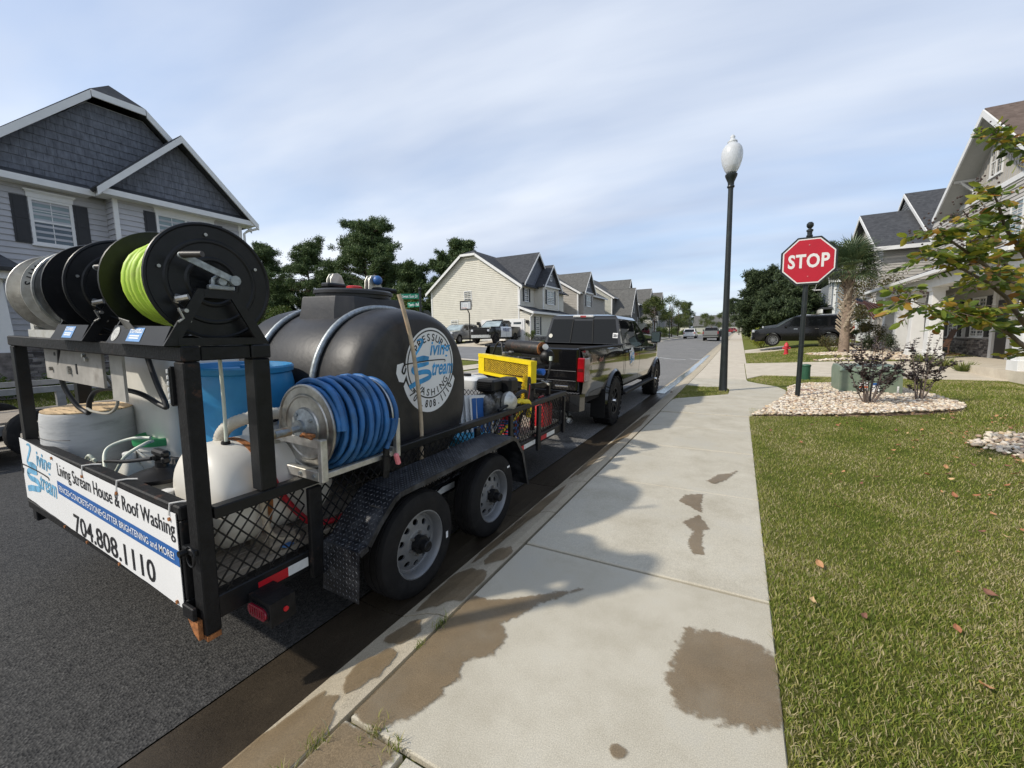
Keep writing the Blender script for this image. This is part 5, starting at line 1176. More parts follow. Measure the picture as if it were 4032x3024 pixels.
def side_skin(mb,y0,y1,zb,zt,xp,sgn,nz=8,arches=(),st=.1,zmid=None):
 """curved side panel between zb(y) and zt(y); xp(z,y) is the half width; arches = [(yc, zc, r)] cut from below"""
 ex=[]
 for yc,zc,r in arches:ex+=[yc-r*math.cos(R(a))for a in range(0,181,12)]+[yc-r-.001,yc+r+.001]
 ys=samples(y0,y1,ex,st);cols=[]
 for y in ys:
  lo=zb(y);hi=zt(y)
  for yc,zc,r in arches:
   if abs(y-yc)<r:lo=max(lo,zc+math.sqrt(max(0,r*r-(y-yc)**2)))
  cols.append([(sgn*xp(lo+(hi-lo)*k/nz,y),y,lo+(hi-lo)*k/nz)for k in range(nz+1)])
 n=nz+1
 mb.add([p for c in cols for p in c],[(i*n+k,(i+1)*n+k,(i+1)*n+k+1,i*n+k+1)for i in range(len(cols)-1)for k in range(nz)])
 return mb
def knobby(mb,c,ax,R_,wd,nb=26):
 d=Vector(ax).normalized();a,b=frame_of(d);C=Vector(c)
 for i in range(nb):
  for s_,off in((-1,0),(0,.5),(1,0)):
   t=2*math.pi*(i+off)/nb
   rd=a*math.cos(t)+b*math.sin(t);tg=-a*math.sin(t)+b*math.cos(t)
   M3=Matrix((d,tg,rd)).transposed()
   mb.obox(tuple(C+rd*(R_+.002)+d*(s_*wd*.36)),(wd*(.26 if s_ else .34),2*math.pi*R_/nb*.62,.022),M3)
 return mb
def road_wheel(t,c,sgn,R_,r_,wd,rim=M_RIMB,chrome=False,knob=False,spokes=8,simple=False):
 e=bpy.data.objects.new('wheel',None);COL.objects.link(e);e.parent=t;INFO[e.name]=INFO[t.name]
 ax=(sgn,0,0)
 m=MB().lathe(tyre_prof(R_,r_,wd),c,ax,20 if simple else 40,caps=False)
 if knob:knobby(m,c,ax,R_-.004,wd)
 m.build('tyre',M_RUBBER,e,smooth=not knob,angle=30)
 h=wd/2;a_,b_=frame_of(Vector(ax));C0=Vector(c);d=Vector(ax)
 rm=MB().lathe([(r_+.008,h*.82),(r_+.008,h*.9),(r_-.015,h*.86),(r_-.03,h*.3),(r_-.03,-h*.6)],c,ax,20 if simple else 36,caps=False)
 for k in range(spokes):
  q=2*math.pi*k/spokes;rd=a_*math.cos(q)+b_*math.sin(q)
  rm.bar(tuple(C0+rd*(r_*.2)+d*h*.62),tuple(C0+rd*(r_-.018)+d*h*.70),r_*.17,.03,upv=tuple(d))
 rm.cyl(tuple(C0+d*h*.45),tuple(C0+d*h*.72),r_*.27,n=16)
 rm.build('rim',rim,e)
 MB().cyl(tuple(C0-d*h*.3),tuple(C0-d*h*.28),r_*.95,n=20).build('brake',M_UNDER,e)
 MB().cyl(tuple(C0+d*h*.72),tuple(C0+d*h*(1.02 if chrome else .78)),r_*.17,r_*.13,16).build('centre_cap',M_CHROME if chrome else rim,e,smooth=True,angle=40)
 return e
def glass_quad(name,pts,t,m=M_GLASSD,off=0):return MB().add(pts,[tuple(range(len(pts)))]).build(name,m,t,fix=False)
def pickup(label,frame,S,name='pickup_truck',group=None):
 """crew-cab pickup; S: dict of sizes"""
 t=thing(name,label,'pickup truck',(0,0,0),frame,group)
 W,L=S['W'],S['L'];bed=S['bed'];wr,wf=S['wr'],S['wf'];Rw=S['R']
 zr,zbelt,zroof,zrock,zhood=S['rail'],S['belt'],S['roof'],S['rocker'],S['hood']
 P,PD=S['paint'],S.get('doorpaint',S['paint'])
 simple=S.get('simple',False);nz=5 if simple else 9;st=.25 if simple else .1
 zc=Rw;ar=Rw*1.22
 def xp(z,y):
  q=(z-(zrock+zbelt)/2)/(zbelt-zrock)*2
  b=W-.045*q*q-(.02 if z>zbelt-.06 else 0)
  if y>L-.9:b-=.16*((y-(L-.9))/.9)**2
  if y<.25:b-=.03*((.25-y)/.25)**2
  return b
 arR,arF=(wr,zc,ar),(wf,zc,ar)
 ws_b,ws_t=S['wsb'],S['wst']
 cab0=bed+.03
 for sg_ in(1,-1):
  side_skin(MB(),0.0,bed,lambda y:zrock+(.09 if y<wr-ar else 0)*(1-y/(wr-ar)),lambda y:zr,xp,sg_,nz,[arR],st).build('bed_side',P,t,smooth=True,angle=50)
  hoodf=lambda y:interp(S['hoodline'],y)
  side_skin(MB(),S['d1'][1]+.008,L,lambda y:zrock+(.0 if y<wf else .0),hoodf,xp,sg_,nz,[arF],st).build('front_wing',P,t,smooth=True,angle=50)
  side_skin(MB(),cab0,S['d2'][0]-.006,lambda y:zrock,lambda y:zbelt,xp,sg_,nz,[arR],st).build('cab_corner',P,t,smooth=True,angle=50)
  for(a,b)in(S['d2'],S['d1']):
   dm=side_skin(MB(),a,b,lambda y:zrock+.02,lambda y:zbelt,lambda z,y:xp(z,y)+.003,sg_,nz,[arR],st)
   dr_=dm.build('door',PD,t,smooth=True,angle=50)
   yh=a+.14
   MB().box(sg_*(W+.005),sg_*(W+.03),yh,yh+.2,zbelt-.19,zbelt-.15,bev=.01).build('handle',S.get('handle',P),dr_)
  MB().box(sg_*(W-.10),sg_*(W-.12),.05,L-.2,zrock-.05,zbelt-.03).build('inner_sill',M_UNDER,t)
  if S.get('flare'):
   for yc in(wr,wf):
    fl=MB();r1_,r2_=ar+.001,ar+.055;A_=[R(a)for a in range(2,179,8)]
    ring0=[(sg_*(W-.02),yc-r1_*math.cos(a),zc+r1_*math.sin(a))for a in A_];ring1=[(sg_*(W+.035),yc-(r1_+.008)*math.cos(a),zc+(r1_+.008)*math.sin(a))for a in A_];ring2=[(sg_*(W-.01),yc-r2_*math.cos(a),zc+r2_*math.sin(a))for a in A_]
    k=len(A_);fl.add(ring0+ring1+ring2,[(i,i+1,k+i+1,k+i)for i in range(k-1)]+[(k+i,k+i+1,2*k+i+1,2*k+i)for i in range(k-1)])
    fl.build('wheel_flare',P,t,smooth=True,angle=60)
  for yc in(wr,wf):
   wl_=MB();A_=[R(a)for a in range(0,181,12)];k=len(A_)
   wl_.add([(sg_*(W-.04),yc-ar*math.cos(a),zc+ar*math.sin(a))for a in A_]+[(sg_*(W-.45),yc-ar*math.cos(a),zc+ar*math.sin(a))for a in A_],[(i,i+1,k+i+1,k+i)for i in range(k-1)]);wl_.build('wheel_well',M_UNDER,t)
 bd=MB();bd.box(-W+.12,W-.12,.07,bed-.02,zrock+.12,zrock+.16);bd.box(-W+.1,W-.1,bed-.06,bed-.01,zrock,zr-.02)
 bd.build('bed_floor',M_TRIM,t)
 for sg_ in(1,-1):MB().box(sg_*(W-.13),sg_*(W-.028),.0,bed,zr-.01,zr+.028,bev=.012).build('bed_rail',M_TRIM if S.get('railtrim',True)else P,t)
 tgz0=S['tg0']
 tgm=MB();hw=W-.125
 tgm.box(-hw,hw,-.012,.055,tgz0,zr+.012,bev=.02)
 tgo_=tgm.build('tailgate',P,t)
 if not simple:
  zs_=S.get('tglines',())
  for z in zs_:MB().box(-hw+.02,hw-.02,-.017,-.0125,z,z+.006).build('moulding',mat('grey_trim',(.16,.16,.16),.4),tgo_)
  MB().box(-.16,.16,-.02,-.0125,zr-.13,zr-.06,bev=.01).build('latch',M_TRIM,tgo_)
 if S.get('tonneau'):MB().box(-W+.1,W-.1,.06,bed-.05,zr-.005,zr+.03,bev=.012).build('bed_cover',M_TRIM,t)
 for sg_ in(1,-1):
  a,b=S['tl'];m=MB();xx0,xx1=sg_*(W-.125),sg_*(W-.012)
  lw=MB().box(xx0,xx1,-.02,.05,a,b,bev=.015).build('tail_light',M_TAIL,t)
  MB().box(sg_*(W-.02),sg_*(W+.001),-.012,.17,a+.01,b-.005,bev=.008).build('lens_wrap',mat('smoked_lens',(.22,.18,.17),.12,var=.25,scale=12),lw)
  if not simple:
   MB().box(xx0+sg_*.012,xx1-sg_*.02,-.023,-.0205,(a+b)/2-.025,(a+b)/2+.02).build('lens_band',M_TAILD,lw)
 bz0,bz1=S['rb'];bm_=MB();bm_.prism([(-W+.02,.06),(-W+.05,-.08),(-W+.2,-.13),(W-.2,-.13),(W-.05,-.08),(W-.02,.06)],'z',bz0,bz1);bmo=bm_.build('rear_bumper',S.get('rbmat',P),t)
 MB().box(-W+.15,W-.15,-.135,.0,bz1+.001,bz1+.014).build('step_pad',M_TRIM,bmo)
 if not simple:
  for k in range(14):MB().box(.25+k*.042,.27+k*.042,-.13,-.03,bz1+.0145,bz1+.021).build('tread_rib',mat('pad_rib',(.10,.10,.105),.5),bmo)
 hoodf=lambda y:interp(S['hoodline'],y)
 ys=samples(ws_b-.05,L,[p[0]for p in S['hoodline']],.2);hd_=MB();rows=[]
 for y in ys:
  w_=xp(zhood-.05,y);z=hoodf(y);rows.append([(w_*u,y,z+.035*(1-u*u)+(.012 if abs(u)>.55 and abs(u)<.9 else 0))for u in(-1,-.9,-.6,-.3,0,.3,.6,.9,1)])
 k=9;hd_.add([p for r in rows for p in r],[(i*k+j,i*k+j+1,(i+1)*k+j+1,(i+1)*k+j)for i in range(len(rows)-1)for j in range(k-1)]);hd_.build('bonnet',P,t,smooth=True,angle=50)
 fw_=xp(zhood-.2,L);gz0,gz1=S['grille']
 MB().box(-fw_+.02,fw_-.02,L-.06,L-.015,zrock,zhood-.04).build('nose_panel',P,t)
 gm=MB().box(-fw_+.2,fw_-.2,L-.012,L+.03,gz0,gz1,bev=.02).build('grille',M_TRIM,t)
 for k in range(5):MB().box(-fw_+.23,fw_-.23,L+.031,L+.043,gz0+.05+k*(gz1-gz0-.1)/4.4,gz0+.07+k*(gz1-gz0-.1)/4.4).build('grille_bar',M_TRIM,gm)
 for sg_ in(1,-1):MB().box(sg_*(fw_-.195),sg_*(fw_+.01),L-.10,L+.02,gz1-.17,gz1,bev=.02).build('headlight',M_HEAD,t)
 MB().prism([(-fw_-.03,L-.12),(fw_+.03,L-.12),(fw_-.05,L+.09),(-fw_+.05,L+.09)],'z',zrock-.02,gz0-.03).build('front_bumper',S.get('fbmat',P),t)
 th_=.13;r0,r1_=cab0+S.get('rlean',.0),cab0+.05
 Bz=zbelt-.02
 bot={'rr':(xp(zbelt,cab0)-.015,cab0,Bz),'fr':(xp(zbelt,ws_b)-.015,ws_b,Bz)}
 top={'rr':(W-th_-.06,cab0+S.get('rlean',.06),zroof),'fr':(W-th_-.08,ws_t,zroof-.01)}
 gh=MB()
 hx0,hx1=bot['rr'][0],top['rr'][0];fx0,fx1=bot['fr'][0],top['fr'][0]
 ring_b=[(-hx0,cab0,Bz),(hx0,cab0,Bz),(fx0,ws_b,Bz),(-fx0,ws_b,Bz)]
 ring_t=[(-hx1,top['rr'][1],zroof-.07),(hx1,top['rr'][1],zroof-.07),(fx1,ws_t,zroof-.075),(-fx1,ws_t,zroof-.075)]
 ring_t2=[(-hx1+.05,top['rr'][1]+.03,zroof-.012),(hx1-.05,top['rr'][1]+.03,zroof-.012),(fx1-.05,ws_t-.06,zroof-.018),(-fx1+.05,ws_t-.06,zroof-.018)]
 ring_t3=[(-hx1+.25,top['rr'][1]+.16,zroof+.012),(hx1-.25,top['rr'][1]+.16,zroof+.012),(fx1-.25,ws_t-.25,zroof+.012),(-fx1+.25,ws_t-.25,zroof+.012)]
 gh.loft([ring_b,ring_t,ring_t2,ring_t3],False,True);gh.build('cab',P,t,smooth=True,angle=24)
 def lerpv(a,b,u):return Vector(a).lerp(Vector(b),u)
 n_=Vector((0,-1,0)).normalized()*.004
 def RG(u,v):return tuple(lerpv(lerpv(ring_b[0],ring_b[1],u),lerpv(ring_t[0],ring_t[1],u),v)+n_)
 rg0,rg1=(.035,.965)
 for(a,b)in((rg0,.345),(.36,.64),(.655,rg1)):
  va,vb=(.02,.97)
  if not simple and a>.3 and b<.7:
   glass_quad('rear_window',[RG(a,va),RG(b,va),RG(b,vb-.06),RG(a,vb-.06)],t)
  else:
   p=[RG(a,va),RG(b,va),RG(b,vb),RG(a,vb)]
   glass_quad('rear_window',p,t)
 for u in(.352,.648):MB().bar(tuple(Vector(RG(u,.02))+n_*2),tuple(Vector(RG(u,.97))+n_*2),.018,.012,upv=(0,-1,0)).build('window_bar',M_TRIM,t)
 n2=Vector((0,.5,.5))*.008
 def WS(u,v):return tuple(lerpv(lerpv(ring_b[3],ring_b[2],u),lerpv(ring_t[3],ring_t[2],u),v)+n2)
 glass_quad('windscreen',[WS(.04,.03),WS(.96,.03),WS(.95,.97),WS(.05,.97)],t,S.get('wsmat',M_GLASSD))
 for sg_ in(1,-1):
  ib,it_=(1,1)if sg_>0 else(0,0);fb=2 if sg_>0 else 3
  nn=Vector((sg_,0,.25)).normalized()*.004
  def SGl(y,v):
   ub=(y-cab0)/(ws_b-cab0);
   p0=lerpv(ring_b[ib],ring_b[fb],ub);ut=(y-ring_t[it_][1])/(ws_t-ring_t[it_][1]);p1=lerpv(ring_t[it_],ring_t[fb],max(0,min(1,ut)))
   q=p0.lerp(p1,v);return q+nn
  for(a,b)in(S['d2'],S['d1']):
   a2,b2=a+.06,b-.05
   ytop=min(b2,ws_t-.03)
   pts=[SGl(a2,.04),SGl(b2 if b2<ws_b-.2 else ws_b-.22,.04)]
   if b2>ws_t:pts+=[SGl(ws_t-.02,.93),SGl(a2+.02,.93)]
   else:pts+=[SGl(b2,.93),SGl(a2+.02,.93)]
   glass_quad('side_window',[tuple(p)for p in pts],t)
  my=ws_b-.38;mm_=MB();mm_.box(sg_*(W+.05),sg_*(W+.27),my,my+.10,zbelt-.02,zbelt+.24,bev=.03);mm_.box(sg_*(W-.06),sg_*(W+.06),my+.02,my+.08,zbelt+.01,zbelt+.07);mr=mm_.build('mirror',P if simple else M_TRIM,t)
  MB().quad(*[(sg_*x,my-.002,z)for x,z in((W+.07,zbelt),(W+.25,zbelt),(W+.25,zbelt+.22),(W+.07,zbelt+.22))]).build('mirror_glass',mat('mirror_glass_dark',(.10,.13,.13),.05,.8,var=0),mr)
 for yc in(wr,wf):
  for sg_ in(1,-1):road_wheel(t,(sg_*(W+S.get('track',.0)-S['tw']/2+.005),yc,Rw),sg_,Rw,S['rim'],S['tw'],S.get('rimmat',M_RIMB),S.get('hubchrome',False),S.get('knob',False),S.get('spokes',8),simple)
 MB().box(-W+.25,W-.25,.1,L-.15,zrock-.12,zrock+.08).build('chassis',M_UNDER,t)
 MB().box(-W*.8,W*.8,wr-.06,wr+.06,Rw-.06,Rw+.06).build('axle',M_UNDER,t)
 hl=MB().box(-.22,.22,ring_t[0][1]-.03,ring_t[0][1]+.05,zroof-.055,zroof-.002,bev=.015).build('third_brake_light',mat('clear_lens',(.55,.54,.52),.15,var=.2,scale=20),t)
 MB().box(-.06,.06,ring_t[0][1]-.033,ring_t[0][1]-.0305,zroof-.048,zroof-.012).build('red_lens',M_TAIL,hl)
 if S.get('step'):
  for sg_ in(1,-1):MB().box(sg_*(W-.06),sg_*(W+.07),wr+ar+.05,wf-ar-.02,zrock-.16,zrock-.10,bev=.015).build('side_step',M_TRIM,t)
 return t
S1=dict(W=.89,L=6.75,bed=2.28,wr=1.66,wf=5.92,R=.445,rail=1.43,belt=1.47,roof=2.02,rocker=.64,hood=1.38,paint=M_CARBLACK,wsb=5.05,wst=4.05,d2=(2.42,3.70),d1=(3.72,4.92),hoodline=[(4.9,1.46),(5.4,1.42),(6.4,1.36),(6.75,1.26)],tg0=.80,tl=(.945,1.305),rb=(.52,.77),grille=(.86,1.28),tglines=(1.10,.955),flare=True,knob=True,rim=.235,tw=.31,track=.03,hubchrome=True,step=True,handle=M_CARBLACK,rlean=.10)
tow=pickup('black crew-cab pickup truck hitched to the trailer, with chunky off-road tyres',TM@Matrix.Translation((-.88,5.81,-.125)),S1)
MB().tube([(.35,.5,.40),(.55,.25,.39),(.64,.0,.385),(.68,-.06,.383)],.032,10).build('exhaust',M_GALV,tow,smooth=True)
MB().lathe([(.03,0),(.047,.0),(.047,.15),(.043,.15),(.043,.01)],(.67,.02,.383),(.25,-.97,0),20,caps=False).build('exhaust_tip',M_CHROME,tow,smooth=True,angle=40)
for sg_ in(1,-1):MB().box(sg_*.64,sg_*.895,1.66-.60,1.66-.585,.22,.72,bev=.004).build('mud_flap',M_TRIM,tow)
MB().box(.42,.63,-.0185,-.0128,.855,.88,bev=.003).build('badge',M_CHROME,tow)
MB().box(-.04,.04,-.145,-.134,.66,.70).build('hitch_plate',M_UNDER,tow)
def rg_pt(u,v):
 a=Vector((-.825,2.31,1.45)).lerp(Vector((.825,2.31,1.45)),u);b=Vector((-.7,2.41,1.95)).lerp(Vector((.7,2.41,1.95)),u);return a.lerp(b,v)
o=rg_pt(.90,.24)+Vector((0,-.011,0));stk=MB().quad(*[tuple(o+Vector((a,b*.2,b)))for a,b in((0,0),(.10,0),(.10,.095),(0,.095))]).build('window_sticker',M_WHITE,tow)
sm_=MB();lay_text(sm_,'331',tuple(o+Vector((.012,-.003,.02))),(1,0,0),(0,.19,.98),width=.076,height=.055,bold=.04);sm_.build('sticker_print',M_INK,stk)
o=rg_pt(.06,.24)+Vector((.02,-.011,.02));MB().add([tuple(o+Vector((.042*math.cos(q),.2*.042*math.sin(q),.042*math.sin(q))))for q in np.linspace(0,6.283,20)[:-1]],[tuple(range(19))]).build('window_sticker',mat('cream_sticker',(.62,.6,.52),.5,var=.3,scale=50),tow)
dx_=.8985;dd=MB();dd.add([(dx_-.012*abs(math.sin(q)),2.95+.21*math.cos(q),1.16+.215*math.sin(q))for q in np.linspace(0,6.283,40)[:-1]],[tuple(range(39))]);ddo=dd.build('door_decal',M_WHITE,tow,fix=False)
living_stream(ddo,(dx_+.003,2.95-.15,1.16-.14),(0,1,0),(0,0,1),.32,.28,M_CYAN,M_INK,'decal_wordmark')
rg=MB();arc_text(rg,'PRESSURE',(dx_+.003,2.95,1.16),(0,1,0),(0,0,1),.17,148,32,.03,bold=.01);arc_text(rg,'WASHING',(dx_+.003,2.95,1.16),(0,1,0),(0,0,1),.17,222,330,.03,bold=.01,inward=True);rg.build('decal_lettering',M_INK,ddo,fix=False)
b_=MB();lay_text(b_,'4x4',(.897,.62,1.215),(0,1,0),(0,0,1),width=.22,height=.08,bold=.03,shear=.3);b_.build('side_lettering',mat('dark_red_ink',(.18,.02,.015),.4),tow,fix=False)
single(MB().sphere((-1.58,11.95,-.07),.035,8,6,(1,1,.7)),'debris',mat('brown_debris',(.12,.07,.04),.9,var=.4),'small brown lump of debris in the gutter by the front tyre','debris',(-1.58,11.95,-.1))
# building kit
def siding_mat(name,col,var=.06):return mat(name,col,.65,var=var,scale=2.5,over=tuple(c*.86 for c in col),over_amt=.35,over_scale=1.2,over_sharp=.25)
def shingle_mat(name,col,col2):
 if name in MATS:return MATS[name]
 m,t,b=node_mat(name)
 tcn=t.nodes.new('ShaderNodeTexCoord')
 n1=t.nodes.new('ShaderNodeTexNoise');n1.inputs['Scale'].default_value=3.2;n1.inputs['Detail'].default_value=7;n1.inputs['Roughness'].default_value=.75
 n2=t.nodes.new('ShaderNodeTexVoronoi');n2.inputs['Scale'].default_value=5.5
 mp_=t.nodes.new('ShaderNodeMapping');mp_.inputs['Scale'].default_value=(1,1,2.2);lk(t,tcn.outputs['Object'],mp_.inputs[0]);lk(t,mp_.outputs[0],n2.inputs['Vector']);lk(t,tcn.outputs['Object'],n1.inputs['Vector'])
 mx_=t.nodes.new('ShaderNodeMix');mx_.data_type='RGBA';mx_.inputs[6].default_value=col+(1,);mx_.inputs[7].default_value=col2+(1,)
 ad_=t.nodes.new('ShaderNodeMath');ad_.operation='MULTIPLY_ADD';ad_.inputs[1].default_value=.55;lk(t,n2.outputs['Color'],ad_.inputs[0]);
 s2_=t.nodes.new('ShaderNodeMath');s2_.operation='MULTIPLY';s2_.inputs[1].default_value=.55;lk(t,n1.outputs['Fac'],s2_.inputs[0]);lk(t,s2_.outputs[0],ad_.inputs[2])
 lk(t,ad_.outputs[0],mx_.inputs[0]);lk(t,mx_.outputs[2],b.inputs['Base Color']);b.inputs['Roughness'].default_value=.92;b.inputs['Specular IOR Level'].default_value=.2
 bp_=t.nodes.new('ShaderNodeBump');bp_.inputs['Strength'].default_value=.5;bp_.inputs['Distance'].default_value=.02;lk(t,n2.outputs['Distance'],bp_.inputs['Height']);lk(t,bp_.outputs[0],b.inputs['Normal'])
 MATS[name]=m;return m
M_TRIMW=mat('white_trim',(.70,.70,.69),.55,var=.05,scale=3)
M_GLASS=mat('window_glass',(.035,.05,.06),.05,var=.4,scale=1.5,spec=.8)
M_GLASSB=mat('window_blind_glass',(.19,.25,.25),.08,var=.25,scale=1.3,spec=.7)
M_SHUT=mat('black_shutter',(.014,.014,.016),.5,var=.2,scale=8)
M_ROOFD=shingle_mat('charcoal_shingles',(.028,.030,.034),(.085,.088,.095))
M_ROOFG=shingle_mat('grey_shingles',(.06,.06,.058),(.17,.168,.16))
M_ROOFB=shingle_mat('brown_shingles',(.07,.052,.042),(.17,.13,.11))
M_STONE=mat('ledge_stone',(.16,.14,.13),.85,var=.5,scale=5,bump=.5,bscale=20)
class Plane:
 """vertical wall plane: u runs along ex, out is the outward side"""
 def __init__(s,x,y,dx,dy):
  s.o=Vector((x,y,0));s.ex=Vector((dx,dy,0)).normalized();s.n=Vector((s.ex.y,-s.ex.x,0))
 def __call__(s,u,z,off=0.0):return tuple(s.o+s.ex*u+s.n*off+Vector((0,0,z)))
 def box(s,mb,u0,u1,z0,z1,a,b,mi=0):
  vs_=[s(u,z,o)for o in(a,b)for(u,z)in((u0,z0),(u1,z0),(u1,z1),(u0,z1))]
  mb.add(vs_,[(0,1,2,3),(7,6,5,4),(0,4,5,1),(1,5,6,2),(2,6,7,3),(3,7,4,0)],mi);return mb
def siding(pl,poly,course=.115,lap=.03,zstart=None):
 """lap boards over the outline poly (u,z); returns a list of builders, one per board"""
 z0=min(p[1]for p in poly);z1=max(p[1]for p in poly);out=[]
 z=z0
 while z<z1-.01:
  q=clip(clip(poly,1,min(z+course,z1),True),1,z,False)
  if len(q)>=3 and max(p[0]for p in q)-min(p[0]for p in q)>.02:
   m=MB();n=len(q)
   front=[pl(u,zz,.004+lap*(1-(zz-z)/course))for u,zz in q];back=[pl(u,zz,-.02)for u,zz in q]
   m.add(front+back,[tuple(range(n))]+[(i,(i+1)%n,n+(i+1)%n,n+i)for i in range(n)])
   out.append(m)
  z+=course
 return out
def join(mbs):
 m=MB()
 for b in mbs:m.add(b.v,b.f)
 return m
def lap_wall(t,pl,poly,m,course=.115,split=False,name='siding'):
 bs=siding(pl,poly,course)
 if split:
  for b in bs:b.build('siding_board',m,t)
 else:
  join(bs).build(name,m,t)
def shakes(t,pl,poly,m,course=.2,wmin=.12,wmax=.26,seed=1,split=True):
 rr=random.Random(seed);z0=min(p[1]for p in poly);z1=max(p[1]for p in poly);z=z0;k=0;J=MB()
 while z<z1-.02:
  q=clip(clip(poly,1,min(z+course,z1),True),1,z,False)
  if len(q)>=3:
   ua=min(p[0]for p in q);ub=max(p[0]for p in q);u=ua-rr.uniform(0,wmin)
   while u<ub:
    w_=rr.uniform(wmin,wmax)
    s=clip(clip(q,0,min(u+w_-.005,ub),True),0,max(u,ua),False)
    if len(s)>=3 and max(p[0]for p in s)-min(p[0]for p in s)>.02:
     dz=rr.uniform(-.008,.004);b=MB();n=len(s);lp=rr.uniform(.016,.024)
     fr_=[pl(uu,zz+(dz if zz<z+.01 else 0),.004+lp*(1-(zz-z)/course))for uu,zz in s];bk_=[pl(uu,zz,-.01)for uu,zz in s]
     b.add(fr_+bk_,[tuple(range(n))]+[(i,(i+1)%n,n+(i+1)%n,n+i)for i in range(n)])
     if split:b.build('shingle',m,t)
     else:J.add(b.v,b.f)
    u+=w_;k+=1
  z+=course
 if not split:J.build('shake_siding',m,t)
def backing(t,pl,poly,m,th=.15,name='wall'):
 n=len(poly);b=MB();b.add([pl(u,z,-.021)for u,z in poly]+[pl(u,z,-.021-th)for u,z in poly],[tuple(range(n)),tuple(range(2*n-1,n-1,-1))]+[(i,(i+1)%n,n+(i+1)%n,n+i)for i in range(n)]);return b.build(name,m,t)
def window(t,pl,u0,u1,z0,z1,shut=0.0,cols=1,muntin=True,header=False,glass=None,glass_low=None,fw=.07,simple=False):
 """sash window: frame, panes, muntins, sill, shutters"""
 f_=MB();pl.box(f_,u0,u0+fw,z0,z1,.0,.055);pl.box(f_,u1-fw,u1,z0,z1,.0,.055);pl.box(f_,u0+fw,u1-fw,z0,z0+fw,.0,.055);pl.box(f_,u0+fw,u1-fw,z1-fw,z1,.0,.055)
 zm=(z0+z1)/2;iw=(u1-u0-2*fw)
 for c in range(1,cols):pl.box(f_,u0+fw+iw*c/cols-fw/2,u0+fw+iw*c/cols+fw/2,z0+fw,z1-fw,.0,.052)
 w_=f_.build('window',M_TRIMW,t)
 for c in range(cols):
  a=u0+fw+iw*c/cols+(fw/2 if c else 0);b=u0+fw+iw*(c+1)/cols-(fw/2 if c<cols-1 else 0)
  if not simple:
   s=MB();pl.box(s,a,b,zm-.025,zm+.025,.02,.048);s.build('sash_rail',M_TRIMW,w_)
  for(za,zb,g_)in((z0+fw,zm-.025,glass_low or glass or M_GLASS),(zm+.025,z1-fw,glass or M_GLASS)):
   q=MB();q.add([pl(a,za,.022),pl(b,za,.022),pl(b,zb,.022),pl(a,zb,.022)],[(0,1,2,3)]);q.build('pane',g_,w_,fix=False)
   if muntin and not simple:
    mm_=MB();pl.box(mm_,(a+b)/2-.009,(a+b)/2+.009,za,zb,.0225,.03);pl.box(mm_,a,b,(za+zb)/2-.009,(za+zb)/2+.009,.0226,.0295);mm_.build('muntin',M_TRIMW,w_)
 if not simple:
  s=MB();pl.box(s,u0-.03,u1+.03,z0-.05,z0-.001,.0,.09);s.build('sill',M_TRIMW,w_)
 if header:
  h=MB();pl.box(h,u0-.03,u1+.03,z1+.001,z1+.16,.0,.07);pl.box(h,u0-.08,u1+.08,z1+.161,z1+.21,.0,.12);pl.box(h,u0-.055,u1+.055,z1+.135,z1+.1605,.07,.095);h.build('header',M_TRIMW,w_)
 if shut>0:
  for a,b in((u0-.02-shut,u0-.02),(u1+.02,u1+.02+shut)):
   s=MB();pl.box(s,a,b,z0,z1,.012,.045);e=.05
   if not simple:
    for za,zb in((z0+e,zm-e/2),(zm+e/2,z1-e)):pl.box(s,a+e,b-e,za,zb,.0452,.055)
   s.build('shutter',M_SHUT,w_)
 return w_
def roof_slab(t,quad,m,th=.10,name='roof',fascia=None):
 """sloping slab; quad is 4 points of the top face"""
 q=[Vector(p)for p in quad];n_=(q[1]-q[0]).cross(q[3]-q[0]).normalized()
 if n_.z<0:n_=-n_
 lo_=[tuple(p-n_*th)for p in q];hi_=[tuple(p)for p in q];k=len(q)
 return MB().add(hi_+lo_,[tuple(range(k)),tuple(range(2*k-1,k-1,-1))]+[(i,(i+1)%k,k+(i+1)%k,k+i)for i in range(k)]).build(name,m,t)
def rake(t,a,b,w=.18,th=.04,out=(0,0,0),name='rake_board',m=None):
 """white board under a sloping roof edge from a to b"""
 a,b=Vector(a),Vector(b);o=Vector(out);dn=Vector((0,0,-w))
 vs_=[a,b,b+dn,a+dn];vs_=[tuple(p)for p in vs_]+[tuple(p+o*th)for p in vs_]
 return MB().add(vs_,[(0,1,2,3),(7,6,5,4),(0,4,5,1),(1,5,6,2),(2,6,7,3),(3,7,4,0)]).build(name,m or M_TRIMW,t)
def pipe(t,pts,r=.04,name='downspout',m=None):return MB().tube(pts,r,8).build(name,m or M_TRIMW,t,smooth=True)
def stones(t,pl,u0,u1,z0,z1,m=M_STONE,seed=3,lim=300):
 rr=random.Random(seed);b0=MB();pl.box(b0,u0,u1,z0,z1,-.02,.012);w_=b0.build('stone_veneer',mat('mortar',(.13,.12,.115),.9,var=.2),t)
 z=z0
 while z<z1-.03:
  h=rr.uniform(.05,.11);h=min(h,z1-z);u=u0
  while u<u1-.03:
   w=min(rr.uniform(.14,.42),u1-u);s=MB();pl.box(s,u+.006,u+w-.006,z+.005,z+h-.005,.012,.03+rr.uniform(0,.035));s.build('stone',[M_STONE,mat('ledge_stone_light',(.26,.235,.215),.85,var=.35,scale=5),mat('ledge_stone_dark',(.085,.075,.072),.85,var=.4,scale=5)][rr.randrange(3)],w_);u+=w
  z+=h
 return w_
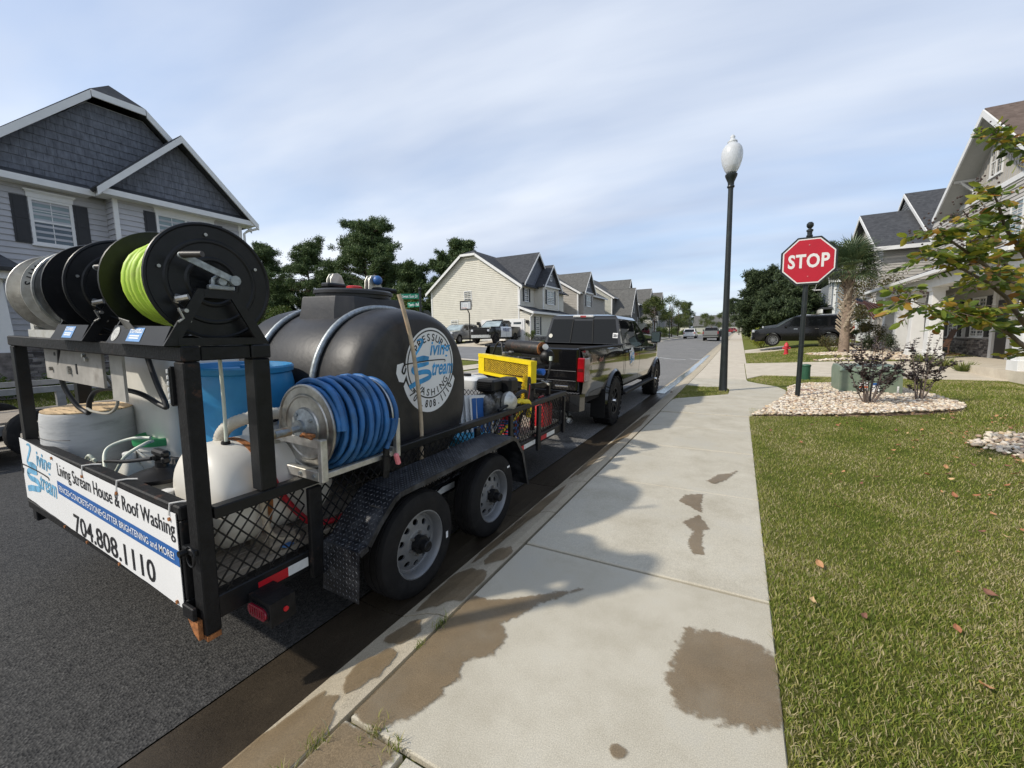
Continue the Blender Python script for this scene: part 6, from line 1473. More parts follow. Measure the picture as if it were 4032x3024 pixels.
def np_mesh(name,V,F,m,parent=None,base=None):
 me=bpy.data.meshes.new(name);V=np.asarray(V,np.float32);F=np.asarray(F,np.int32)
 if parent is not None:
  b=np.array(INFO[parent.name][1],np.float32);V=V-b
 k=F.shape[1]
 me.vertices.add(len(V));me.vertices.foreach_set('co',V.ravel())
 me.loops.add(F.size);me.loops.foreach_set('vertex_index',F.ravel())
 me.polygons.add(len(F));me.polygons.foreach_set('loop_start',np.arange(0,F.size,k,dtype=np.int32))
 try:me.polygons.foreach_set('loop_total',np.full(len(F),k,np.int32))
 except Exception:pass
 for q in(m if isinstance(m,(list,tuple))else[m]):me.materials.append(q)
 me.update(calc_edges=True)
 o=bpy.data.objects.new(name,me);COL.objects.link(o)
 if parent is not None:o.parent=parent;INFO[o.name]=INFO[parent.name]
 return o
def leaf_mat(name,cols,rough=.55,trans=.25,spec=.3):
 """each leaf (mesh island) draws its own colour from the ramp"""
 if name in MATS:return MATS[name]
 m,t,b=node_mat(name)
 g_=t.nodes.new('ShaderNodeNewGeometry');r_=t.nodes.new('ShaderNodeValToRGB');el=r_.color_ramp.elements
 r_.color_ramp.interpolation='LINEAR'
 while len(el)<len(cols):el.new(.5)
 for i,c in enumerate(cols):el[i].position=i/(len(cols)-1);el[i].color=tuple(c)+(1,)
 lk(t,g_.outputs['Random Per Island'],r_.inputs[0]);lk(t,r_.outputs[0],b.inputs['Base Color'])
 b.inputs['Roughness'].default_value=rough;b.inputs['Specular IOR Level'].default_value=spec
 tr_=t.nodes.new('ShaderNodeBsdfTranslucent');lk(t,r_.outputs[0],tr_.inputs['Color']);ms=t.nodes.new('ShaderNodeMixShader');ms.inputs[0].default_value=trans
 out=[n for n in t.nodes if n.type=='OUTPUT_MATERIAL'][0]
 lk(t,b.outputs[0],ms.inputs[1]);lk(t,tr_.outputs[0],ms.inputs[2]);lk(t,ms.outputs[0],out.inputs['Surface'])
 MATS[name]=m;return m
def rand_dirs(n,rng):
 v=rng.normal(size=(n,3));return v/np.linalg.norm(v,axis=1,keepdims=True)
def leaves_at(P,L,Wd,rng,up=.0,droop=0.0,dirs=None):
 """diamond leaves at points P (n,3), length L, width Wd"""
 n=len(P);d=rand_dirs(n,rng)if dirs is None else dirs
 d[:,2]-=droop;d[:,2]+=up;d/=np.linalg.norm(d,axis=1,keepdims=True)
 a=np.cross(d,rand_dirs(n,rng));a/=np.linalg.norm(a,axis=1,keepdims=True)+1e-9
 L=np.asarray(L).reshape(-1,1)*np.ones((n,1));Wd=np.asarray(Wd).reshape(-1,1)*np.ones((n,1))
 nn=np.cross(d,a)
 v0=P;v1=P+d*L*.45+a*Wd*.5+nn*L*.05;v2=P+d*L;v3=P+d*L*.45-a*Wd*.5+nn*L*.05
 V=np.stack([v0,v1,v2,v3],1).reshape(-1,3);F=np.arange(4*n).reshape(n,4)
 return V,F
def cluster_points(cs,rs,n,rng,shell=.55,sq=(1,1,1)):
 cs=np.asarray(cs,float);rs=np.asarray(rs,float);w_=rs**2;w_=w_/w_.sum()
 k=rng.choice(len(cs),n,p=w_);d=rand_dirs(n,rng);r=rs[k]*(shell+(1-shell)*rng.random(n))*(.75+.35*rng.random(n))
 return cs[k]+d*r[:,None]*np.array(sq)
def limb(mb,p0,p1,r0,r1,n=6,bend=.1,rr=random):
 P0,P1=Vector(p0),Vector(p1);L=(P1-P0).length;pts=[];k=5
 off=Vector((rr.uniform(-1,1),rr.uniform(-1,1),rr.uniform(-.4,.4)))*bend*L
 for i in range(k+1):
  t=i/k;pts.append(tuple(P0.lerp(P1,t)+off*(4*t*(1-t))*.5))
 mb.tube(pts,[r0+(r1-r0)*i/k for i in range(k+1)],n);return pts
def pine(label,x,y,z0,Ht,Rc,seed,group,dense=1.0,m=None,low=.35):
 """tall pine: bare trunk, whorled limbs, needle tufts gathered in lumpy clumps"""
 rr=random.Random(seed);rng=np.random.default_rng(seed)
 t=thing('pine_tree',label,'tree',(x,y,z0),WM,group)
 tb=MB();limb(tb,(x,y,z0-.1),(x+rr.uniform(-.4,.4),y+rr.uniform(-.4,.4),z0+Ht*.96),.019*Ht,.02,8,.03,rr)
 cs,rs=[],[];lb_=MB()
 zz=Ht*low
 while zz<Ht*.98:
  f=(zz/Ht-low)/(1-low);prof=math.sin(min(1,f*1.15+.22)*math.pi*.88)**.8
  for k in range(rr.randint(3,5)):
   a=rr.uniform(0,6.283);L=Rc*prof*rr.uniform(.45,1.08)
   e=(x+L*math.cos(a),y+L*math.sin(a),z0+zz+L*rr.uniform(.05,.35))
   limb(lb_,(x,y,z0+zz),e,.05+.06*(1-f),.015,5,.12,rr)
   for q in range(rr.randint(3,5)):
    u=rr.uniform(.45,1.05);c=Vector((x,y,z0+zz)).lerp(Vector(e),u)+Vector((rr.uniform(-.5,.5),rr.uniform(-.5,.5),rr.uniform(-.1,.5)))
    cs.append(tuple(c));rs.append(rr.uniform(.35,.75)*(Rc/4.0)**.5)
  zz+=Ht*rr.uniform(.025,.045)
 cs.append((x,y,z0+Ht*.98));rs.append(.6)
 n=int(len(cs)*120*dense);P=cluster_points(cs,np.array(rs)*1.3,n,rng,.2,(1,1,.75))
 V,F=leaves_at(P,.36+.18*rng.random(n),.09+.04*rng.random(n),rng,up=.35)
 tb.build('trunk',MATS['pine_bark'],t);lb_.build('limb',MATS['pine_bark'],t)
 np_mesh('crown',V,F,m or MATS['pine_needles'],t)
 return t
mat('pine_bark',(.10,.07,.05),.9,var=.4,scale=6)
leaf_mat('pine_needles',[(.035,.065,.025),(.065,.105,.04),(.10,.15,.055),(.14,.18,.07)],.6,.15)
leaf_mat('broad_leaves',[(.03,.06,.012),(.06,.10,.02),(.10,.14,.03),(.14,.16,.04)],.55,.3)
leaf_mat('dark_hedge',[(.012,.022,.01),(.03,.045,.015),(.05,.06,.02)],.55,.2)
def broad(label,x,y,z0,Ht,Rc,seed,group,m=None,nl=5000,leaf=.14,name='street_tree',trunk=.16,sq=.9,bare=.28,cat='tree'):
 rr=random.Random(seed);rng=np.random.default_rng(seed)
 t=thing(name,label,cat,(x,y,z0),WM,group)
 tb=MB();top=(x+rr.uniform(-.3,.3),y+rr.uniform(-.3,.3),z0+Ht*.8)
 limb(tb,(x,y,z0-.1),top,trunk,trunk*.25,8,.05,rr)
 cs,rs=[],[];lb_=MB()
 for k in range(22):
  f=rr.uniform(bare,.95);a=rr.uniform(0,6.283);pr_=math.sin(min(1,(f-bare)/(1-bare)*.9+.18)*math.pi)**.6
  L=Rc*pr_*rr.uniform(.5,1.0);e=(x+L*math.cos(a),y+L*math.sin(a),z0+Ht*f)
  limb(lb_,(x,y,z0+Ht*(f*.75)),e,trunk*.3,.012,5,.15,rr);cs.append(e);rs.append(Rc*rr.uniform(.22,.38))
 cs.append((x,y,z0+Ht*.9));rs.append(Rc*.3)
 P=cluster_points(cs,rs,nl,rng,.3,(1,1,sq));V,F=leaves_at(P,leaf*(.7+.6*rng.random(nl)),leaf*.55*(.7+.5*rng.random(nl)),rng)
 tb.build('trunk',MATS['pine_bark'],t);lb_.build('limb',MATS['pine_bark'],t);np_mesh('crown',V,F,m or MATS['broad_leaves'],t)
 return t
def bush(label,x,y,z0,rx_,h,seed,m,nl=1500,leaf=.06,name='shrub',group=None,ry_=None):
 rng=np.random.default_rng(seed);rr=random.Random(seed);t=thing(name,label,'shrub',(x,y,z0),WM,group);ry_=ry_ or rx_
 st_=MB();cs,rs=[],[]
 for k in range(7):
  a=rr.uniform(0,6.283);e=(x+rx_*.6*math.cos(a),y+ry_*.6*math.sin(a),z0+h*rr.uniform(.4,.9));limb(st_,(x,y,z0-.05),e,.02,.006,5,.1,rr);cs.append(e);rs.append(min(rx_,h)*rr.uniform(.35,.55))
 P=cluster_points(cs,rs,nl,rng,.4);P[:,2]=np.maximum(P[:,2],z0+.02);V,F=leaves_at(P,leaf*(.7+.6*rng.random(nl)),leaf*.5,rng,up=.3)
 st_.build('stem',MATS['pine_bark'],t);np_mesh('foliage',V,F,m,t);return t
# kerb-side things on the right
M_POLE=mat('black_pole',(.012,.016,.016),.38,var=.25,scale=10,over=(.03,.045,.04),over_amt=.35,over_scale=4)
ss=thing('stop_sign','red octagonal STOP sign on a black post with ball finial','sign',(1.18,11.04,0),WM)
MB().cyl((1.175,11.075,-.1),(1.225,11.075,3.52),.049,n=20).build('post',M_POLE,ss,smooth=True,angle=40)
def octo(r,y,cx=1.222,cz=3.0):return[(cx+r/math.cos(R(22.5))*math.cos(R(22.5+45*i)),y,cz+r/math.cos(R(22.5))*math.sin(R(22.5+45*i)))for i in range(8)]
MB().loft([octo(.497,11.02),octo(.497,10.99)]).build('backing',M_POLE,ss)
MB().loft([octo(.462,10.989),octo(.462,10.984)]).build('white_border',mat('white_sheeting',(.72,.70,.68),.4,var=.04),ss)
M_RED_S=mat('red_sheeting',(.46,.006,.022),.4,var=.06,scale=4)
MB().loft([octo(.438,10.9835),octo(.438,10.981)]).build('red_face',M_RED_S,ss)
b_=MB();lay_text(b_,'STOP',(1.222-.365,10.978,3.0-.145),(1,0,0),(0,0,1),width=.73,height=.295,bold=.03,spacing=1.08);b_.build('lettering',MATS['white_sheeting'],ss)
for z in(3.33,2.68):MB().cyl((1.222,10.981,z),(1.222,10.974,z),.013,n=8).build('bolt',mat('red_bolt',(.6,.2,.2),.4),ss)
MB().lathe([(.052,3.50),(.06,3.52),(.06,3.54),(.045,3.56),(.048,3.62),(.062,3.625),(.062,3.66),(.03,3.675),(.03,3.69),(.05,3.705),(.066,3.74),(.062,3.785),(.035,3.815),(.0,3.82)],(1.225,11.075,0),(0,0,1),20).build('finial',M_POLE,ss,smooth=True,angle=35)
def street_lamp(label,x,y,z0,sc=1.0,n=28):
 t=thing('street_lamp',label,'street lamp',(x,y,z0),WM,'street lamps along the road')
 P=lambda r,z:(r*sc,z*sc)
 MB().lathe([P(.105,-.1),P(.105,0),P(.1,.02),P(.088,.8),P(.078,1.6),P(.066,3.4),P(.058,5.02),P(.062,5.08),P(.085,5.10),P(.085,5.13),P(.07,5.15),P(.075,5.22),P(.11,5.30),P(.135,5.36),P(.14,5.40),P(.11,5.43),P(.06,5.44)],(x,y,z0),(0,0,1),n).build('post',M_POLE,t,smooth=True,angle=40)
 MB().lathe([P(.10,5.43),P(.125,5.46),P(.165,5.53),P(.205,5.63),P(.232,5.74),P(.242,5.85),P(.236,5.94),P(.21,6.02),P(.165,6.08),P(.115,6.12),P(.10,6.14),P(.112,6.155),P(.112,6.175),P(.08,6.20),P(.055,6.225),P(.05,6.25),P(.06,6.27),P(.05,6.30),P(.02,6.33),P(.0,6.335)],(x,y,z0),(0,0,1),n).build('globe',mat('frosted_globe',(.78,.80,.82),.32,var=.05,scale=20,trans=.35,bump=.2,bscale=70),t,smooth=True,angle=60)
 MB().cyl((x,y,z0+5.44*sc),(x,y,z0+5.62*sc),.07*sc,n=12).build('lamp_socket',mat('socket',(.3,.3,.28),.5),t)
 return t
street_lamp('tall black street lamp with frosted acorn globe standing in the grass tip by the sidewalk',-.335,12.09,0)
BED=[(.25,8.56),(.46,9.27),(.70,10.18),(.99,11.36),(1.10,12.1),(1.14,12.74),(1.27,13.42),(1.61,14.12),(2.35,14.45),(3.18,14.75),(3.66,14.02),(3.84,13.03),(3.85,11.73),(3.85,11.06),(3.64,10.53),(3.19,10.06),(2.36,9.50),(1.69,9.14),(.80,8.78)]
def inside(poly,X,Y):
 r=np.zeros(X.shape,bool);n=len(poly)
 for i in range(n):
  (x0,y0),(x1,y1)=poly[i],poly[(i+1)%n]
  c=((y0>Y)!=(y1>Y))&(X<(x1-x0)*(Y-y0)/(y1-y0+1e-12)+x0);r^=c
 return r
peb=leaf_mat('river_pebbles',[(.72,.66,.54),(.62,.52,.38),(.52,.38,.24),(.76,.72,.64),(.34,.22,.14),(.66,.58,.46),(.26,.20,.16),(.70,.64,.52)],.7,0.0)
def pebble_mesh(name,poly,n,rng,smin,smax,zf,label):
 xs=[p[0]for p in poly];ys=[p[1]for p in poly]
 X=rng.uniform(min(xs),max(xs),n*3);Y=rng.uniform(min(ys),max(ys),n*3);k=inside(poly,X,Y);X,Y=X[k][:n],Y[k][:n];n=len(X)
 t=(1+5**.5)/2
 ico=np.array([(-1,t,0),(1,t,0),(-1,-t,0),(1,-t,0),(0,-1,t),(0,1,t),(0,-1,-t),(0,1,-t),(t,0,-1),(t,0,1),(-t,0,-1),(-t,0,1)])/math.sqrt(1+t*t)
 fi=np.array([(0,11,5),(0,5,1),(0,1,7),(0,7,10),(0,10,11),(1,5,9),(5,11,4),(11,10,2),(10,7,6),(7,1,8),(3,9,4),(3,4,2),(3,2,6),(3,6,8),(3,8,9),(4,9,5),(2,4,11),(6,2,10),(8,6,7),(9,8,1)])
 s=rng.uniform(smin,smax,n);a=rng.uniform(0,6.28,n);el=rng.uniform(.7,1.5,n);fl=rng.uniform(.45,.8,n)
 V=np.repeat(ico[None],n,0)*(1+.18*rng.normal(size=(n,12,1)));V[:,:,0]*=(s*el)[:,None];V[:,:,1]*=s[:,None];V[:,:,2]*=(s*fl)[:,None]
 c,sn=np.cos(a)[:,None],np.sin(a)[:,None];x,y=V[:,:,0]*c-V[:,:,1]*sn,V[:,:,0]*sn+V[:,:,1]*c
 Z0=np.array([zf(p,q)for p,q in zip(X,Y)]);V=np.stack([x+X[:,None],y+Y[:,None],V[:,:,2]+(Z0+s*rng.uniform(.1,1.0,n))[:,None]],2)
 F=(fi[None]+(np.arange(n)*12)[:,None,None]).reshape(-1,3)
 o=np_mesh(name,V.reshape(-1,3),F,peb);o['kind']='stuff';o['label']=label;o['category']='pebbles';o.data.polygons.foreach_set('use_smooth',[True]*len(o.data.polygons));return o
RG2=np.random.default_rng(21)
mound=lambda x,y:.03+.05*max(0,1-((x-2.3)/1.9)**2-((y-11.6)/3.2)**2)
bm=MB();nn_=len(BED);cx_,cy_=2.3,11.6
rings=[[(cx_+(x-cx_)*s_,cy_+(y-cy_)*s_,.004+mound(cx_+(x-cx_)*s_,cy_+(y-cy_)*s_)*(1 if s_<1 else .0))for x,y in BED]for s_ in(1,.93,.7,.4,.1)]
bm.loft(rings,False,True);bedo=struct(bm,'planting_bed',mat('bed_soil',(.20,.14,.09),.95,var=.5,scale=25))
pebble_mesh('pebbles',BED,11000,RG2,.016,.036,mound,'cream river pebbles covering the round planting bed by the stop sign')
LB=[(2.62,7.40),(2.85,7.85),(3.2,8.3),(3.9,8.6),(4.7,8.3),(4.9,7.4),(4.5,6.6),(3.7,6.3),(2.95,6.75)]
pebble_mesh('pebbles',LB,1500,RG2,.018,.04,lambda x,y:.015,'pale pebbles in the ring of stones round the yellowing tree')
PB2=[(3.0,23.1),(7.2,23.5),(7.2,31),(5.6,30.5),(5.0,27.6),(4.2,27.0),(3.1,27.2),(3.3,26.3),(4.5,25.5),(5.4,24.6)]
pebble_mesh('pebbles',PB2,5200,RG2,.035,.07,lambda x,y:G(x,y)+.01,'white stone bed below the porch columns')
PB3=[(4.2,23.0),(14,23.4),(14,24.4),(4.2,24.3)]
tf=thing('transformer_box','pale green metal transformer box with warning labels in the pebble bed','utility box',(2.65,12.6,0),WM)
M_TF=mat('transformer_green',(.17,.22,.16),.5,var=.1,scale=3,over=(.25,.27,.20),over_amt=.35,over_scale=3)
MB().loft([[(2.10,12.16,.03),(3.22,12.16,.03),(3.22,13.15,.03),(2.10,13.15,.03)],[(2.08,12.14,.60),(3.20,12.14,.60),(3.20,13.15,.60),(2.08,13.15,.60)],[(2.10,12.2,.68),(3.17,12.2,.68),(3.17,13.1,.70),(2.10,13.1,.70)]]).build('cabinet',M_TF,tf,smooth=True,angle=20)
MB().box(2.06,3.24,12.12,13.2,-.03,.05,bev=.01).build('plinth',mat('plinth',(.12,.13,.11),.8),tf)
MB().box(2.065,3.215,12.125,12.139,.575,.60).build('lid_seam',M_TF,tf)
for(x0,x1,z0,z1,m)in((2.46,2.62,.14,.33,M_WHITE),(2.66,2.82,.12,.32,M_WHITE),(3.12,3.155,.06,.26,M_WHITE)):
 l_=MB().quad(*[(x,12.153-.02*z/.6,z)for x,z in((x0,z0),(x1,z0),(x1,z1),(x0,z1))]).build('warning_label',m,tf)
 if x0<2.5:MB().quad(*[(x,12.150-.02*z/.6,z)for x,z in((x0,.20),(x1,.20),(x1,.245),(x0,.245))]).build('label_band',mat('orange_ink',(.75,.16,.04),.5),l_)
 elif x0<3:MB().quad(*[(x,12.150-.02*z/.6,z)for x,z in((x0,.27),(x1,.27),(x1,.32),(x0,.32))]).build('label_band',M_BLUEINK,l_)
 else:
  b_=MB();lay_text(b_,'0817',(3.148,12.146,.08),(0,0,1),(-1,0,0),width=.15,height=.02,bold=.02);b_.build('label_print',M_INK,l_)
MB().cyl((2.63,12.15,.40),(2.63,12.12,.40),.03,n=10).build('padlock',M_GALV,tf)
single(MB().lathe([(.30,0),(.30,.075),(.28,.09),(.05,.095),(.0,.095)],(1.60,12.25,.015),(0,0,1),6),'valve_box',mat('brown_lid',(.24,.15,.11),.75,var=.3,scale=8),'reddish brown flat valve box lid among the pebbles behind the stop sign post','valve box',(1.60,12.25,.0))
single(MB().box(1.12,1.34,11.85,12.15,.0,.06,bev=.01),'meter_box',mat('pale_green_lid',(.30,.38,.34),.7,var=.2),'small pale green meter box lid beside the sidewalk edge','valve box',(1.23,12,0))
single(MB().lathe([(.135,-.1),(.135,.02),(.125,.03),(.12,.42),(.135,.43),(.138,.455),(.125,.48),(.05,.495),(.0,.495)],(1.87,15.88,0),(0,0,1),24),'cable_pedestal',mat('dark_green_plastic',(.02,.085,.045),.5,var=.15),'short dark green round cable pedestal in the strip of lawn behind the stop sign','pedestal',(1.87,15.88,0),WM,None,True,40)
leaf_mat('plum_leaves',[(.018,.012,.014),(.035,.022,.022),(.05,.03,.028),(.03,.03,.02)],.45,.1,.5)
def myrtle(label,x,y,z0,ht,spread,seed,nst,m,leaf=.06,name='shrub',tilt=(0,0)):
 rr=random.Random(seed);rng=np.random.default_rng(seed);t=thing(name,label,'shrub',(x,y,z0),WM,'dark-leaved crape myrtles in the pebble bed')
 sm_=MB();pts,dirs=[],[]
 for s_ in range(nst):
  a=rr.uniform(0,6.283);L=spread*rr.uniform(.25,1.0);h=ht*rr.uniform(.72,1.0)*(1-.25*L/spread)
  e=Vector((x+L*math.cos(a),y+L*math.sin(a),z0+h));b=Vector((x+.05*math.cos(a),y+.05*math.sin(a),z0-.03))
  sp_=limb(sm_,b,e,.014,.003,5,.12,rr)
  def along(P,f0,n):
   for k in range(n):
    f=f0+(1-f0)*k/n;i=min(len(P)-2,int(f*(len(P)-1)));u=f*(len(P)-1)-i
    p=Vector(P[i]).lerp(Vector(P[i+1]),u)
    for q in range(2):
     th_=rr.uniform(0,6.283);pts.append(tuple(p));dirs.append((math.cos(th_),math.sin(th_),rr.uniform(-.1,.55)))
  along(sp_,.34,18)
  for k in range(5):
   f=rr.uniform(.35,.85);i=int(f*(len(sp_)-1));p=Vector(sp_[i]);a2=a+rr.uniform(-1.4,1.4);q=p+Vector((math.cos(a2),math.sin(a2),rr.uniform(.5,1.3)))*rr.uniform(.12,.30)
   along(limb(sm_,p,q,.006,.002,4,.1,rr),.1,10)
 P=np.array(pts);V,F=leaves_at(P,leaf*(.7+.6*rng.random(len(P))),leaf*.55,rng,dirs=np.array(dirs,float))
 sm_.build('stem',mat('shrub_bark',(.13,.10,.085),.8,var=.3),t);np_mesh('foliage',V,F,m,t);return t
myrtle('fuller dark plum shrub in front of the transformer box, nearest the stop sign',2.27,10.45,.06,1.72,.62,5,11,MATS['plum_leaves'])
myrtle('sparser dark plum shrub beside the transformer corner, farther from the stop sign',3.27,11.35,.06,1.60,.50,8,8,MATS['plum_leaves'])
hy=thing('fire_hydrant','small red fire hydrant on the lawn before the black SUV','fire hydrant',(2.33,28,G(2.33,28)),WM)
hz=G(2.33,28);M_HYD=mat('hydrant_red',(.50,.03,.04),.45,var=.15,scale=8)
MB().lathe([(.14,-.05),(.14,.06),(.10,.08),(.095,.42),(.125,.44),(.125,.48),(.11,.50),(.105,.56),(.08,.62),(.04,.66),(.03,.67),(.035,.71),(.0,.715)],(2.33,28,hz),(0,0,1),18).build('barrel',M_HYD,hy,smooth=True,angle=35)
for d in((-1,0,0),(1,0,0),(0,-1,0)):MB().cyl((2.33+d[0]*.08,28+d[1]*.08,hz+.36),(2.33+d[0]*.19,28+d[1]*.19,hz+.36),.055,n=10).build('outlet',M_HYD,hy)
pz=G(4.9,27.2);pm=thing('palm_tree','cabbage palm with a criss-cross booted trunk in the stone bed','palm',(4.75,27.2,pz),WM)
M_PBARK=mat('palm_bark',(.24,.18,.135),.9,var=.4,scale=7)
MB().lathe([(.25,-.1),(.23,.5),(.19,1.3),(.18,2.0),(.18,2.9),(.17,3.6),(.12,4.2)],(4.75,27.2,pz),(.01,0,1),18).build('trunk',M_PBARK,pm,smooth=True)
rr=random.Random(4);M_BOOT=mat('palm_boots',(.46,.38,.29),.85,var=.3,scale=10)
for k in range(70):
 z=1.0+k*.041;a=k*2.4;r_=.185-.004*z
 p=Vector((4.75+r_*math.cos(a),27.2+r_*math.sin(a),pz+z));d=Vector((math.cos(a),math.sin(a),0));tg=Vector((-math.sin(a),math.cos(a),0))*(1 if k%2 else-1)
 b=MB();e=p+d*.19+Vector((0,0,.27))+tg*.14
 b.bar(tuple(p-d*.02),tuple(e),.085,.03,upv=tuple(d));b.build('boot',M_BOOT if z<3.2 else M_PBARK,pm)
PV,PF,nP=[],[],0;FV=MB()
crown=Vector((4.78,27.2,pz+4.25));rngp=np.random.default_rng(9)
for k in range(46):
 a=k*2.399;el=-0.45+1.8*(k/46);d=Vector((math.cos(a)*math.cos(el),math.sin(a)*math.cos(el),math.sin(el)))
 Lp=rr.uniform(.6,.95);c=crown+d*Lp;FV.tube([tuple(crown),tuple(crown.lerp(c,.6)+Vector((0,0,.05))),tuple(c)],[.022,.016,.012],5)
 up_=Vector((0,0,1));s1=d.cross(up_).normalized();u1=s1.cross(d)
 for q in range(34):
  th_=R(-115+230*q/33);ln=rr.uniform(.95,1.35)*(1-.25*abs(th_)/2.0)
  dd_=d*math.cos(th_)+s1*math.sin(th_);tip=c+dd_*ln+Vector((0,0,-.13*ln*(1+abs(math.sin(th_))*.6)))+u1*rr.uniform(-.06,.06)
  mid=c+dd_*ln*.55+u1*.05;wv=d.cross(dd_);wv=(u1.cross(dd_)).normalized()*.022
  PV+=[tuple(c),tuple(mid+wv),tuple(tip),tuple(mid-wv)];PF.append((nP,nP+1,nP+2,nP+3));nP+=4
FV.build('petiole',mat('petiole',(.14,.17,.05),.6),pm)
np_mesh('fronds',PV,PF,leaf_mat('palm_fronds',[(.05,.085,.04),(.08,.125,.06),(.12,.165,.08),(.15,.16,.07)],.45,.25),pm)
# grey house across the road (its front looks at the road)
M_GREYSID=siding_mat('grey_lap_siding',(.43,.43,.45));M_SHAKE=mat('slate_shakes',(.13,.14,.165),.8,var=.35,scale=9,bump=.3,bscale=40,stretch=(1,1,.35));M_CREAM=siding_mat('cream_lap_siding',(.60,.575,.50));M_TAUPE=siding_mat('taupe_lap_siding',(.36,.335,.30))
hl=thing('house','grey two-storey house with slate shake gables across the road behind the hose reels','house',(-22,4,.3),WM)
P0=Plane(-17.9,-4,0,1)
Uy=lambda y:y+4
lap_wall(hl,P0,[(Uy(-4),.3),(Uy(9.75),.3),(Uy(9.75),6.05),(Uy(-4),6.05)],M_GREYSID,.165,split=True)
backing(hl,P0,[(Uy(-4),.2),(Uy(9.75),.2),(Uy(9.75),6.1),(Uy(9.75),6.4),(Uy(7.15),8.95),(Uy(5.75),8.95),(Uy(3.2),6.4),(Uy(-4),6.1)],M_GREYSID,9.0)
shakes(hl,P0,[(Uy(2.9),6.34),(Uy(10.0),6.34),(Uy(7.12),8.92),(Uy(5.78),8.92)],M_SHAKE,.235,.14,.3,2)
P1=Plane(-17.35,5.92,0,1)
lap_wall(hl,P1,[(0,1),(3.80,1),(3.80,6.05),(0,6.05)],M_GREYSID,.165,split=True)
backing(hl,P1,[(0,1),(3.80,1),(3.80,6.3),(1.85,8.25),(0,6.3)],M_GREYSID,.5)
shakes(hl,P1,[(-.15,6.34),(3.95,6.34),(1.88,8.30)],M_SHAKE,.235,.14,.3,5)
PR=Plane(-17.9,5.92,1,0);lap_wall(hl,PR,[(.0,1),(.53,1),(.53,6.05),(.0,6.05)],M_GREYSID,.165)
for(pl,u)in((P1,-.02),(P1,3.70)):
 m=MB();pl.box(m,u,u+.12,1,6.05,-.02,.045);m.build('corner_board',M_TRIMW,hl)
m=MB();m.add([(-17.5,2.6,6.20),(-17.5,5.55,6.20),(-17.9,5.55,6.42),(-17.9,2.6,6.42)],[(0,1,2,3)]);m.build('pent_roof',M_ROOFD,hl)
MB().box(-17.52,-17.48,-4,5.56,6.02,6.20).build('fascia',M_TRIMW,hl);MB().box(-17.9,-17.521,-4,5.5,6.02,6.06).build('soffit',M_TRIMW,hl)
m=MB();m.add([(-16.95,5.62,6.20),(-16.95,10.1,6.20),(-17.35,10.1,6.42),(-17.35,5.62,6.42)],[(0,1,2,3)]);m.build('pent_roof',M_ROOFD,hl)
MB().box(-16.97,-16.93,5.58,10.12,6.03,6.20).build('fascia',M_TRIMW,hl);MB().box(-17.6,-16.971,5.6,10.1,6.03,6.07).build('soffit',M_TRIMW,hl);MB().box(-17.5,-16.971,5.575,5.60,6.03,6.2).build('fascia',M_TRIMW,hl)
e=.28;gx0,gx1=-17.55,-27
roof_slab(hl,[(gx0,2.55,6.10),(gx0,5.76,9.22),(gx1,5.76,9.22),(gx1,2.55,6.10)],M_ROOFD)
roof_slab(hl,[(gx0,10.3,6.16),(gx0,7.12,9.22),(gx1,7.12,9.22),(gx1,10.3,6.16)],M_ROOFD)
MB().add([(gx0,5.76,9.22),(gx0,7.12,9.22),(-18.15,6.44,9.80),(gx1,6.44,9.80),(gx1,5.76,9.22),(gx1,7.12,9.22)],[(0,1,2),(0,2,3,4),(1,5,3,2)]).build('roof',M_ROOFD,hl)
rake(hl,(gx0,2.55,6.08),(gx0,5.76,9.18),.24,.05,(1,0,0));rake(hl,(gx0,7.12,9.18),(gx0,10.25,6.12),.24,.05,(1,0,0));rake(hl,(gx0,5.78,9.20),(gx0,7.10,9.20),.20,.05,(1,0,0))
sx0=-16.93
roof_slab(hl,[(sx0,5.45,6.20),(sx0,7.79,8.53),(-20,7.79,8.53),(-20,5.45,6.20)],M_ROOFD);roof_slab(hl,[(sx0,10.15,6.17),(sx0,7.79,8.53),(-20,7.79,8.53),(-20,10.15,6.17)],M_ROOFD)
rake(hl,(sx0,5.45,6.17),(sx0,7.79,8.50),.22,.05,(1,0,0));rake(hl,(sx0,7.79,8.50),(sx0,10.18,6.12),.22,.05,(1,0,0))
pipe(hl,[(-16.95,10.14,6.06),(-16.95,10.13,5.95),(-17.2,9.9,5.85),(-17.3,9.82,5.75),(-17.3,9.82,.4)],.045)
window(hl,P0,Uy(4.22),Uy(5.12),4.42,5.72,.32,1,True,True,M_GLASSB,M_GLASS)
window(hl,P1,6.98-5.92,8.72-5.92,4.5,5.86,.30,2,True,True,M_GLASSB,M_GLASS)
window(hl,P0,Uy(.6),Uy(1.5),4.42,5.72,.32,1,True,True,M_GLASSB,M_GLASS)
stones(hl,P0,Uy(1.0),Uy(5.6),.3,1.7,seed=9)
MB().box(-17.6,-15.75,-4,3.3,3.15,3.42).build('porch_beam',M_TRIMW,hl)
roof_slab(hl,[(-15.6,-4,3.42),(-15.6,3.5,3.42),(-17.85,3.5,4.05),(-17.85,-4,4.05)],M_ROOFD)
for y in(3.0,.2):MB().loft([rrect(-16.35,-15.85,y-.25,y+.25,.02,.4),rrect(-16.25,-15.95,y-.15,y+.15,.02,3.15)]).build('porch_column',M_TRIMW,hl)
MB().box(-16.5,-15.8,2.7,3.35,.2,1.35).build('pier',M_STONE,hl)
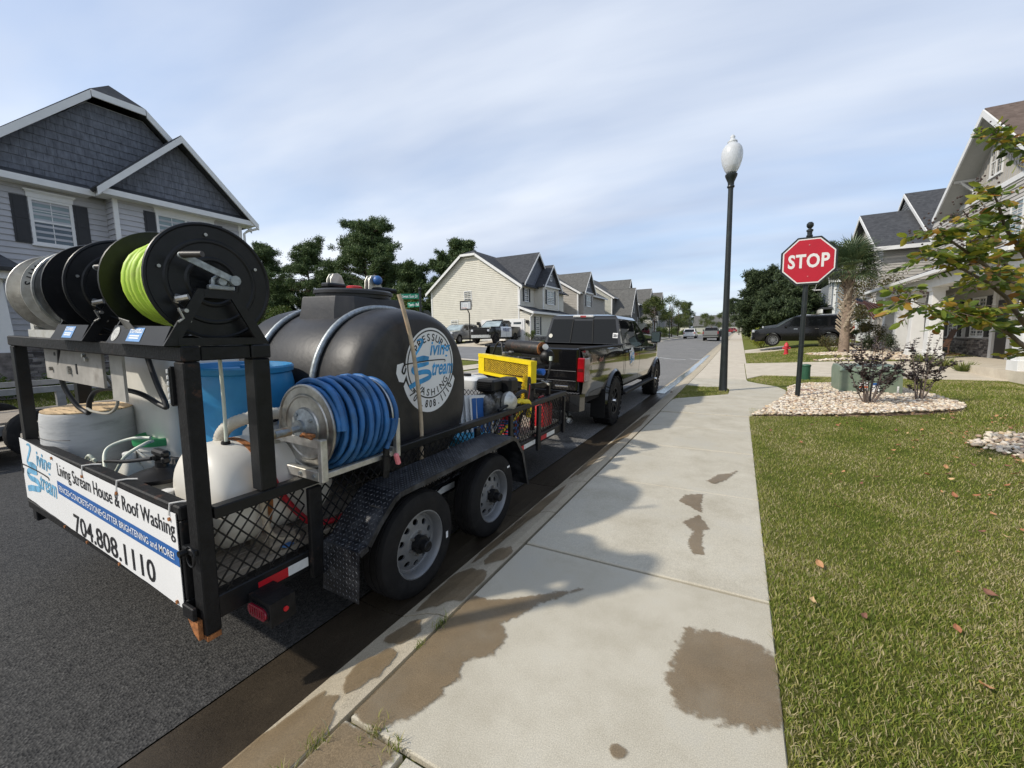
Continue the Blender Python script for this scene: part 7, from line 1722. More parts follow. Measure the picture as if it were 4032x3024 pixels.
for i,(x,y)in enumerate(((-15.2,2.5),(-15.3,3.7),(-15.2,5.0),(-15.3,6.4))):bush(['low evergreen bush nearest the porch of the grey house','second low bush along the grey house wall','third low bush along the grey house wall','low bush farthest along the grey house wall'][i],x,y,G(x,y),.5,.7,30+i,MATS['broad_leaves'],900,.08,group='bushes along the grey house')
broad('slender leafy young tree at the picture edge before the grey house',-13.6,1.35,.1,5.2,1.25,44,None,None,2600,.11,bare=.35,trunk=.06)
ot=thing('open_trailer','low grey open trailer with bare rails parked along the far kerb','trailer',(-9.3,1.5,.02),WM)
MGT=mat('dull_grey_steel',(.28,.28,.27),.55,.5,var=.2,scale=8)
for x in(-8.45,-10.15):
 MB().box(x-.04,x+.04,-2,4.6,.86,.94).build('rail',MGT,ot);MB().box(x-.04,x+.04,-2,4.6,.34,.46).build('frame_beam',MGT,ot)
 for y in(-1.2,.3,1.32,2.0,3.4,4.5):MB().box(x-.035,x+.035,y,y+.09,.461,.859).build('post',MGT,ot)
MB().box(-10.1,-8.5,-2,4.6,.465,.50).build('deck',M_WOOD,ot)
for y in(.9,1.75):
 for x in(-8.22,-10.4):e_=MB().lathe(tyre_prof(.32,.19,.19),(x,y,.34+(.0 if x>-9 else-.04)),(1,0,0),24,caps=False).build('tyre',M_RUBBER,ot,smooth=True,angle=30)
hc=thing('house','large cream sided corner house with white garage door and basketball hoop','house',(-23,40,1.2),WM)
YC=34.5;PC=Plane(-28.5,YC,1,0);Ux=lambda x:x+28.5
lap_wall(hc,PC,[(Ux(-28.2),1.2),(Ux(-18.0),1.2),(Ux(-18.0),6.35),(Ux(-22.55),9.45),(Ux(-24.25),9.45),(Ux(-28.2),6.45)],M_CREAM,.18)
backing(hc,PC,[(Ux(-28.2),1.0),(Ux(-18.0),1.0),(Ux(-18.0),6.35),(Ux(-22.55),9.45),(Ux(-24.25),9.45),(Ux(-28.2),6.45)],M_CREAM,11)
ro0,ro1=YC-.35,YC+11.5
roof_slab(hc,[(-28.75,ro0,6.15),(-24.25,ro0,9.62),(-24.25,ro1,9.62),(-28.75,ro1,6.15)],M_ROOFD);roof_slab(hc,[(-17.5,ro0,6.22),(-22.55,ro0,9.62),(-22.55,ro1,9.62),(-17.5,ro1,6.22)],M_ROOFD)
MB().add([(-24.25,ro0,9.62),(-22.55,ro0,9.62),(-23.3,ro0+.9,10.05),(-23.3,ro1,10.05),(-24.25,ro1,9.62),(-22.55,ro1,9.62)],[(0,1,2),(1,5,3,2),(0,2,3,4)]).build('roof',M_ROOFD,hc)
rake(hc,(-28.75,ro0,6.12),(-24.25,ro0,9.58),.28,.05,(0,-1,0));rake(hc,(-22.55,ro0,9.58),(-17.5,ro0,6.2),.28,.05,(0,-1,0));rake(hc,(-24.27,ro0,9.6),(-22.53,ro0,9.6),.22,.05,(0,-1,0))
m=MB();PC.box(m,Ux(-28.3),Ux(-28.15),1.2,6.4,-.02,.05);m.build('corner_board',M_TRIMW,hc);m=MB();PC.box(m,Ux(-18.12),Ux(-17.98),1.2,6.3,-.02,.05);m.build('corner_board',M_TRIMW,hc)
window(hc,PC,Ux(-24.15),Ux(-23.25),4.72,6.12,0,1,True,False,M_GLASS)
window(hc,PC,Ux(-25.85),Ux(-24.95),1.95,3.35,0,1,True,False,M_GLASS)
gd_=MB();PC.box(gd_,Ux(-22.15),Ux(-17.45),1.1,3.2,.0,.09);gdo=gd_.build('garage_surround',M_TRIMW,hc)
for k in range(4):
 g2=MB();PC.box(g2,Ux(-21.95),Ux(-17.65),1.12+k*.48,1.585+k*.48,.092,.115);gp=g2.build('garage_panel',mat('garage_white',(.72,.72,.71),.5,var=.03),hc)
 if k==3:
  for q in range(4):g3=MB();PC.box(g3,Ux(-21.7+q*1.04),Ux(-20.9+q*1.04),2.70,2.90,.116,.12);g3.build('garage_window',M_GLASS,gp)
for x in(-22.6,-17.25):
 l_=MB();PC.box(l_,Ux(x),Ux(x+.22),2.75,3.05,.02,.25);l_.build('wall_light',M_TRIM,hc)
PF=Plane(-16.9,YC+.02,0,1)
lap_wall(hc,PF,[(0,1.0),(7.5,1.0),(7.5,3.9),(0,3.9)],M_CREAM,.18);PFs=Plane(-18.0,YC,1,0);lap_wall(hc,PFs,[(0,1.0),(1.1,1.0),(1.1,3.9),(0,3.9)],M_CREAM,.18)
backing(hc,PF,[(0,.9),(7.5,.9),(7.5,3.9),(0,3.9)],M_CREAM,1.0)
roof_slab(hc,[(-16.4,YC-.3,3.82),(-16.4,YC+9.5,3.82),(-18.0,YC+9.5,4.42),(-18.0,YC-.3,4.42)],M_ROOFD,.06)
rake(hc,(-18.0,YC-.31,4.40),(-16.4,YC-.31,3.80),.22,.05,(0,-1,0));MB().box(-16.42,-16.36,YC-.3,YC+9.5,3.62,3.82).build('gutter',M_TRIMW,hc)
pipe(hc,[(-16.42,YC-.2,3.68),(-16.6,YC-.15,3.5),(-16.85,YC-.06,3.3),(-16.86,YC-.06,1.1)],.06);pipe(hc,[(-17.55,YC-.2,6.15),(-17.8,YC-.1,5.9),(-17.9,YC-.06,5.7),(-17.9,YC-.06,4.45)],.06)
window(hc,PF,1.1,2.0,1.7,3.4,.32,1,True,False,M_GLASS);stones(hc,PF,0,7.4,1.0,1.55,seed=12);PFu=Plane(-17.98,YC,0,1)
lap_wall(hc,PFu,[(0,4.3),(9,4.3),(9,6.35),(0,6.35)],M_CREAM,.18);backing(hc,PFu,[(0,4.3),(9,4.3),(9,6.35),(0,6.35)],M_CREAM,.3)
window(hc,PFu,1.0,1.85,4.85,6.1,.34,1,True,False,M_GLASS)
PB=Plane(-17.1,YC+3.3,0,1);lap_wall(hc,PB,[(0,4.2),(3.9,4.2),(3.9,6.4),(0,6.4)],M_CREAM,.18);backing(hc,PB,[(0,4.2),(3.9,4.2),(3.9,6.5),(1.95,8.4),(0,6.5)],M_CREAM,1.0);shakes(hc,PB,[(-.1,6.5),(4.0,6.5),(1.95,8.45)],M_SHAKE,.26,.3,.5,3,split=False)
PBs=Plane(-18.0,YC+3.3,1,0);lap_wall(hc,PBs,[(0,4.2),(.9,4.2),(.9,6.4),(0,6.4)],M_CREAM,.18)
m=MB();PB.box(m,-.03,.12,4.2,6.4,-.02,.05);PB.box(m,3.78,3.93,4.2,6.4,-.02,.05);m.build('corner_board',M_TRIMW,hc)
window(hc,PB,.95,2.75,4.75,6.15,.36,2,True,False,M_GLASSB,M_GLASS);window(hc,PB,1.7,2.2,7.1,7.7,0,1,False,False,M_GLASS,simple=True)
yb0=YC+3.3
roof_slab(hc,[(-16.75,yb0-.35,6.35),(-16.75,yb0+1.95,8.7),(-20.5,yb0+1.95,8.7),(-20.5,yb0-.35,6.35)],M_ROOFD);roof_slab(hc,[(-16.75,yb0+4.25,6.35),(-16.75,yb0+1.95,8.7),(-20.5,yb0+1.95,8.7),(-20.5,yb0+4.25,6.35)],M_ROOFD)
rake(hc,(-16.75,yb0-.35,6.32),(-16.75,yb0+1.95,8.66),.2,.05,(1,0,0));rake(hc,(-16.75,yb0+1.95,8.66),(-16.75,yb0+4.25,6.32),.2,.05,(1,0,0));MB().box(-16.9,-16.84,yb0-.3,yb0+4.2,6.38,6.52).build('fascia',M_TRIMW,hc)
yg=YC+.3
roof_slab(hc,[(-17.55,yg,6.5),(-17.55,yg+3.3,9.75),(-23,yg+3.3,9.75),(-23,yg,6.5)],M_ROOFD);roof_slab(hc,[(-17.55,yg+6.6,6.5),(-17.55,yg+3.3,9.75),(-23,yg+3.3,9.75),(-23,yg+6.6,6.5)],M_ROOFD)
rake(hc,(-17.55,yg,6.46),(-17.55,yg+3.3,9.7),.2,.05,(1,0,0));rake(hc,(-17.55,yg+3.3,9.7),(-17.55,yg+6.6,6.46),.2,.05,(1,0,0))
PG=Plane(-17.9,yg,0,1);shakes(hc,PG,[(.1,6.5),(6.5,6.5),(3.3,9.55)],M_SHAKE,.26,.3,.5,7,split=False)
def row_house(label,y0,y1,m_side,m_front,roofm,ga,gb,gz,ez,wing=None,ridge=None,ac=None):
 t=thing('house',label,'house',(-22,(y0+y1)/2,G(-18,y0)),WM,'row of houses along the far side of the road');z0=G(-17.5,y0)-.3;x0,x1=-28.5,-17.5;rz=ridge or ez+3.2;xm=-23
 PS=Plane(x0,y0,1,0);lap_wall(t,PS,[(0,z0),(x1-x0,z0),(x1-x0,ez),(xm-x0,rz),(0,ez)],m_side,.2);backing(t,PS,[(0,z0),(x1-x0,z0),(x1-x0,ez),(xm-x0,rz),(0,ez)],m_side,y1-y0)
 Pf=Plane(x1,y0,0,1);lap_wall(t,Pf,[(0,z0),(y1-y0,z0),(y1-y0,ez),(0,ez)],m_front,.2)
 m=MB();PS.box(m,x1-x0-.14,x1-x0+.03,z0,ez,-.02,.05);m.build('corner_board',M_TRIMW,t)
 roof_slab(t,[(x1+.4,y0-.3,ez-.15),(xm,y0-.3,rz+.1),(xm,y1+.3,rz+.1),(x1+.4,y1+.3,ez-.15)],roofm);roof_slab(t,[(x0-.4,y0-.3,ez-.15),(xm,y0-.3,rz+.1),(xm,y1+.3,rz+.1),(x0-.4,y1+.3,ez-.15)],roofm)
 rake(t,(x1+.4,y0-.3,ez-.18),(xm,y0-.3,rz+.06),.26,.05,(0,-1,0));rake(t,(x0-.4,y0-.3,ez-.18),(xm,y0-.3,rz+.06),.26,.05,(0,-1,0))
 MB().box(x1+.36,x1+.44,y0-.3,y1+.3,ez-.32,ez-.14).build('gutter',M_TRIMW,t)
 yc=(ga+gb)/2;px_=x1+.5
 Pg=Plane(px_,ga,0,1);lap_wall(t,Pg,[(0,z0),(gb-ga,z0),(gb-ga,ez),(0,ez)],m_front,.2);shakes(t,Pg,[(0,ez),(gb-ga,ez),((gb-ga)/2,gz-.25)],ac or M_SHAKE,.3,.4,.7,int(y0),split=False);backing(t,Pg,[(0,z0),(gb-ga,z0),(gb-ga,ez),((gb-ga)/2,gz-.3),(0,ez)],m_front,.6)
 PgS=Plane(x1,ga,1,0);lap_wall(t,PgS,[(0,z0),(.5,z0),(.5,ez),(0,ez)],m_side,.2)
 for s_,(a,b)in((1,(ga-.35,yc)),(-1,(gb+.35,yc))):roof_slab(t,[(px_+.35,a,ez-.1),(px_+.35,yc,gz),(-23,yc,gz),(-23,a,ez-.1)],roofm);rake(t,(px_+.35,a,ez-.13),(px_+.35,yc,gz-.04),.22,.05,(1,0,0))
 m=MB();Pg.box(m,-.05,gb-ga+.05,ez-.15,ez+.02,.0,.12);m.build('fascia',M_TRIMW,t)
 w_=min(1.7,(gb-ga)*.45);u=(gb-ga)/2
 window(t,Pg,u-w_/2,u+w_/2,ez-1.75,ez-.4,.4,2,True,False,M_GLASSB,M_GLASS);window(t,Pg,u-w_/2,u+w_/2,z0+1.1,z0+2.7,.4,2,True,False,M_GLASS);window(t,Pg,u-.3,u+.3,ez+.6,ez+1.3,0,1,False,False,M_GLASS,simple=True)
 if wing:
  wa,wb,wz,we=wing;wc=(wa+wb)/2;wx=x1+2.6;Pw=Plane(wx,wa,0,1)
  lap_wall(t,Pw,[(0,z0),(wb-wa,z0),(wb-wa,we),((wb-wa)/2,wz-.3),(0,we)],m_front,.2);PwS=Plane(x1,wa,1,0);lap_wall(t,PwS,[(0,z0),(2.6,z0),(2.6,we),(0,we)],m_side,.2);backing(t,Pw,[(0,z0),(wb-wa,z0),(wb-wa,we),((wb-wa)/2,wz-.3),(0,we)],m_front,2.6)
  for a in(wa-.3,wb+.3):roof_slab(t,[(wx+.3,a,we-.1),(wx+.3,wc,wz),(-23,wc,wz),(-23,a,we-.1)],roofm);rake(t,(wx+.3,a,we-.13),(wx+.3,wc,wz-.04),.22,.05,(1,0,0))
  window(t,Pw,(wb-wa)/2-.4,(wb-wa)/2+.4,we+.4,we+1.7,.3,1,True,False,M_GLASS)
  d_=MB();Pw.box(d_,.5,wb-wa-.5,z0+.2,z0+2.4,.02,.08);d_.build('garage_door',MATS['garage_white'],t)
 return t
M_GREYD=siding_mat('dark_grey_siding',(.17,.165,.16));M_OLIVE=siding_mat('pale_sage_siding',(.42,.42,.37))
row_house('taupe sided house just past the cream corner house',49.1,60.5,M_TAUPE,M_TAUPE,M_ROOFG,49.6,53.4,9.5,6.95,None,10.2)
row_house('grey house with a steep garage gable, third from the side street',64.5,78,M_OLIVE,M_GREYD,M_ROOFG,71.2,75.6,11.0,7.5,(65.0,70.4,8.9,4.6),11.2)
row_house('dark grey house with arched white entry farther along the row',83,97,M_OLIVE,M_GREYD,M_ROOFG,90,95,11.2,7.6,(83.6,88.6,8.6,4.8),11.2)
row_house('last grey-roofed house at the end of the row',102,116,M_TAUPE,M_GREYD,M_ROOFG,104,109,11.6,8.0,None,11.4)
en=thing('entry_arch','white arched entry porch behind the maroon off-roader','porch',(-15.6,92,G(-15.6,92)),WM);ez_=G(-15.6,92)
ap_=[(-1.7,0),(-1.1,0),(-1.1,1.9)]+[(-1.1*math.cos(R(a)),1.9+.75*math.sin(R(a)))for a in range(15,180,15)]+[(1.1,1.9),(1.1,0),(1.7,0),(1.7,3.4),(-1.7,3.4)]
MB().prism([(92+a,ez_+b)for a,b in ap_],'x',-15.7,-15.4).build('arch',M_TRIMW,en);MB().box(-16.9,-16.8,90.8,93.2,ez_,ez_+2.5).build('entry_door',M_GREYD,en);MB().box(-16.9,-15.2,90.1,93.9,ez_+3.402,ez_+3.55).build('entry_roof',M_ROOFG,en)  # door behind the arch has the dark grey siding colour
def hoop(label,x,y,z0,mpole,clear=False,face=(0,-1)):
 t=thing('basketball_hoop',label,'basketball hoop',(x,y,z0),WM,'basketball hoops in driveways');f=Vector((face[0],face[1],0));s_=Vector((f.y,-f.x,0));b=Vector((x,y,z0))
 MB().box(x-.4,x+.4,y-.3,y+.5,z0,z0+.2,bev=.06).build('base',M_TRIM,t)
 MB().tube([tuple(b+Vector((0,0,.1))),tuple(b+Vector((0,0,2.6))),tuple(b+f*.45+Vector((0,0,3.2)))],.05,8).build('pole',mpole,t)
 c=b+f*.5+Vector((0,0,3.3));fr_=MB()
 def P(u,v,o=0):return tuple(c+s_*u+Vector((0,0,v))+f*o)
 for(u0,u1,v0,v1)in((-.6,.6,-.4,-.32),(-.6,.6,.32,.4),(-.6,-.53,-.32,.32),(.53,.6,-.32,.32)):fr_.add([P(u0,v0),P(u1,v0),P(u1,v1),P(u0,v1),P(u0,v0,.05),P(u1,v0,.05),P(u1,v1,.05),P(u0,v1,.05)],[(0,1,2,3),(7,6,5,4),(0,4,5,1),(1,5,6,2),(2,6,7,3),(3,7,4,0)])
 fr_.build('frame',M_TRIMW if clear else M_TRIM,t)
 bd_=MB().add([P(-.53,-.32,.02),P(.53,-.32,.02),P(.53,.32,.02),P(-.53,.32,.02)],[(0,1,2,3)]).build('backboard',mat('clear_board',(.45,.48,.5),.1,var=.1)if not clear else mat('clear_board2',(.16,.17,.18),.1,var=.1),t)
 sq=MB()
 for(u0,u1,v0,v1)in((-.23,.23,-.2,-.16),(-.23,.23,.12,.16),(-.23,-.19,-.16,.12),(.19,.23,-.16,.12)):sq.add([P(u0,v0,.024),P(u1,v0,.024),P(u1,v1,.024),P(u0,v1,.024)],[(0,1,2,3)])
 sq.build('target_square',M_TRIMW,t);rc=c+f*.28+Vector((0,0,-.25));MB().tube([tuple(rc+s_*.23*math.cos(q)+f*.23*math.sin(q))for q in np.linspace(0,6.283,20)[:-1]],.012,6,closed=True).build('rim',mat('rim_orange',(.5,.1,.03),.5),t)
 return t
hoop('black-framed basketball hoop beside the police truck',-21.2,31.0,G(-21.2,31),M_TRIM);hoop('white-framed basketball hoop by the fourth house',-13.2,76,G(-13.2,76),M_TRIM,True,(.2,-1))
sn=thing('street_name_sign','two green street name blades reading Sweet Gum Dr and Tarin Rd on a dark post','sign',(-11.75,13.6,.02),WM)
MB().cyl((-11.75,13.6,-.1),(-11.75,13.6,3.5),.05,n=14).build('post',M_POLE,sn,smooth=True);MB().sphere((-11.75,13.6,3.56),.07,12,8).build('finial',M_POLE,sn,smooth=True)
M_SGREEN=mat('sign_green',(.0,.19,.11),.4,var=.05)
def blade(txt,o,ex,w,h,sl):
 ex=Vector(ex).normalized();n_=Vector((ex.y,-ex.x,0));o=Vector(o);m=MB();b=[o,o+ex*w,o+ex*w+Vector((0,0,h)),o+Vector((0,0,h))]
 m.add([tuple(p)for p in b]+[tuple(p-n_*.012)for p in b],[(0,1,2,3),(7,6,5,4),(0,4,5,1),(1,5,6,2),(2,6,7,3),(3,7,4,0)]);bo_=m.build('blade',M_SGREEN,sn)
 t_=MB();lay_text(t_,txt,tuple(o+ex*w*.07+Vector((0,0,h*.22))+n_*.004),tuple(ex),(0,0,1),width=w*.86,height=h*.58,bold=.01);t_.build('lettering',M_WINK,bo_)
blade('Sweet Gum Dr',(-12.42,13.2,3.17),(.64,.4,0),.74,.21,0);blade('Tarin Rd',(-12.42,13.56,2.84),(1,.04,0),.64,.21,0)
m=MB();m.loft([[(-11.55+.33*math.cos(R(22.5+45*i)),13.66,2.38+.33*math.sin(R(22.5+45*i)))for i in range(8)],[(-11.55+.33*math.cos(R(22.5+45*i)),13.69,2.38+.33*math.sin(R(22.5+45*i)))for i in range(8)]]);m.build('sign_back',M_POLE,sn)
M_WPAINT=car_paint('white_car_paint',(.72,.73,.74),.25);M_GREYP=car_paint('grey_car_paint',(.16,.165,.165),.3)
SP=dict(W=1.0,L=5.9,bed=1.85,wr=1.25,wf=4.95,R=.41,rail=1.38,belt=1.40,roof=1.95,rocker=.5,hood=1.32,paint=car_paint('black_car_paint',(.005,.005,.0055),.25,.35),doorpaint=M_WPAINT,wsb=4.15,wst=3.35,d2=(1.98,3.0),d1=(3.02,4.1),hoodline=[(4.0,1.38),(4.6,1.32),(5.5,1.26),(5.9,1.15)],tg0=.75,tl=(.95,1.3),rb=(.5,.7),grille=(.75,1.15),rim=.24,tw=.27,simple=True,fbmat=mat('chrome_bumper',(.7,.7,.7),.25,.8),wsmat=mat('pale_screen',(.30,.36,.37),.08,var=.3,scale=2),handle=M_TRIM)
PMx=Matrix.Translation((-18.75,34.15,G(-18.75,31)))@Matrix.Rotation(R(184),4,'Z')
pol=pickup('black and white police pickup parked nose-out in the cream house drive',PMx,SP,name='police_truck')
for sg_ in(-1,1):
 b_=MB()
 if sg_>0:lay_text(b_,'POLICE',(1.012,2.35,.98),(0,1,0),(0,0,1),width=1.25,height=.28,bold=.04,shear=.25)
 else:lay_text(b_,'POLICE',(-1.012,3.75,.98),(0,-1,0),(0,0,1),width=1.25,height=.28,bold=.04,shear=.25)
 b_.build('lettering',mat('navy_ink',(.012,.03,.14),.4),pol,fix=False)
MB().box(-.5,.5,2.6,2.8,1.97,2.04,bev=.02).build('roof_light_bar',M_TRIM,pol)
def suv(label,frame,S,name='suv',cat='suv',group=None):
 """closed estate or SUV body"""
 t=thing(name,label,cat,(0,0,0),frame,group);W,L=S['W'],S['L'];Rw=S['R'];zb_,zr_=S['belt'],S['roof'];zk=S['rocker'];P=S['paint'];ar=Rw*1.2;wr,wf=S['wr'],S['wf']
 def xp(z,y):
  q=(z-(zk+zb_)/2)/(zb_-zk)*2;b=W-.05*q*q
  if y>L-.9:b-=.2*((y-(L-.9))/.9)**2
  if y<.5:b-=.1*((.5-y)/.5)**2
  return b
 topf=lambda y:interp(S['top'],y)
 for s_ in(1,-1):
  side_skin(MB(),0,L,lambda y:zk+(.12 if y<.3 or y>L-.3 else 0),topf,xp,s_,6,[(wr,Rw,ar),(wf,Rw,ar)],.2).build('body_side',P,t,smooth=True,angle=50)
  for yc in(wr,wf):
   wl_=MB();A_=[R(a)for a in range(0,181,15)];k=len(A_);wl_.add([(s_*(W-.04),yc-ar*math.cos(a),Rw+ar*math.sin(a))for a in A_]+[(s_*(W-.4),yc-ar*math.cos(a),Rw+ar*math.sin(a))for a in A_],[(i,i+1,k+i+1,k+i)for i in range(k-1)]);wl_.build('wheel_well',M_UNDER,t)
   road_wheel(t,(s_*(W-S['tw']/2+.0),yc,Rw),s_,Rw,S['rim'],S['tw'],S.get('rimmat',M_RIMB),False,False,S.get('spokes',10),True)
  MB().box(s_*(W+.02),s_*(W+.22),S['wsb']-.55,S['wsb']-.42,zb_-.02,zb_+.15,bev=.03).build('mirror',P,t)
  for yd in S.get('doors',()):MB().box(s_*(W+.001),s_*(W+.02),yd,yd+.2,zb_-.16,zb_-.125).build('handle',M_CHROME,t)
 ys=samples(0,L,[p[0]for p in S['top']],.25);rows=[]
 for y in ys:
  w_=xp(topf(y),y);z=topf(y);rows.append([(w_*u,y,z+.04*(1-u*u))for u in(-1,-.5,0,.5,1)])
 hm=MB();hm.add([p for r in rows for p in r],[(i*5+j,i*5+j+1,(i+1)*5+j+1,(i+1)*5+j)for i in range(len(rows)-1)for j in range(4)]);hm.build('body_top',P,t,smooth=True,angle=50)
 for y in(0,L):MB().box(-xp(.8,y)+.01,xp(.8,y)-.01,y-.02,y+.02,zk+.1,topf(y)).build('end_panel',P,t)
 rb_,rt_,ft_,fb_=S['rbase'],S['rtop'],S['wst'],S['wsb'];tw_=.2
 R0=[(-W+.06,rb_,zb_-.02),(W-.06,rb_,zb_-.02),(W-.06,fb_,zb_-.02),(-W+.06,fb_,zb_-.02)];R1=[(-W+tw_,rt_,zr_-.06),(W-tw_,rt_,zr_-.06),(W-tw_,ft_,zr_-.06),(-W+tw_,ft_,zr_-.06)];R2=[(-W+tw_+.12,rt_+.1,zr_),(W-tw_-.12,rt_+.1,zr_),(W-tw_-.12,ft_-.15,zr_),(-W+tw_+.12,ft_-.15,zr_)]
 MB().loft([R0,R1,R2],False,True).build('cabin',P,t,smooth=True,angle=24)
 V3=lambda a:Vector(a)
 def Q(a,b,c,d,u,v):return V3(a).lerp(V3(b),u).lerp(V3(d).lerp(V3(c),u),v)
 glass_quad('windscreen',[tuple(Q(R0[3],R0[2],R1[2],R1[3],u,v)+Vector((0,.006,.006)))for u,v in((.05,.06),(.95,.06),(.94,.95),(.06,.95))],t,S.get('wsmat',M_GLASSD));glass_quad('rear_window',[tuple(Q(R0[0],R0[1],R1[1],R1[0],u,v)+Vector((0,-.006,.003)))for u,v in((.06,.1),(.94,.1),(.93,.92),(.07,.92))],t)
 for s_,(i,j)in((1,(1,2)),(-1,(0,3))):
  for a,b in S['win']:
   pts=[]
   for(u,v)in((a,.08),(b,.08),(b,.9),(a,.9)):
    yb_=rb_+.1+(fb_-rb_-.5)*u;p0=V3(R0[i]).lerp(V3(R0[j]),(yb_-rb_)/(fb_-rb_));ut=(min(max(yb_,rt_+.06),ft_-.04)-rt_)/(ft_-rt_);pts.append(tuple(p0.lerp(V3(R1[i]).lerp(V3(R1[j]),ut),v)+Vector((s_*.006,0,.002))))
   glass_quad('side_window',pts,t,S.get('sidemat',M_GLASSD))
 for s_ in(1,-1):
  MB().box(s_*(W-.42),s_*(W-.10),L-.12,L+.03,zb_-.32,zb_-.14,bev=.03).build('headlight',M_HEAD,t);MB().box(s_*(W-.30),s_*(W-.05),-.035,.12,zb_-.28,zb_-.05,bev=.03).build('tail_light',M_TAIL,t)
 MB().box(-W+.45,W-.45,L+.021,L+.04,zk+.25,zb_-.15,bev=.015).build('grille',M_TRIM if not S.get('grchrome')else M_CHROME,t);MB().box(-W+.1,W-.1,L-.1,L+.07,zk,zk+.24,bev=.05).build('front_bumper',S.get('bump',P),t);MB().box(-W+.1,W-.1,-.08,.1,zk,zk+.28,bev=.05).build('rear_bumper',S.get('bump',P),t)
 MB().box(-.26,.26,-.03,-.021,zb_-.42,zb_-.28).build('plate',M_WHITE,t);MB().box(-W+.2,W-.2,.15,L-.15,zk-.06,zk+.1).build('underbody',M_UNDER,t)
 if S.get('rails'):
  for s_ in(1,-1):MB().box(s_*(W-.34),s_*(W-.30),rt_+.2,ft_-.3,zr_+.01,zr_+.05).build('roof_rail',M_CHROME,t)
 return t
SB=dict(W=1.0,L=5.3,R=.40,wr=1.1,wf=4.15,belt=1.22,roof=1.92,rocker=.38,rim=.27,tw=.27,top=[(0,1.15),(.3,1.22),(3.7,1.22),(4.4,1.16),(5.1,1.05),(5.3,.9)],rbase=.12,rtop=.55,wst=3.0,wsb=3.95,win=[(.03,.28),(.33,.62),(.66,.98)],doors=(1.75,2.85),paint=SP['paint'],rimmat=M_SILVER,rails=True,wsmat=MATS['pale_screen'],grchrome=True,spokes=12)
suv('big black SUV parked across a driveway beyond the fire hydrant',Matrix.Translation((6.05,33.0,G(4,33)+.03))@Matrix.Rotation(R(90),4,'Z'),SB,group='vehicles parked along the street')
SG_=dict(SB);SG_.update(paint=M_GREYP,L=4.7,top=[(0,1.1),(.3,1.15),(3.3,1.15),(4.5,.98),(4.7,.8)],wf=3.7,wsb=3.5,wst=2.6,roof=1.7,belt=1.12,wr=.95,R=.36,rim=.22)
suv('grey SUV half hidden behind the black water tank, beside the police truck',Matrix.Translation((-22.6,33.5,G(-22.6,31)))@Matrix.Rotation(R(182),4,'Z'),SG_,group='vehicles parked along the street')
SW=dict(SG_);SW.update(paint=M_WPAINT);
suv('white SUV parked far down on the road side of the grey pickup',Matrix.Translation((-7.6,77,road_z(-7.6)+G0(-5,79))),SW,group='vehicles parked along the street')
SJ=dict(SB);SJ.update(paint=car_paint('maroon_paint',(.10,.012,.025),.3),L=4.7,W=.98,R=.44,rim=.24,top=[(0,1.2),(.2,1.25),(3.2,1.25),(4.4,1.2),(4.7,1.05)],rbase=.05,rtop=.2,wst=2.6,wsb=3.0,wf=3.75,wr=.95,roof=2.0,belt=1.28,rocker=.55,rails=False)
suv('maroon boxy off-roader parked in a drive down the far row',Matrix.Translation((-15.2,84.2,G(-13,82)+.05))@Matrix.Rotation(R(80),4,'Z'),SJ,group='vehicles parked along the street')
SF=dict(SP);SF.update(paint=M_GREYP,doorpaint=M_GREYP,fbmat=M_TRIM,wsmat=M_GLASSD)
gpk=pickup('grey pickup with its kerb-side door swung open far down the road',Matrix.Translation((-3.55,63.5,road_z(-3.5)+G0(-5,66))),SF,group='vehicles parked along the street')
MB().obox((1.45,3.9,1.0),(1.0,.08,.95),R(-15),bev=.02).build('open_door',M_GREYP,gpk)
SR=dict(SG_);SR.update(paint=car_paint('dark_blue_paint',(.02,.025,.035),.3))
suv('dark hatchback behind the yellow-green bush beyond the black SUV',Matrix.Translation((6.6,48,G(5,48)))@Matrix.Rotation(R(90),4,'Z'),SR,group='vehicles parked along the street')
SR2=dict(SG_);SR2.update(paint=car_paint('bright_red_paint',(.25,.012,.015),.3))
suv('small red car at the very end of the road',Matrix.Translation((-.9,168,G(-1,168)+.05))@Matrix.Rotation(R(90),4,'Z'),SR2,group='vehicles parked along the street')
for i,x in enumerate((-9.5,-5.5,4)):suv(['white car at the far road end, nearest the far grey roof','white car at the far road end in the middle','white car at the far road end beside the distant lamp'][i],Matrix.Translation((x+4,172,G(-5,172)-.1))@Matrix.Rotation(R(90),4,'Z'),SW,group='vehicles parked along the street')
for i,(x,h,rc,lb_)in enumerate(((-84,18.5,7.5,'leftmost tall pine beside the grey house roof'),(-72,18.0,7.0,'rounded pine left of the tallest pine'),(-59,20.6,7.5,'tallest pine above the black water tank'),(-52.5,18.2,6.0,'pine merging with the tallest pine on its road side'),(-46.5,11.2,5.4,'lower pine behind the green street name sign'),(-41.0,12.4,4.0,'slim pine left of the cream house'),(-35,13.4,3.2,'pine top showing over the cream house roof'),(-66,12,5,'short bushy pine under the rounded pine'),(-90,11,5,'short dark pine behind the grey house corner'),(-78,10,5,'short dark pine between the taller ones'),(-54,9.5,4.5,'short dark pine below the tallest pine'))):
 pine(lb_,x,50+(i%3)*2,1.6,h,rc,60+i,'pines behind the corner house',1.6,low=.34 if h>15 else .12)
for i in range(9):bush('dark undergrowth clump below the pines',-92+i*6.2,44+(i%2)*3,G(-60,44),3.6,5.0+(i%3),90+i,MATS['dark_hedge']if i%2 else MATS['broad_leaves'],3800,.32,name='undergrowth',group='undergrowth below the pines')
bush('small round shrub beside the white garage door',-16.6,33.8,G(-16.6,33.8),.45,.95,77,MATS['broad_leaves'],900,.09)
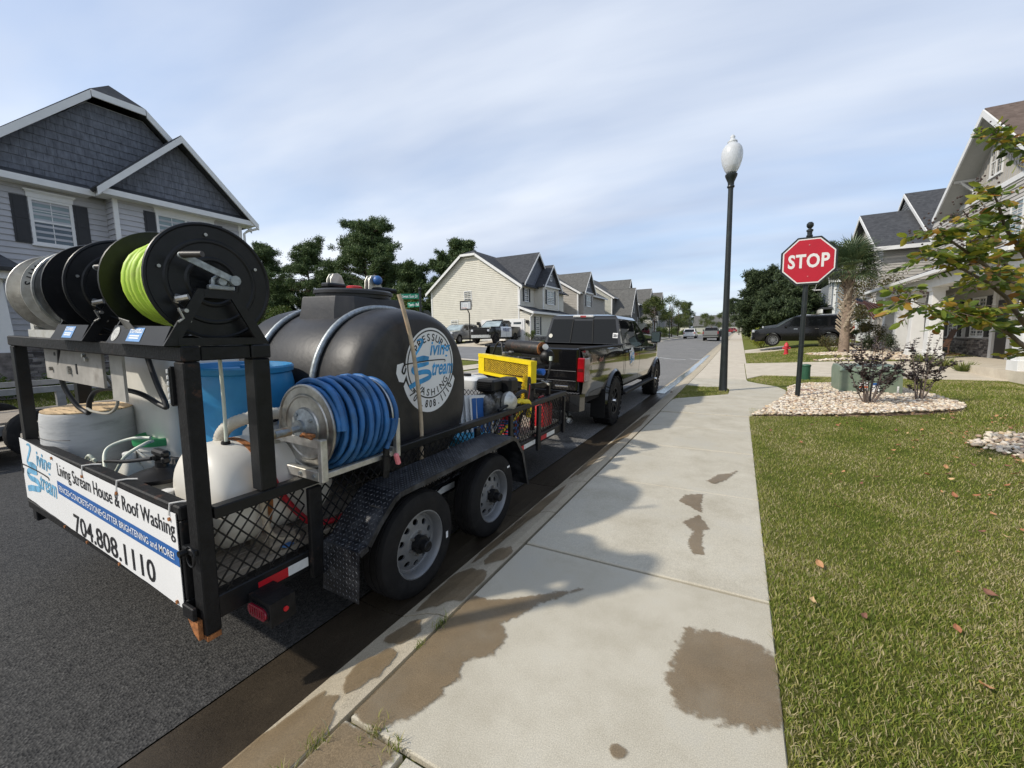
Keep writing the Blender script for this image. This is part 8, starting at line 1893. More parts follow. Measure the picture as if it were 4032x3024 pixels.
# porch house on the right
hr=thing('house','pale grey house with white columned porch and tall front gable behind the yellowing tree','house',(11,24,.3),WM)
M_LAV=siding_mat('pale_grey_siding',(.44,.42,.39));M_BB=mat('board_batten',(.40,.38,.35),.7,var=.08,scale=3)
PH=Plane(9.0,31.5,0,-1)
Uh=lambda y:31.5-y
lap_wall(hr,PH,[(0,.2),(Uh(10),.2),(Uh(10),7.1),(0,7.1)],M_LAV,.15);backing(hr,PH,[(0,.0),(Uh(10),.0),(Uh(10),7.2),(Uh(20.8),7.2),(Uh(24.5),10.0),(Uh(28.2),7.2),(0,7.2)],M_LAV,7)
bb=MB();gp=[(Uh(28.2),7.25),(Uh(20.8),7.25),(Uh(24.5),10.0)]
bb.add([PH(u,z,.02)for u,z in gp],[(0,1,2)]);bb.build('gable_panel',M_BB,hr)
for k in range(36):
 y=28.0-k*.2;hgt=10.0-abs(y-24.5)*.757-.05
 if hgt>7.3:m=MB();PH.box(m,Uh(y)-.02,Uh(y)+.02,7.25,hgt,.0205,.04);m.build('batten',M_BB,hr)
m=MB();PH.box(m,Uh(28.4),Uh(20.6),7.05,7.25,.0,.06);m.build('band_board',M_TRIMW,hr)
for s_,(a,b)in((0,(28.75,24.5)),(1,(20.25,24.5))):
 roof_slab(hr,[(8.2,a,6.95),(8.2,b,10.2),(16,b,10.2),(16,a,6.95)],M_ROOFB if s_ else M_ROOFD);rake(hr,(8.2,a,6.92),(8.2,b,10.15),.26,.06,(-1,0,0))
 MB().add([(8.22,a,6.80),(8.22,b,10.03),(9.0,b,10.03),(9.0,a,6.80)],[(0,1,2,3)]).build('soffit',mat('soffit_grey',(.45,.45,.43),.7,var=.05),hr)
for y,z in((27.0,8.1),(24.5,9.9),(22.0,8.1)):
 m=MB();m.bar((8.25,y,z),(9.0,y,z),.1,.1);m.bar((8.5,y,z-.05),(8.98,y,z-.5),.08,.08);m.bar((8.96,y,z-.6),(8.96,y,z+.05),.08,.08);m.build('gable_bracket',M_TRIMW,hr)
window(hr,PH,Uh(25.75),Uh(24.75),7.75,8.95,0,2,True,False,M_GLASS)
for a,b in((27.4,26.5),(25.6,24.7),(23.8,22.9)):window(hr,PH,Uh(a),Uh(b),4.6,6.3,.0,1,True,False,M_GLASSB)
for a,b in((26.05,24.85),(28.3,27.3)):window(hr,PH,Uh(a),Uh(b),1.15,2.85,.36,2,True,False,M_GLASS)
stones(hr,PH,Uh(31),Uh(24.2),.25,1.08,seed=21);stones(hr,PH,Uh(22.6),Uh(19),.25,1.08,seed=22)
d_=MB();PH.box(d_,Uh(23.9),Uh(22.9),.3,2.6,.0,.05);do_=d_.build('door',mat('dark_door',(.02,.018,.018),.4),hr);m=MB();PH.box(m,Uh(24.15),Uh(23.92),.25,3.0,.0,.12);PH.box(m,Uh(22.88),Uh(22.65),.25,3.0,.0,.12);m.build('door_casing',M_TRIMW,hr);m=MB();PH.box(m,Uh(23.0),Uh(22.95),1.2,1.35,.051,.1);m.build('handle',M_CHROME,do_)
MB().box(6.7,9.0,15,31.2,.0,.32).build('porch_floor',M_DRIVE,hr)
for y in(29.6,27.6,25.5,23.45,16.9):
 zb_=.321;c=MB().loft([rrect(6.72,7.30,y-.29,y+.29,.01,zb_),rrect(6.72,7.30,y-.29,y+.29,.01,zb_+.28),rrect(6.77,7.25,y-.24,y+.24,.01,zb_+.29),rrect(6.82,7.20,y-.19,y+.19,.01,3.05),rrect(6.76,7.26,y-.25,y+.25,.01,3.06),rrect(6.76,7.26,y-.25,y+.25,.01,3.2)]);c.build('porch_column',M_TRIMW,hr)
MB().box(6.72,7.28,15,31.0,3.201,3.62).build('porch_beam',M_TRIMW,hr);MB().box(7.3,9.0,15,31.0,3.5,3.6).build('porch_ceiling',M_TRIMW,hr)
roof_slab(hr,[(6.35,16.5,3.72),(6.35,31.4,3.72),(9.0,31.4,4.75),(9.0,16.5,4.75)],M_ROOFD);MB().box(6.26,6.40,16.5,31.4,3.58,3.73,bev=.02).build('gutter',M_TRIMW,hr);rake(hr,(6.35,31.42,3.70),(9.0,31.42,4.72),.2,.04,(0,1,0))
rk=thing('rocking_chair','dark brown wooden rocking chair on the white-columned porch','chair',(7.95,25.9,.32),WM)
M_RK=mat('brown_wood',(.10,.05,.03),.6,var=.3)
MB().box(7.65,8.2,25.6,26.2,.72,.76).build('seat',M_RK,rk)
for k in range(5):MB().bar((8.18,25.64+k*.13,.76),(8.42,25.64+k*.13,1.5),.08,.02,upv=(1,0,0)).build('back_slat',M_RK,rk)
for y in(25.58,26.2):
 MB().tube([(7.4,y,.42),(7.7,y,.36),(8.0,y,.345),(8.3,y,.36),(8.6,y,.42)],.02,6).build('rocker',M_RK,rk)
 for x in(7.68,8.18):MB().bar((x,y,.36),(x,y,1.0 if x<8 else .8),.045,.045).build('leg',M_RK,rk)
 MB().box(7.6,8.25,y-.04,y+.04,1.0,1.03).build('armrest',M_RK,rk)
fg=thing('flag','limp American flag on a slanted pole fixed to the farthest porch column','flag',(6.8,29.6,2.6),WM)
p0,p1=Vector((6.76,29.5,2.75)),Vector((5.28,29.2,3.42));MB().cyl(tuple(p0),tuple(p1),.016,n=8).build('pole',M_GALV,fg)
FLAG=[mat('flag_red',(.38,.03,.05),.7,var=.1),mat('flag_white',(.62,.60,.58),.7,var=.05),mat('flag_blue',(.03,.05,.16),.7,var=.1)]
fm_=MB();nu,nv=26,13
def fp(i,j):
 u,v=i/nu,j/nv;b=p1.lerp(p0,.05+.80*u);hang=.18+.55*u**2.2+.1*math.sin(u*9);fold=.06*math.sin(v*9+u*5)*(.4+u)
 return tuple(b+Vector((.02-.25*u*v*.6,fold,-hang*v)))
fm_.add([fp(i,j)for i in range(nu+1)for j in range(nv+1)],[])
o_=len(fm_.v)
for i in range(nu):
 for j in range(nv):
  fm_.f.append((i*(nv+1)+j,(i+1)*(nv+1)+j,(i+1)*(nv+1)+j+1,i*(nv+1)+j+1));fm_.m.append(2 if(i<10 and j<7)else(0 if j%2==0 else 1))
cl=fm_.build('cloth',FLAG,fg,smooth=True,angle=80,fix=False)
stm=MB()
for i in range(1,10,2):
 for j in range(1,7,2):
  a=Vector(fp(i,j));stm.add([tuple(a+Vector((.016*math.cos(t),-.006,.016*math.sin(t))))for t in(0,1.26,2.5,3.77,5.03)],[(0,1,2,3,4)])
stm.build('stars',M_WINK,cl,fix=False)['kind']='stuff'
hn=thing('house','neighbouring house with charcoal roofs and white garage door behind the palm','house',(12,37,.8),WM)
PN=Plane(7.4,33.2,1,0);lap_wall(hn,PN,[(0,.6),(9,.6),(9,6.5),(0,6.5)],M_LAV,.16);backing(hn,PN,[(0,.5),(9,.5),(9,6.6),(0,6.6)],M_LAV,8.5)
PNf=Plane(7.4,41.7,0,-1);lap_wall(hn,PNf,[(0,.6),(8.5,.6),(8.5,6.5),(4.25,9.0),(0,6.5)],M_LAV,.16)
d_=MB();PNf.box(d_,1.9,6.5,.75,2.95,.0,.07);do_=d_.build('garage_door',MATS['garage_white'],hn)
for q in range(4):g3=MB();PNf.box(g3,2.1+q*1.1,2.95+q*1.1,2.3,2.75,.071,.08);g3.build('garage_window',M_GLASS,do_)
stones(hn,PNf,6.6,7.2,.7,3.0,seed=31);m=MB();PNf.box(m,7.25,7.6,.7,3.2,.0,.1);PNf.box(m,1.5,1.88,.7,3.2,.0,.1);PNf.box(m,1.4,7.7,3.2,3.5,.0,.15);m.build('garage_surround',M_TRIMW,hn)
roof_slab(hn,[(6.9,32.7,6.45),(9.6,32.7,6.45),(9.6,37.2,9.3),(6.9,37.2,9.3)],M_ROOFD);roof_slab(hn,[(6.9,41.9,6.45),(9.6,41.9,6.45),(9.6,37.2,9.3),(6.9,37.2,9.3)],M_ROOFD)
roof_slab(hn,[(9.35,32.6,6.6),(17,32.6,6.6),(17,38.2,10.6),(9.35,38.2,10.6)],M_ROOFD);roof_slab(hn,[(9.35,43.6,6.6),(17,43.6,6.6),(17,38.2,10.6),(9.35,38.2,10.6)],M_ROOFD)
PNs=Plane(9.45,43,0,-1);lap_wall(hn,PNs,[(.2,6.6),(9.8,6.6),(4.8,10.2)],mat('slate_siding',(.13,.14,.15),.8,var=.2),.16)
for q in(((9.35,32.6,6.57),(9.35,38.2,10.56)),((9.35,38.2,10.56),(9.35,43.6,6.57)),((6.9,32.7,6.42),(6.9,37.2,9.26)),((6.9,37.2,9.26),(6.9,41.9,6.42))):rake(hn,q[0],q[1],.22,.05,(-1,0,0))
MB().box(6.9,9.5,32.55,32.69,6.2,6.42).build('gutter',M_TRIMW,hn);MB().box(9.5,17,32.45,32.59,6.35,6.57).build('gutter',M_TRIMW,hn)
hb=thing('house','blue-grey house with white box bays beyond the palm trunk','house',(12,62,1),WM);M_BG=siding_mat('blue_grey_siding',(.27,.30,.33))
PB1=Plane(9,58.5,1,0);lap_wall(hb,PB1,[(0,.9),(8,.9),(8,7.0),(0,7.0)],M_BG,.2);PB2_=Plane(9,67,0,-1);lap_wall(hb,PB2_,[(0,.9),(8.5,.9),(8.5,7.0),(0,7.0)],M_BG,.2);backing(hb,PB2_,[(0,.8),(8.5,.8),(8.5,7.0),(0,7.0)],M_BG,8)
m=MB();PB1.box(m,-.03,.22,.9,7.0,-.02,.06);m.build('corner_board',M_TRIMW,hb);MB().box(8.5,17,58.0,58.2,6.9,7.15).build('gutter',M_TRIMW,hb)
roof_slab(hb,[(8.5,58.0,7.1),(17,58.0,7.1),(17,63,10.6),(8.5,63,10.6)],M_ROOFD);roof_slab(hb,[(8.5,68,7.1),(17,68,7.1),(17,63,10.6),(8.5,63,10.6)],M_ROOFD);rake(hb,(8.5,58,7.06),(8.5,63,10.55),.3,.05,(-1,0,0));rake(hb,(8.5,63,10.55),(8.5,68,7.06),.3,.05,(-1,0,0))
window(hb,PB2_,5.8,7.4,4.6,6.6,0,2,True,False,M_GLASSB,fw=.12);MB().box(8.0,9.0,58.3,67,4.0,4.2).build('porch_roof',M_ROOFD,hb);MB().box(7.9,8.1,58.3,67,3.6,4.02).build('porch_beam',M_TRIMW,hb)
for y in(58.6,61,64):MB().box(7.95,8.15,y,y+.2,1,3.6).build('porch_column',M_TRIMW,hb)
for i,(a,b)in enumerate(((70,76),(84,92))):
 t=thing('house',['white box-bay house past the blue-grey house','farthest pale house on the right, under a dark hip roof'][i],'house',(10,a,1.3),WM);Pq=Plane(9,b,0,-1);Pq2=Plane(9,a,1,0);mm_=[M_OLIVE,M_BG][i]
 lap_wall(t,Pq,[(0,1.2),(b-a,1.2),(b-a,7.2),(0,7.2)],mm_,.2);lap_wall(t,Pq2,[(0,1.2),(8,1.2),(8,7.2),(0,7.2)],mm_,.2);backing(t,Pq,[(0,1.2),(b-a,1.2),(b-a,7.2),(0,7.2)],mm_,7.8)
 window(t,Pq,.8,2.4,4.8,6.6,0,2,True,False,M_GLASSB,fw=.2);window(t,Pq,(b-a)/2+.5,(b-a)/2+2.1,4.8,6.6,0,2,True,False,M_GLASSB,fw=.2)
 MB().loft([[(8.4,a-.5,7.2),(17.5,a-.5,7.2),(17.5,b+.5,7.2),(8.4,b+.5,7.2)],[(11.5,(a+b)/2-.2,10.2),(15,(a+b)/2-.2,10.2),(15,(a+b)/2+.2,10.2),(11.5,(a+b)/2+.2,10.2)]]).build('roof',M_ROOFD,t);MB().box(8.35,17.5,a-.55,b+.55,7.0,7.199).build('eaves',M_TRIMW,t)
tb=thing('house','low brown-roofed house half hidden by the dark trees','house',(7,108,1.6),WM)
MB().box(3,14,104,116,1.2,4.4).build('wall',M_TAUPE,tb);MB().loft([[(2.2,103,4.4),(15,103,4.4),(15,117,4.4),(2.2,117,4.4)],[(6,109.8,8.2),(11,109.8,8.2),(11,110.2,8.2),(6,110.2,8.2)]]).build('roof',M_ROOFB,tb)
leaf_mat('rust_green',[(.05,.055,.02),(.10,.08,.03),(.14,.11,.045),(.09,.13,.04)],.55,.25)
broad('broad dark-leaved tree between palm and porch roof',8.2,34.6,G(7,34),5.2,3.0,201,None,MATS['rust_green'],7500,.13,bare=.35,trunk=.12)
bush('dark round shrub at the foot of the farthest porch column',6.4,29.2,G(6.4,29),.75,1.5,202,MATS['rust_green'],2600,.08);bush('green clipped shrub beside the porch columns',6.2,27.2,G(6.2,27),.8,.85,203,MATS['dark_hedge'],2600,.07);bush('tall thin shrub before the white garage door',5.9,31.4,G(5.9,31),.28,1.9,204,MATS['dark_hedge'],1500,.07);bush('dark bush at the palm foot',4.3,27.6,G(4.3,27.6),.6,.9,205,MATS['rust_green'],1800,.07)
leaf_mat('lily_green',[(.10,.15,.04),(.20,.24,.07),(.30,.30,.10)],.5,.3)
for i,(x,y)in enumerate(((6.55,22.6),(6.6,20.9),(6.6,19.4))):
 t=thing('lily_clump',['strappy green clump in the stones below the porch floor, farthest from the tree','strappy green clump in the middle below the porch floor','strappy green clump nearest the picture edge below the porch'][i],'plant',(x,y,G(x,y)),WM,'strappy clumps along the porch');n=160;rg_=np.random.default_rng(300+i)
 a=rg_.uniform(0,6.28,n);P=np.stack([x+.05*np.cos(a),y+.05*np.sin(a),np.full(n,G(x,y))],1);d_=np.stack([np.cos(a),np.sin(a),rg_.uniform(.4,2.0,n)],1);V,F=leaves_at(P,.32+.2*rg_.random(n),.03,rg_,dirs=d_);np_mesh('foliage',V,F,MATS['lily_green'],t)
bush('bright yellow-green bush past the black SUV nose',1.55,37.5,G(1.5,37),.9,1.25,210,leaf_mat('yellow_bush',[(.10,.15,.02),(.22,.25,.03),(.38,.36,.06)],.5,.3),2600,.11)
leaf_mat('spruce',[(.03,.05,.025),(.06,.085,.04),(.09,.12,.05)],.6,.15)
for i,(x,y,h,rc,lb_)in enumerate(((2.2,66,8.2,3.0,'conical dark evergreen right of the far street lamp'),(5.2,62,7.2,3.4,'rounded dark tree between conical evergreen and stop sign'),(7.6,72,9.5,3.2,'taller dark tree behind the stop sign post'),(10.5,80,12.5,4,'leafy tree top beside the white box-bay house'))):pine(lb_,x,y,G(x,y),h,rc,220+i,'dark trees on the right side of the road',1.5,MATS['spruce'],low=.06)
for i,(x,y,h,rc,lb_)in enumerate(((-12.6,72,7.0,2.4,'birch-like street tree before the fourth house'),(-12.2,90,8.6,3.2,'second leafy street tree on the far row, beside the lamp'),(-12.0,98,8.0,3.0,'third leafy street tree on the far row'),(-9.8,150,6.5,3,'small tree at the road end left of the white SUV'),(-4.5,152,7,3,'yellow-green tree at the road end'))):broad(lb_,x,y,G(x,y),h,rc,240+i,'street trees on the far side',leaf_mat('pale_street_leaves',[(.05,.075,.02),(.10,.13,.035),(.16,.18,.05)],.55,.3),5200,.22,bare=.3,trunk=.13)
for i,(x,y)in enumerate(((-13.4,106),(-12.6,84),(-11.8,118))):bush(['low brown-green shrub bed under the street trees','low shrub by the maroon off-roader','long green hedge at the far bend'][i],x,y,G(x,y),2.2,1.6,260+i,MATS['broad_leaves'],2600,.16,name='hedge')
street_lamp('distant black street lamp on the far side beside the street trees',-11.5,82,G(-11.5,82),1,12);street_lamp('distant street lamp on the right before the conical evergreen',-.2,108,G(-.2,108),1,12)
for i in range(26):
 x=-150+i*10.5;y=215+14*math.sin(i*1.7);h=13+4*math.sin(i*2.3)+2*math.cos(i*5.1)
 pine('far woodland tree closing the road end, number %s across the view'%['one','two','three','four','five','six','seven','eight','nine','ten','eleven','twelve','thirteen','fourteen','fifteen','sixteen','seventeen','eighteen','nineteen','twenty','twenty-one','twenty-two','twenty-three','twenty-four','twenty-five','twenty-six'][i],x,y,1.5,h,5.5,400+i,'far woodland trees',.55,MATS['spruce'],low=.08)
for i,(x,w_,h,m,rm_,lb_)in enumerate(((-27,9,3.2,M_CREAM,M_ROOFD,'low white-walled house with dark roof at the road end, left of the white SUV'),(-8,8,3.0,M_OLIVE,M_ROOFG,'grey-roofed house closing the road end behind the grey pickup'),(6,7,3.2,M_CREAM,M_ROOFG,'white gabled house at the road end beside the far lamp'))):
 t=thing('house',lb_,'house',(x,185,1.6),WM,'houses closing the road end');Pq=Plane(x-w_,180,1,0);poly=[(0,1.2),(2*w_,1.2),(2*w_,1.6+h),(0,1.6+h)]
 lap_wall(t,Pq,poly,m,.3);backing(t,Pq,poly,m,10);roof_slab(t,[(x-w_-.5,179.4,1.5+h),(x+w_+.5,179.4,1.5+h),(x+w_+.5,185,5.8+h),(x-w_-.5,185,5.8+h)],rm_)
 if i==2:Pg_=Plane(x-3,178.5,1,0);lap_wall(t,Pg_,[(0,1.2),(6,1.2),(6,1.6+h),(3,4.8+h),(0,1.6+h)],m,.3);rake(t,(x-3.4,178.4,1.5+h),(x,178.4,5.0+h),.3,.05,(0,-1,0));rake(t,(x,178.4,5.0+h),(x+3.4,178.4,1.5+h),.3,.05,(0,-1,0))
 for q in(.3,.7):window(t,Pq,2*w_*q-.6,2*w_*q+.6,2.4,3.8,.3,1,True,False,M_GLASS)
# yellowing crape myrtle at the right
cm=thing('crape_myrtle','crape myrtle with yellowing leaves reaching in from the picture edge over the lawn','tree',(3.9,7.75,0),WM)
LIMBS=[[(3.95,7.8,-.05),(3.76,7.69,.67),(3.19,7.32,1.05),(2.71,6.87,1.41),(2.51,6.66,1.52),(2.29,6.43,1.57),(2.09,6.22,1.68),(1.9,6.01,1.75)],[(3.9,7.75,.3),(3.34,7.52,1.1),(2.88,7.1,1.56),(2.63,6.88,1.85),(2.37,6.64,2.02),(2.09,6.4,2.15),(1.78,6.13,2.27),(1.58,5.9,2.28)],[(3.95,7.8,.2),(3.33,7.54,1.31),(2.93,7.28,1.92),(2.73,7.22,2.25),(2.53,7.14,2.5),(2.37,7.08,2.74),(2.21,6.89,2.86)],[(3.98,7.82,.2),(3.4,7.62,1.62),(2.91,7.33,2.37),(2.65,7.11,2.65),(2.51,6.95,2.91),(2.38,6.78,3.05)],[(4.0,7.85,.2),(3.9,7.95,2.0),(3.53,7.87,2.98),(2.74,7.17,3.59),(2.51,6.92,3.59),(2.31,6.7,3.55)],[(2.51,6.66,1.52),(2.29,6.43,1.57),(1.81,5.95,1.65),(1.54,5.7,1.78),(1.41,5.52,1.8)],[(3.9,7.75,.4),(3.19,7.48,1.47),(2.72,6.95,1.99),(2.36,6.54,2.14),(2.09,6.18,2.25),(1.78,5.92,2.44),(1.67,5.75,2.49)],[(4.0,7.8,.2),(4.4,8.1,1.6),(4.6,8.4,2.8)],[(4.0,7.8,.2),(4.5,7.5,1.5),(4.9,7.2,2.6)],[(4.0,7.85,.2),(3.9,8.4,1.8),(3.7,8.8,3.0)]]
rr=random.Random(31);M_MYB=mat('myrtle_bark',(.19,.14,.105),.8,var=.4,scale=9,over=(.10,.08,.06),over_amt=.45,over_scale=8)
lp,ld_=[],[]
for li,Lm in enumerate(LIMBS):
 n=len(Lm);r0=.034 if li!=5 else .012;MB().tube(Lm,[max(.005,r0*(1-i/n)**1.0)for i in range(n)],7).build('branch',M_MYB,cm,smooth=True,angle=60)
 tw=MB();k0=2 if li not in(5,)else 0
 for i in range(k0,n-1):
  for q in range(6 if li<7 else 8):
   a=Vector(Lm[i]).lerp(Vector(Lm[i+1]),rr.random());d=Vector((rr.uniform(-1,1),rr.uniform(-1,1),rr.uniform(-.35,.75))).normalized();L=rr.uniform(.16,.42);b=a+d*L+Vector((0,0,-.04))
   tw.tube([tuple(a),tuple(a.lerp(b,.5)+Vector((0,0,.03))),tuple(b)],[.004,.003,.0015],4)
   for s_ in range(int(L/.05)):
    f=(s_+.6)/(L/.05);p=a.lerp(b,f)
    for sd in(-1,1):
     if rr.random()<.12:continue
     sdv=d.cross(Vector((0,0,1))).normalized()*sd;lp.append(tuple(p));v=(sdv+d*.5+Vector((rr.uniform(-.3,.3),rr.uniform(-.3,.3),rr.uniform(-.7,.3)))).normalized();ld_.append(tuple(v))
 tw.build('twig',M_MYB,cm)['kind']='stuff'
def leaf_quad_mesh(k):
 vs_=[(0,0,0),(.25,.22,.035),(.6,.25,.045),(.88,.12,.02),(1,0,-.04),(.88,-.12,.02),(.6,-.25,.045),(.25,-.22,.035),(.3,0,-.01),(.65,0,-.012)]
 me=bpy.data.meshes.new('leaf');me.from_pydata(vs_,[],[(0,8,1),(1,8,9,2),(2,9,3),(3,9,4),(0,7,8),(7,6,9,8),(6,5,9),(5,4,9)]);return me
LC=[leaf_mat('myrtle_leaf_%s'%n,[c,tuple(x*1.15 for x in c)],.4,.38,.4)for n,c in(('olive',(.16,.21,.03)),('green',(.09,.16,.028)),('lime',(.32,.35,.04)),('gold',(.46,.36,.04)),('orange',(.42,.17,.04)),('dark',(.035,.055,.014)))]
LM=[]
for m in LC:
 me=leaf_quad_mesh(0);me.materials.append(m);LM.append(me)
order=sorted(range(len(lp)),key=lambda i:(lp[i][0]*-.48+lp[i][1]*.877));rg_=np.random.default_rng(5)
wts=[.30,.24,.24,.10,.05,.07]
pick=rr.sample([i for i in order if lp[i][0]<3.0],min(285,len([i for i in order if lp[i][0]<3.0])))
pk=set(pick)
for i in pick:
 o=bpy.data.objects.new('leaf',LM[rr.choices(range(6),wts)[0]]);COL.objects.link(o);o.parent=cm;d=Vector(ld_[i]);s_=rr.uniform(.085,.14)
 nrm=d.cross(Vector((rr.uniform(-1,1),rr.uniform(-1,1),.3))).normalized();y_=nrm.cross(d);o.matrix_basis=Matrix.Translation(Vector(lp[i])-Vector((3.9,7.75,0)))@Matrix((d,y_,nrm)).transposed().to_4x4()@Matrix.Diagonal((s_,s_,s_,1))
rest=[i for i in range(len(lp))if i not in pk]
base_v=np.array([tuple(v.co)for v in LM[0].vertices]);fq=np.array([(0,8,1,1),(1,8,9,2),(2,9,3,3),(3,9,4,4),(0,7,8,8),(7,6,9,8),(6,5,9,9),(5,4,9,9)])
ft=np.array([(0,8,1),(1,8,9),(1,9,2),(2,9,3),(3,9,4),(0,7,8),(7,6,9),(7,9,8),(6,5,9),(5,4,9)])
P=np.array([lp[i]for i in rest]);D=np.array([ld_[i]for i in rest]);n=len(P);Nn=np.cross(D,rand_dirs(n,rg_));Nn/=np.linalg.norm(Nn,axis=1,keepdims=True)+1e-9;Yv=np.cross(Nn,D);S_=rg_.uniform(.075,.13,n)
V=P[:,None,:]+S_[:,None,None]*(base_v[None,:,0:1]*D[:,None,:]+base_v[None,:,1:2]*Yv[:,None,:]+base_v[None,:,2:3]*Nn[:,None,:])
F=(ft[None]+(np.arange(n)*10)[:,None,None]).reshape(-1,3)
np_mesh('foliage',V.reshape(-1,3),F,leaf_mat('myrtle_mix',[(.07,.10,.02),(.11,.17,.03),(.15,.21,.03),(.20,.25,.035),(.30,.33,.04),(.40,.33,.04),(.36,.15,.035)],.45,.38,.4),cm)['kind']='stuff'
sd=MB()
for c in((1.6,5.9,2.42),(1.75,6.0,2.5),(2.2,6.85,2.95),(2.3,6.7,3.62),(1.45,5.55,1.85),(2.38,6.8,3.12),(1.7,5.75,2.56),(2.05,6.2,2.4),(1.95,6.0,2.62)):
 for k in range(14):p=Vector(c)+Vector((rr.uniform(-.12,.12),rr.uniform(-.12,.12),rr.uniform(-.05,.1)));sd.sphere(tuple(p),rr.uniform(.008,.013),5,4)
sd.build('seed_clusters',mat('seed_brown',(.05,.03,.025),.8),cm)['kind']='stuff'
# grass blades, fallen leaves
def blade_mat():
 m,t,b=node_mat('grass_blades')
 g_=t.nodes.new('ShaderNodeNewGeometry');r_=t.nodes.new('ShaderNodeValToRGB');el=r_.color_ramp.elements
 cols=[(.11,.16,.022),(.17,.22,.034),(.24,.275,.045),(.34,.33,.085),(.42,.36,.17),(.50,.43,.25)]
 while len(el)<len(cols):el.new(.5)
 for i,(c,p)in enumerate(zip(cols,(0,.3,.55,.72,.88,1))):el[i].position=p;el[i].color=c+(1,)
 tcn=t.nodes.new('ShaderNodeTexCoord');nz_=t.nodes.new('ShaderNodeTexNoise');nz_.inputs['Scale'].default_value=.9;nz_.inputs['Detail'].default_value=6;nz_.inputs['Roughness'].default_value=.65;lk(t,tcn.outputs['Object'],nz_.inputs['Vector'])
 ma=t.nodes.new('ShaderNodeMath');ma.operation='MULTIPLY_ADD';ma.inputs[1].default_value=1.9;ma.inputs[2].default_value=-.84;lk(t,nz_.outputs['Fac'],ma.inputs[0])
 m2=t.nodes.new('ShaderNodeMath');m2.operation='ADD';m2.use_clamp=True;lk(t,ma.outputs[0],m2.inputs[0]);lk(t,g_.outputs['Random Per Island'],m2.inputs[1])
 lk(t,m2.outputs[0],r_.inputs[0]);lk(t,r_.outputs[0],b.inputs['Base Color']);b.inputs['Roughness'].default_value=.55;b.inputs['Specular IOR Level'].default_value=.25
 tr_=t.nodes.new('ShaderNodeBsdfTranslucent');lk(t,r_.outputs[0],tr_.inputs['Color']);ms=t.nodes.new('ShaderNodeMixShader');ms.inputs[0].default_value=.3
 out=[n for n in t.nodes if n.type=='OUTPUT_MATERIAL'][0];lk(t,b.outputs[0],ms.inputs[1]);lk(t,tr_.outputs[0],ms.inputs[2]);lk(t,ms.outputs[0],out.inputs['Surface'])
 return m
def blades(X,Y,Z0,Hh,Wd,rng):
 n=len(X);a=rng.uniform(0,6.283,n);lean=rng.uniform(.1,1.1,n)*Hh;la=rng.uniform(0,6.283,n)
 wx,wy=np.cos(a)*Wd/2,np.sin(a)*Wd/2;lx,ly=np.cos(la)*lean,np.sin(la)*lean
 h=Hh
 v=[np.stack([X-wx,Y-wy,Z0],1),np.stack([X+wx,Y+wy,Z0],1),np.stack([X+wx*.8+lx*.35,Y+wy*.8+ly*.35,Z0+h*.6],1),np.stack([X+lx,Y+ly,Z0+h],1),np.stack([X-wx*.8+lx*.35,Y-wy*.8+ly*.35,Z0+h*.6],1)]
 V=np.stack(v,1).reshape(-1,3);i=np.arange(n)*5
 F=np.concatenate([np.stack([i,i+1,i+2],1),np.stack([i,i+2,i+4],1),np.stack([i+4,i+2,i+3],1)])
 return V,F
rngg=np.random.default_rng(77);GV,GF,off_=[],[],0
def add_grass(x0,x1,y0,y1,n,h0,h1,w0,w1,keep=None,zf=None):
 global off_
 X=rngg.uniform(x0,x1,n);Y=rngg.uniform(y0,y1,n)
 k=np.ones(n,bool)if keep is None else keep(X,Y)
 X,Y=X[k],Y[k];m=len(X)
 Z0=np.zeros(m)-.005 if zf is None else np.array([zf(a,b)for a,b in zip(X,Y)])
 V,F=blades(X,Y,Z0,rngg.uniform(h0,h1,m),rngg.uniform(w0,w1,m),rngg)
 GV.append(V);GF.append(F+off_);off_+=len(V)
notbed=lambda X,Y:~inside(BED,X,Y)&~inside(LB,X,Y)&(X>.215)
add_grass(.2,1.4,.7,3.2,30000,.012,.034,.003,.006,notbed)
add_grass(.2,2.4,1.6,4.6,56000,.012,.034,.003,.006,notbed)
add_grass(.2,4.0,4.4,9.4,66000,.014,.036,.004,.008,lambda X,Y:notbed(X,Y)&(X<Y*.47+.4))
add_grass(2.0,6.5,8.5,17.0,34000,.025,.055,.006,.012,lambda X,Y:notbed(X,Y)&(X<Y*.47+.4)&~((Y<14.8)&(X<3.0)))
swk=[(x,y)for x,y in bend]
add_grass(.2,3.2,14.0,16.85,12000,.025,.055,.006,.012,lambda X,Y:notbed(X,Y)&~inside([(-1.3,8),(.45,8),(1.16,12),(1.2,12.8),(1.05,13.6),(.62,14.3),(.33,14.8),(.3,15.5),(.60,16.3),(.8,16.9),(-1.3,17)],X,Y))
PATCH=[(-1.31,10.05),(-1.22,10.30),(-.22,11.44),(-.2,12.45),(-.34,12.93),(-.78,12.8),(-1.31,13.05)]
add_grass(-1.31,-.2,10,13.05,9000,.02,.05,.005,.010,lambda X,Y:inside(PATCH,X,Y))
add_grass(.34,9,23.0,31.4,26000,.03,.07,.012,.022,lambda X,Y:~inside(PB2,X,Y)&(X<Y*.47),lambda x,y:G(x,y))
add_grass(-22,-12.7,-2,14,20000,.03,.07,.012,.024,None,lambda x,y:G(x,y))
n=2600;Y=rngg.uniform(.8,8.5,n)**1.0;X=.212+rngg.uniform(-.012,.05,n)
V,F=blades(X,Y,np.zeros(n)-.002,rngg.uniform(.02,.05,n),rngg.uniform(.002,.005,n),rngg);GV.append(V);GF.append(F+off_);off_+=len(V)
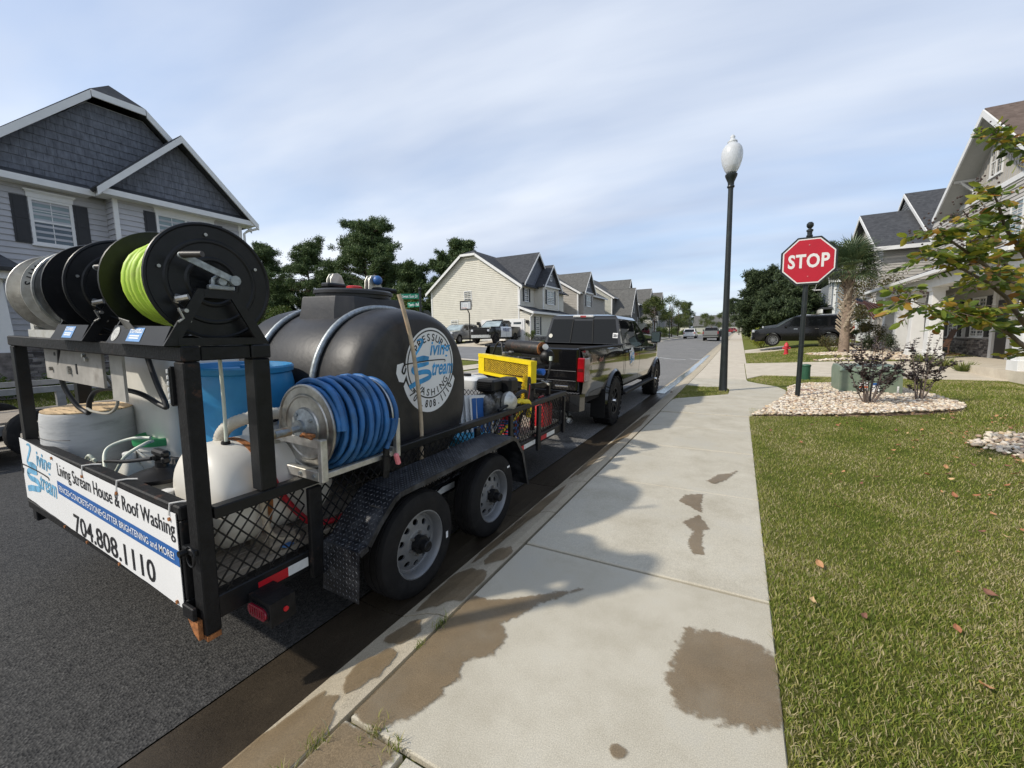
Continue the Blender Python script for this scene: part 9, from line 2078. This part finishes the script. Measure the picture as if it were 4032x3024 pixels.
for(x,y,r_,n)in((-1.33,1.60,.03,60),(-1.335,.86,.03,70),(-1.17,.985,.035,80),(-1.06,.975,.03,60),(-1.32,1.42,.02,25),(-1.33,.72,.03,60)):
 X=x+rngg.normal(0,r_*.6,n);Y=y+rngg.normal(0,r_,n);V,F=blades(X,Y,np.zeros(n)-.01,rngg.uniform(.02,.055,n),rngg.uniform(.002,.005,n),rngg);GV.append(V);GF.append(F+off_);off_+=len(V)
go=np_mesh('grass',np.concatenate(GV),np.concatenate(GF),blade_mat());go['kind']='stuff';go['label']='short green and straw coloured lawn grass';go['category']='grass'
struct(MB().prism([(x,y)for x,y in PATCH],'z',-.2,.001),'grass_tip_soil',M_LAWN)
FL=[mat('dry_leaf_a',(.32,.13,.06),.7,var=.3,scale=30),mat('dry_leaf_b',(.42,.22,.10),.7,var=.3,scale=30),mat('dry_leaf_c',(.20,.09,.055),.75,var=.3,scale=30),mat('dry_leaf_d',(.52,.36,.18),.7,var=.25,scale=30)]
lm_=[]
for k in range(4):
 m=MB();n=7;rows=[]
 for i in range(n):
  u=i/(n-1);wd=.5*math.sin(math.pi*u**.8)**.9*.62+.004;cu=.18*(u-.5)**2*(2+k)-.04;rows.append([(u-.5,-wd,cu+.10+.05*noise1(u*5,k)),(u-.5,0,cu-.01),(u-.5,wd,cu+.06+.05*noise1(u*4,k+3))])
 m.add([p for r in rows for p in r],[(i*3+j,i*3+j+1,(i+1)*3+j+1,(i+1)*3+j)for i in range(n-1)for j in range(2)])
 me=bpy.data.meshes.new('fallen_leaf');me.from_pydata(m.v,[],m.f);me.materials.append(FL[k]);lm_.append(me)
rl=random.Random(12);spots=[(.62,2.62),(.95,2.30),(1.12,1.62),(.50,3.1),(1.65,2.45)]
while len(spots)<175:
 y=rl.uniform(2.6,10.2);x=rl.uniform(.3,min(4.3,y*.46+.3))
 if rl.random()<(x/3.4)**1.6*(y/9)**.5 and not bool(inside(BED,np.array([x]),np.array([y]))[0]):spots.append((x,y))
for i in range(38):a=rl.uniform(0,6.28);spots.append((3.3+.75*math.cos(a)+rl.uniform(-.12,.12),7.4+.9*math.sin(a)+rl.uniform(-.12,.12)))
for i,(x,y)in enumerate(spots):
 o=bpy.data.objects.new('fallen_leaf',lm_[rl.randrange(4)]);COL.objects.link(o);s_=rl.uniform(.035,.068)
 o.location=(x,y,.034+rl.uniform(-.006,.008));o.rotation_euler=(rl.uniform(-.5,.5),rl.uniform(-.5,.5),rl.uniform(0,6.28));o.scale=(s_,s_,s_)
 o['label']='dry brown fallen leaf lying on the lawn';o['category']='leaf';o['group']='fallen leaves on the lawn'
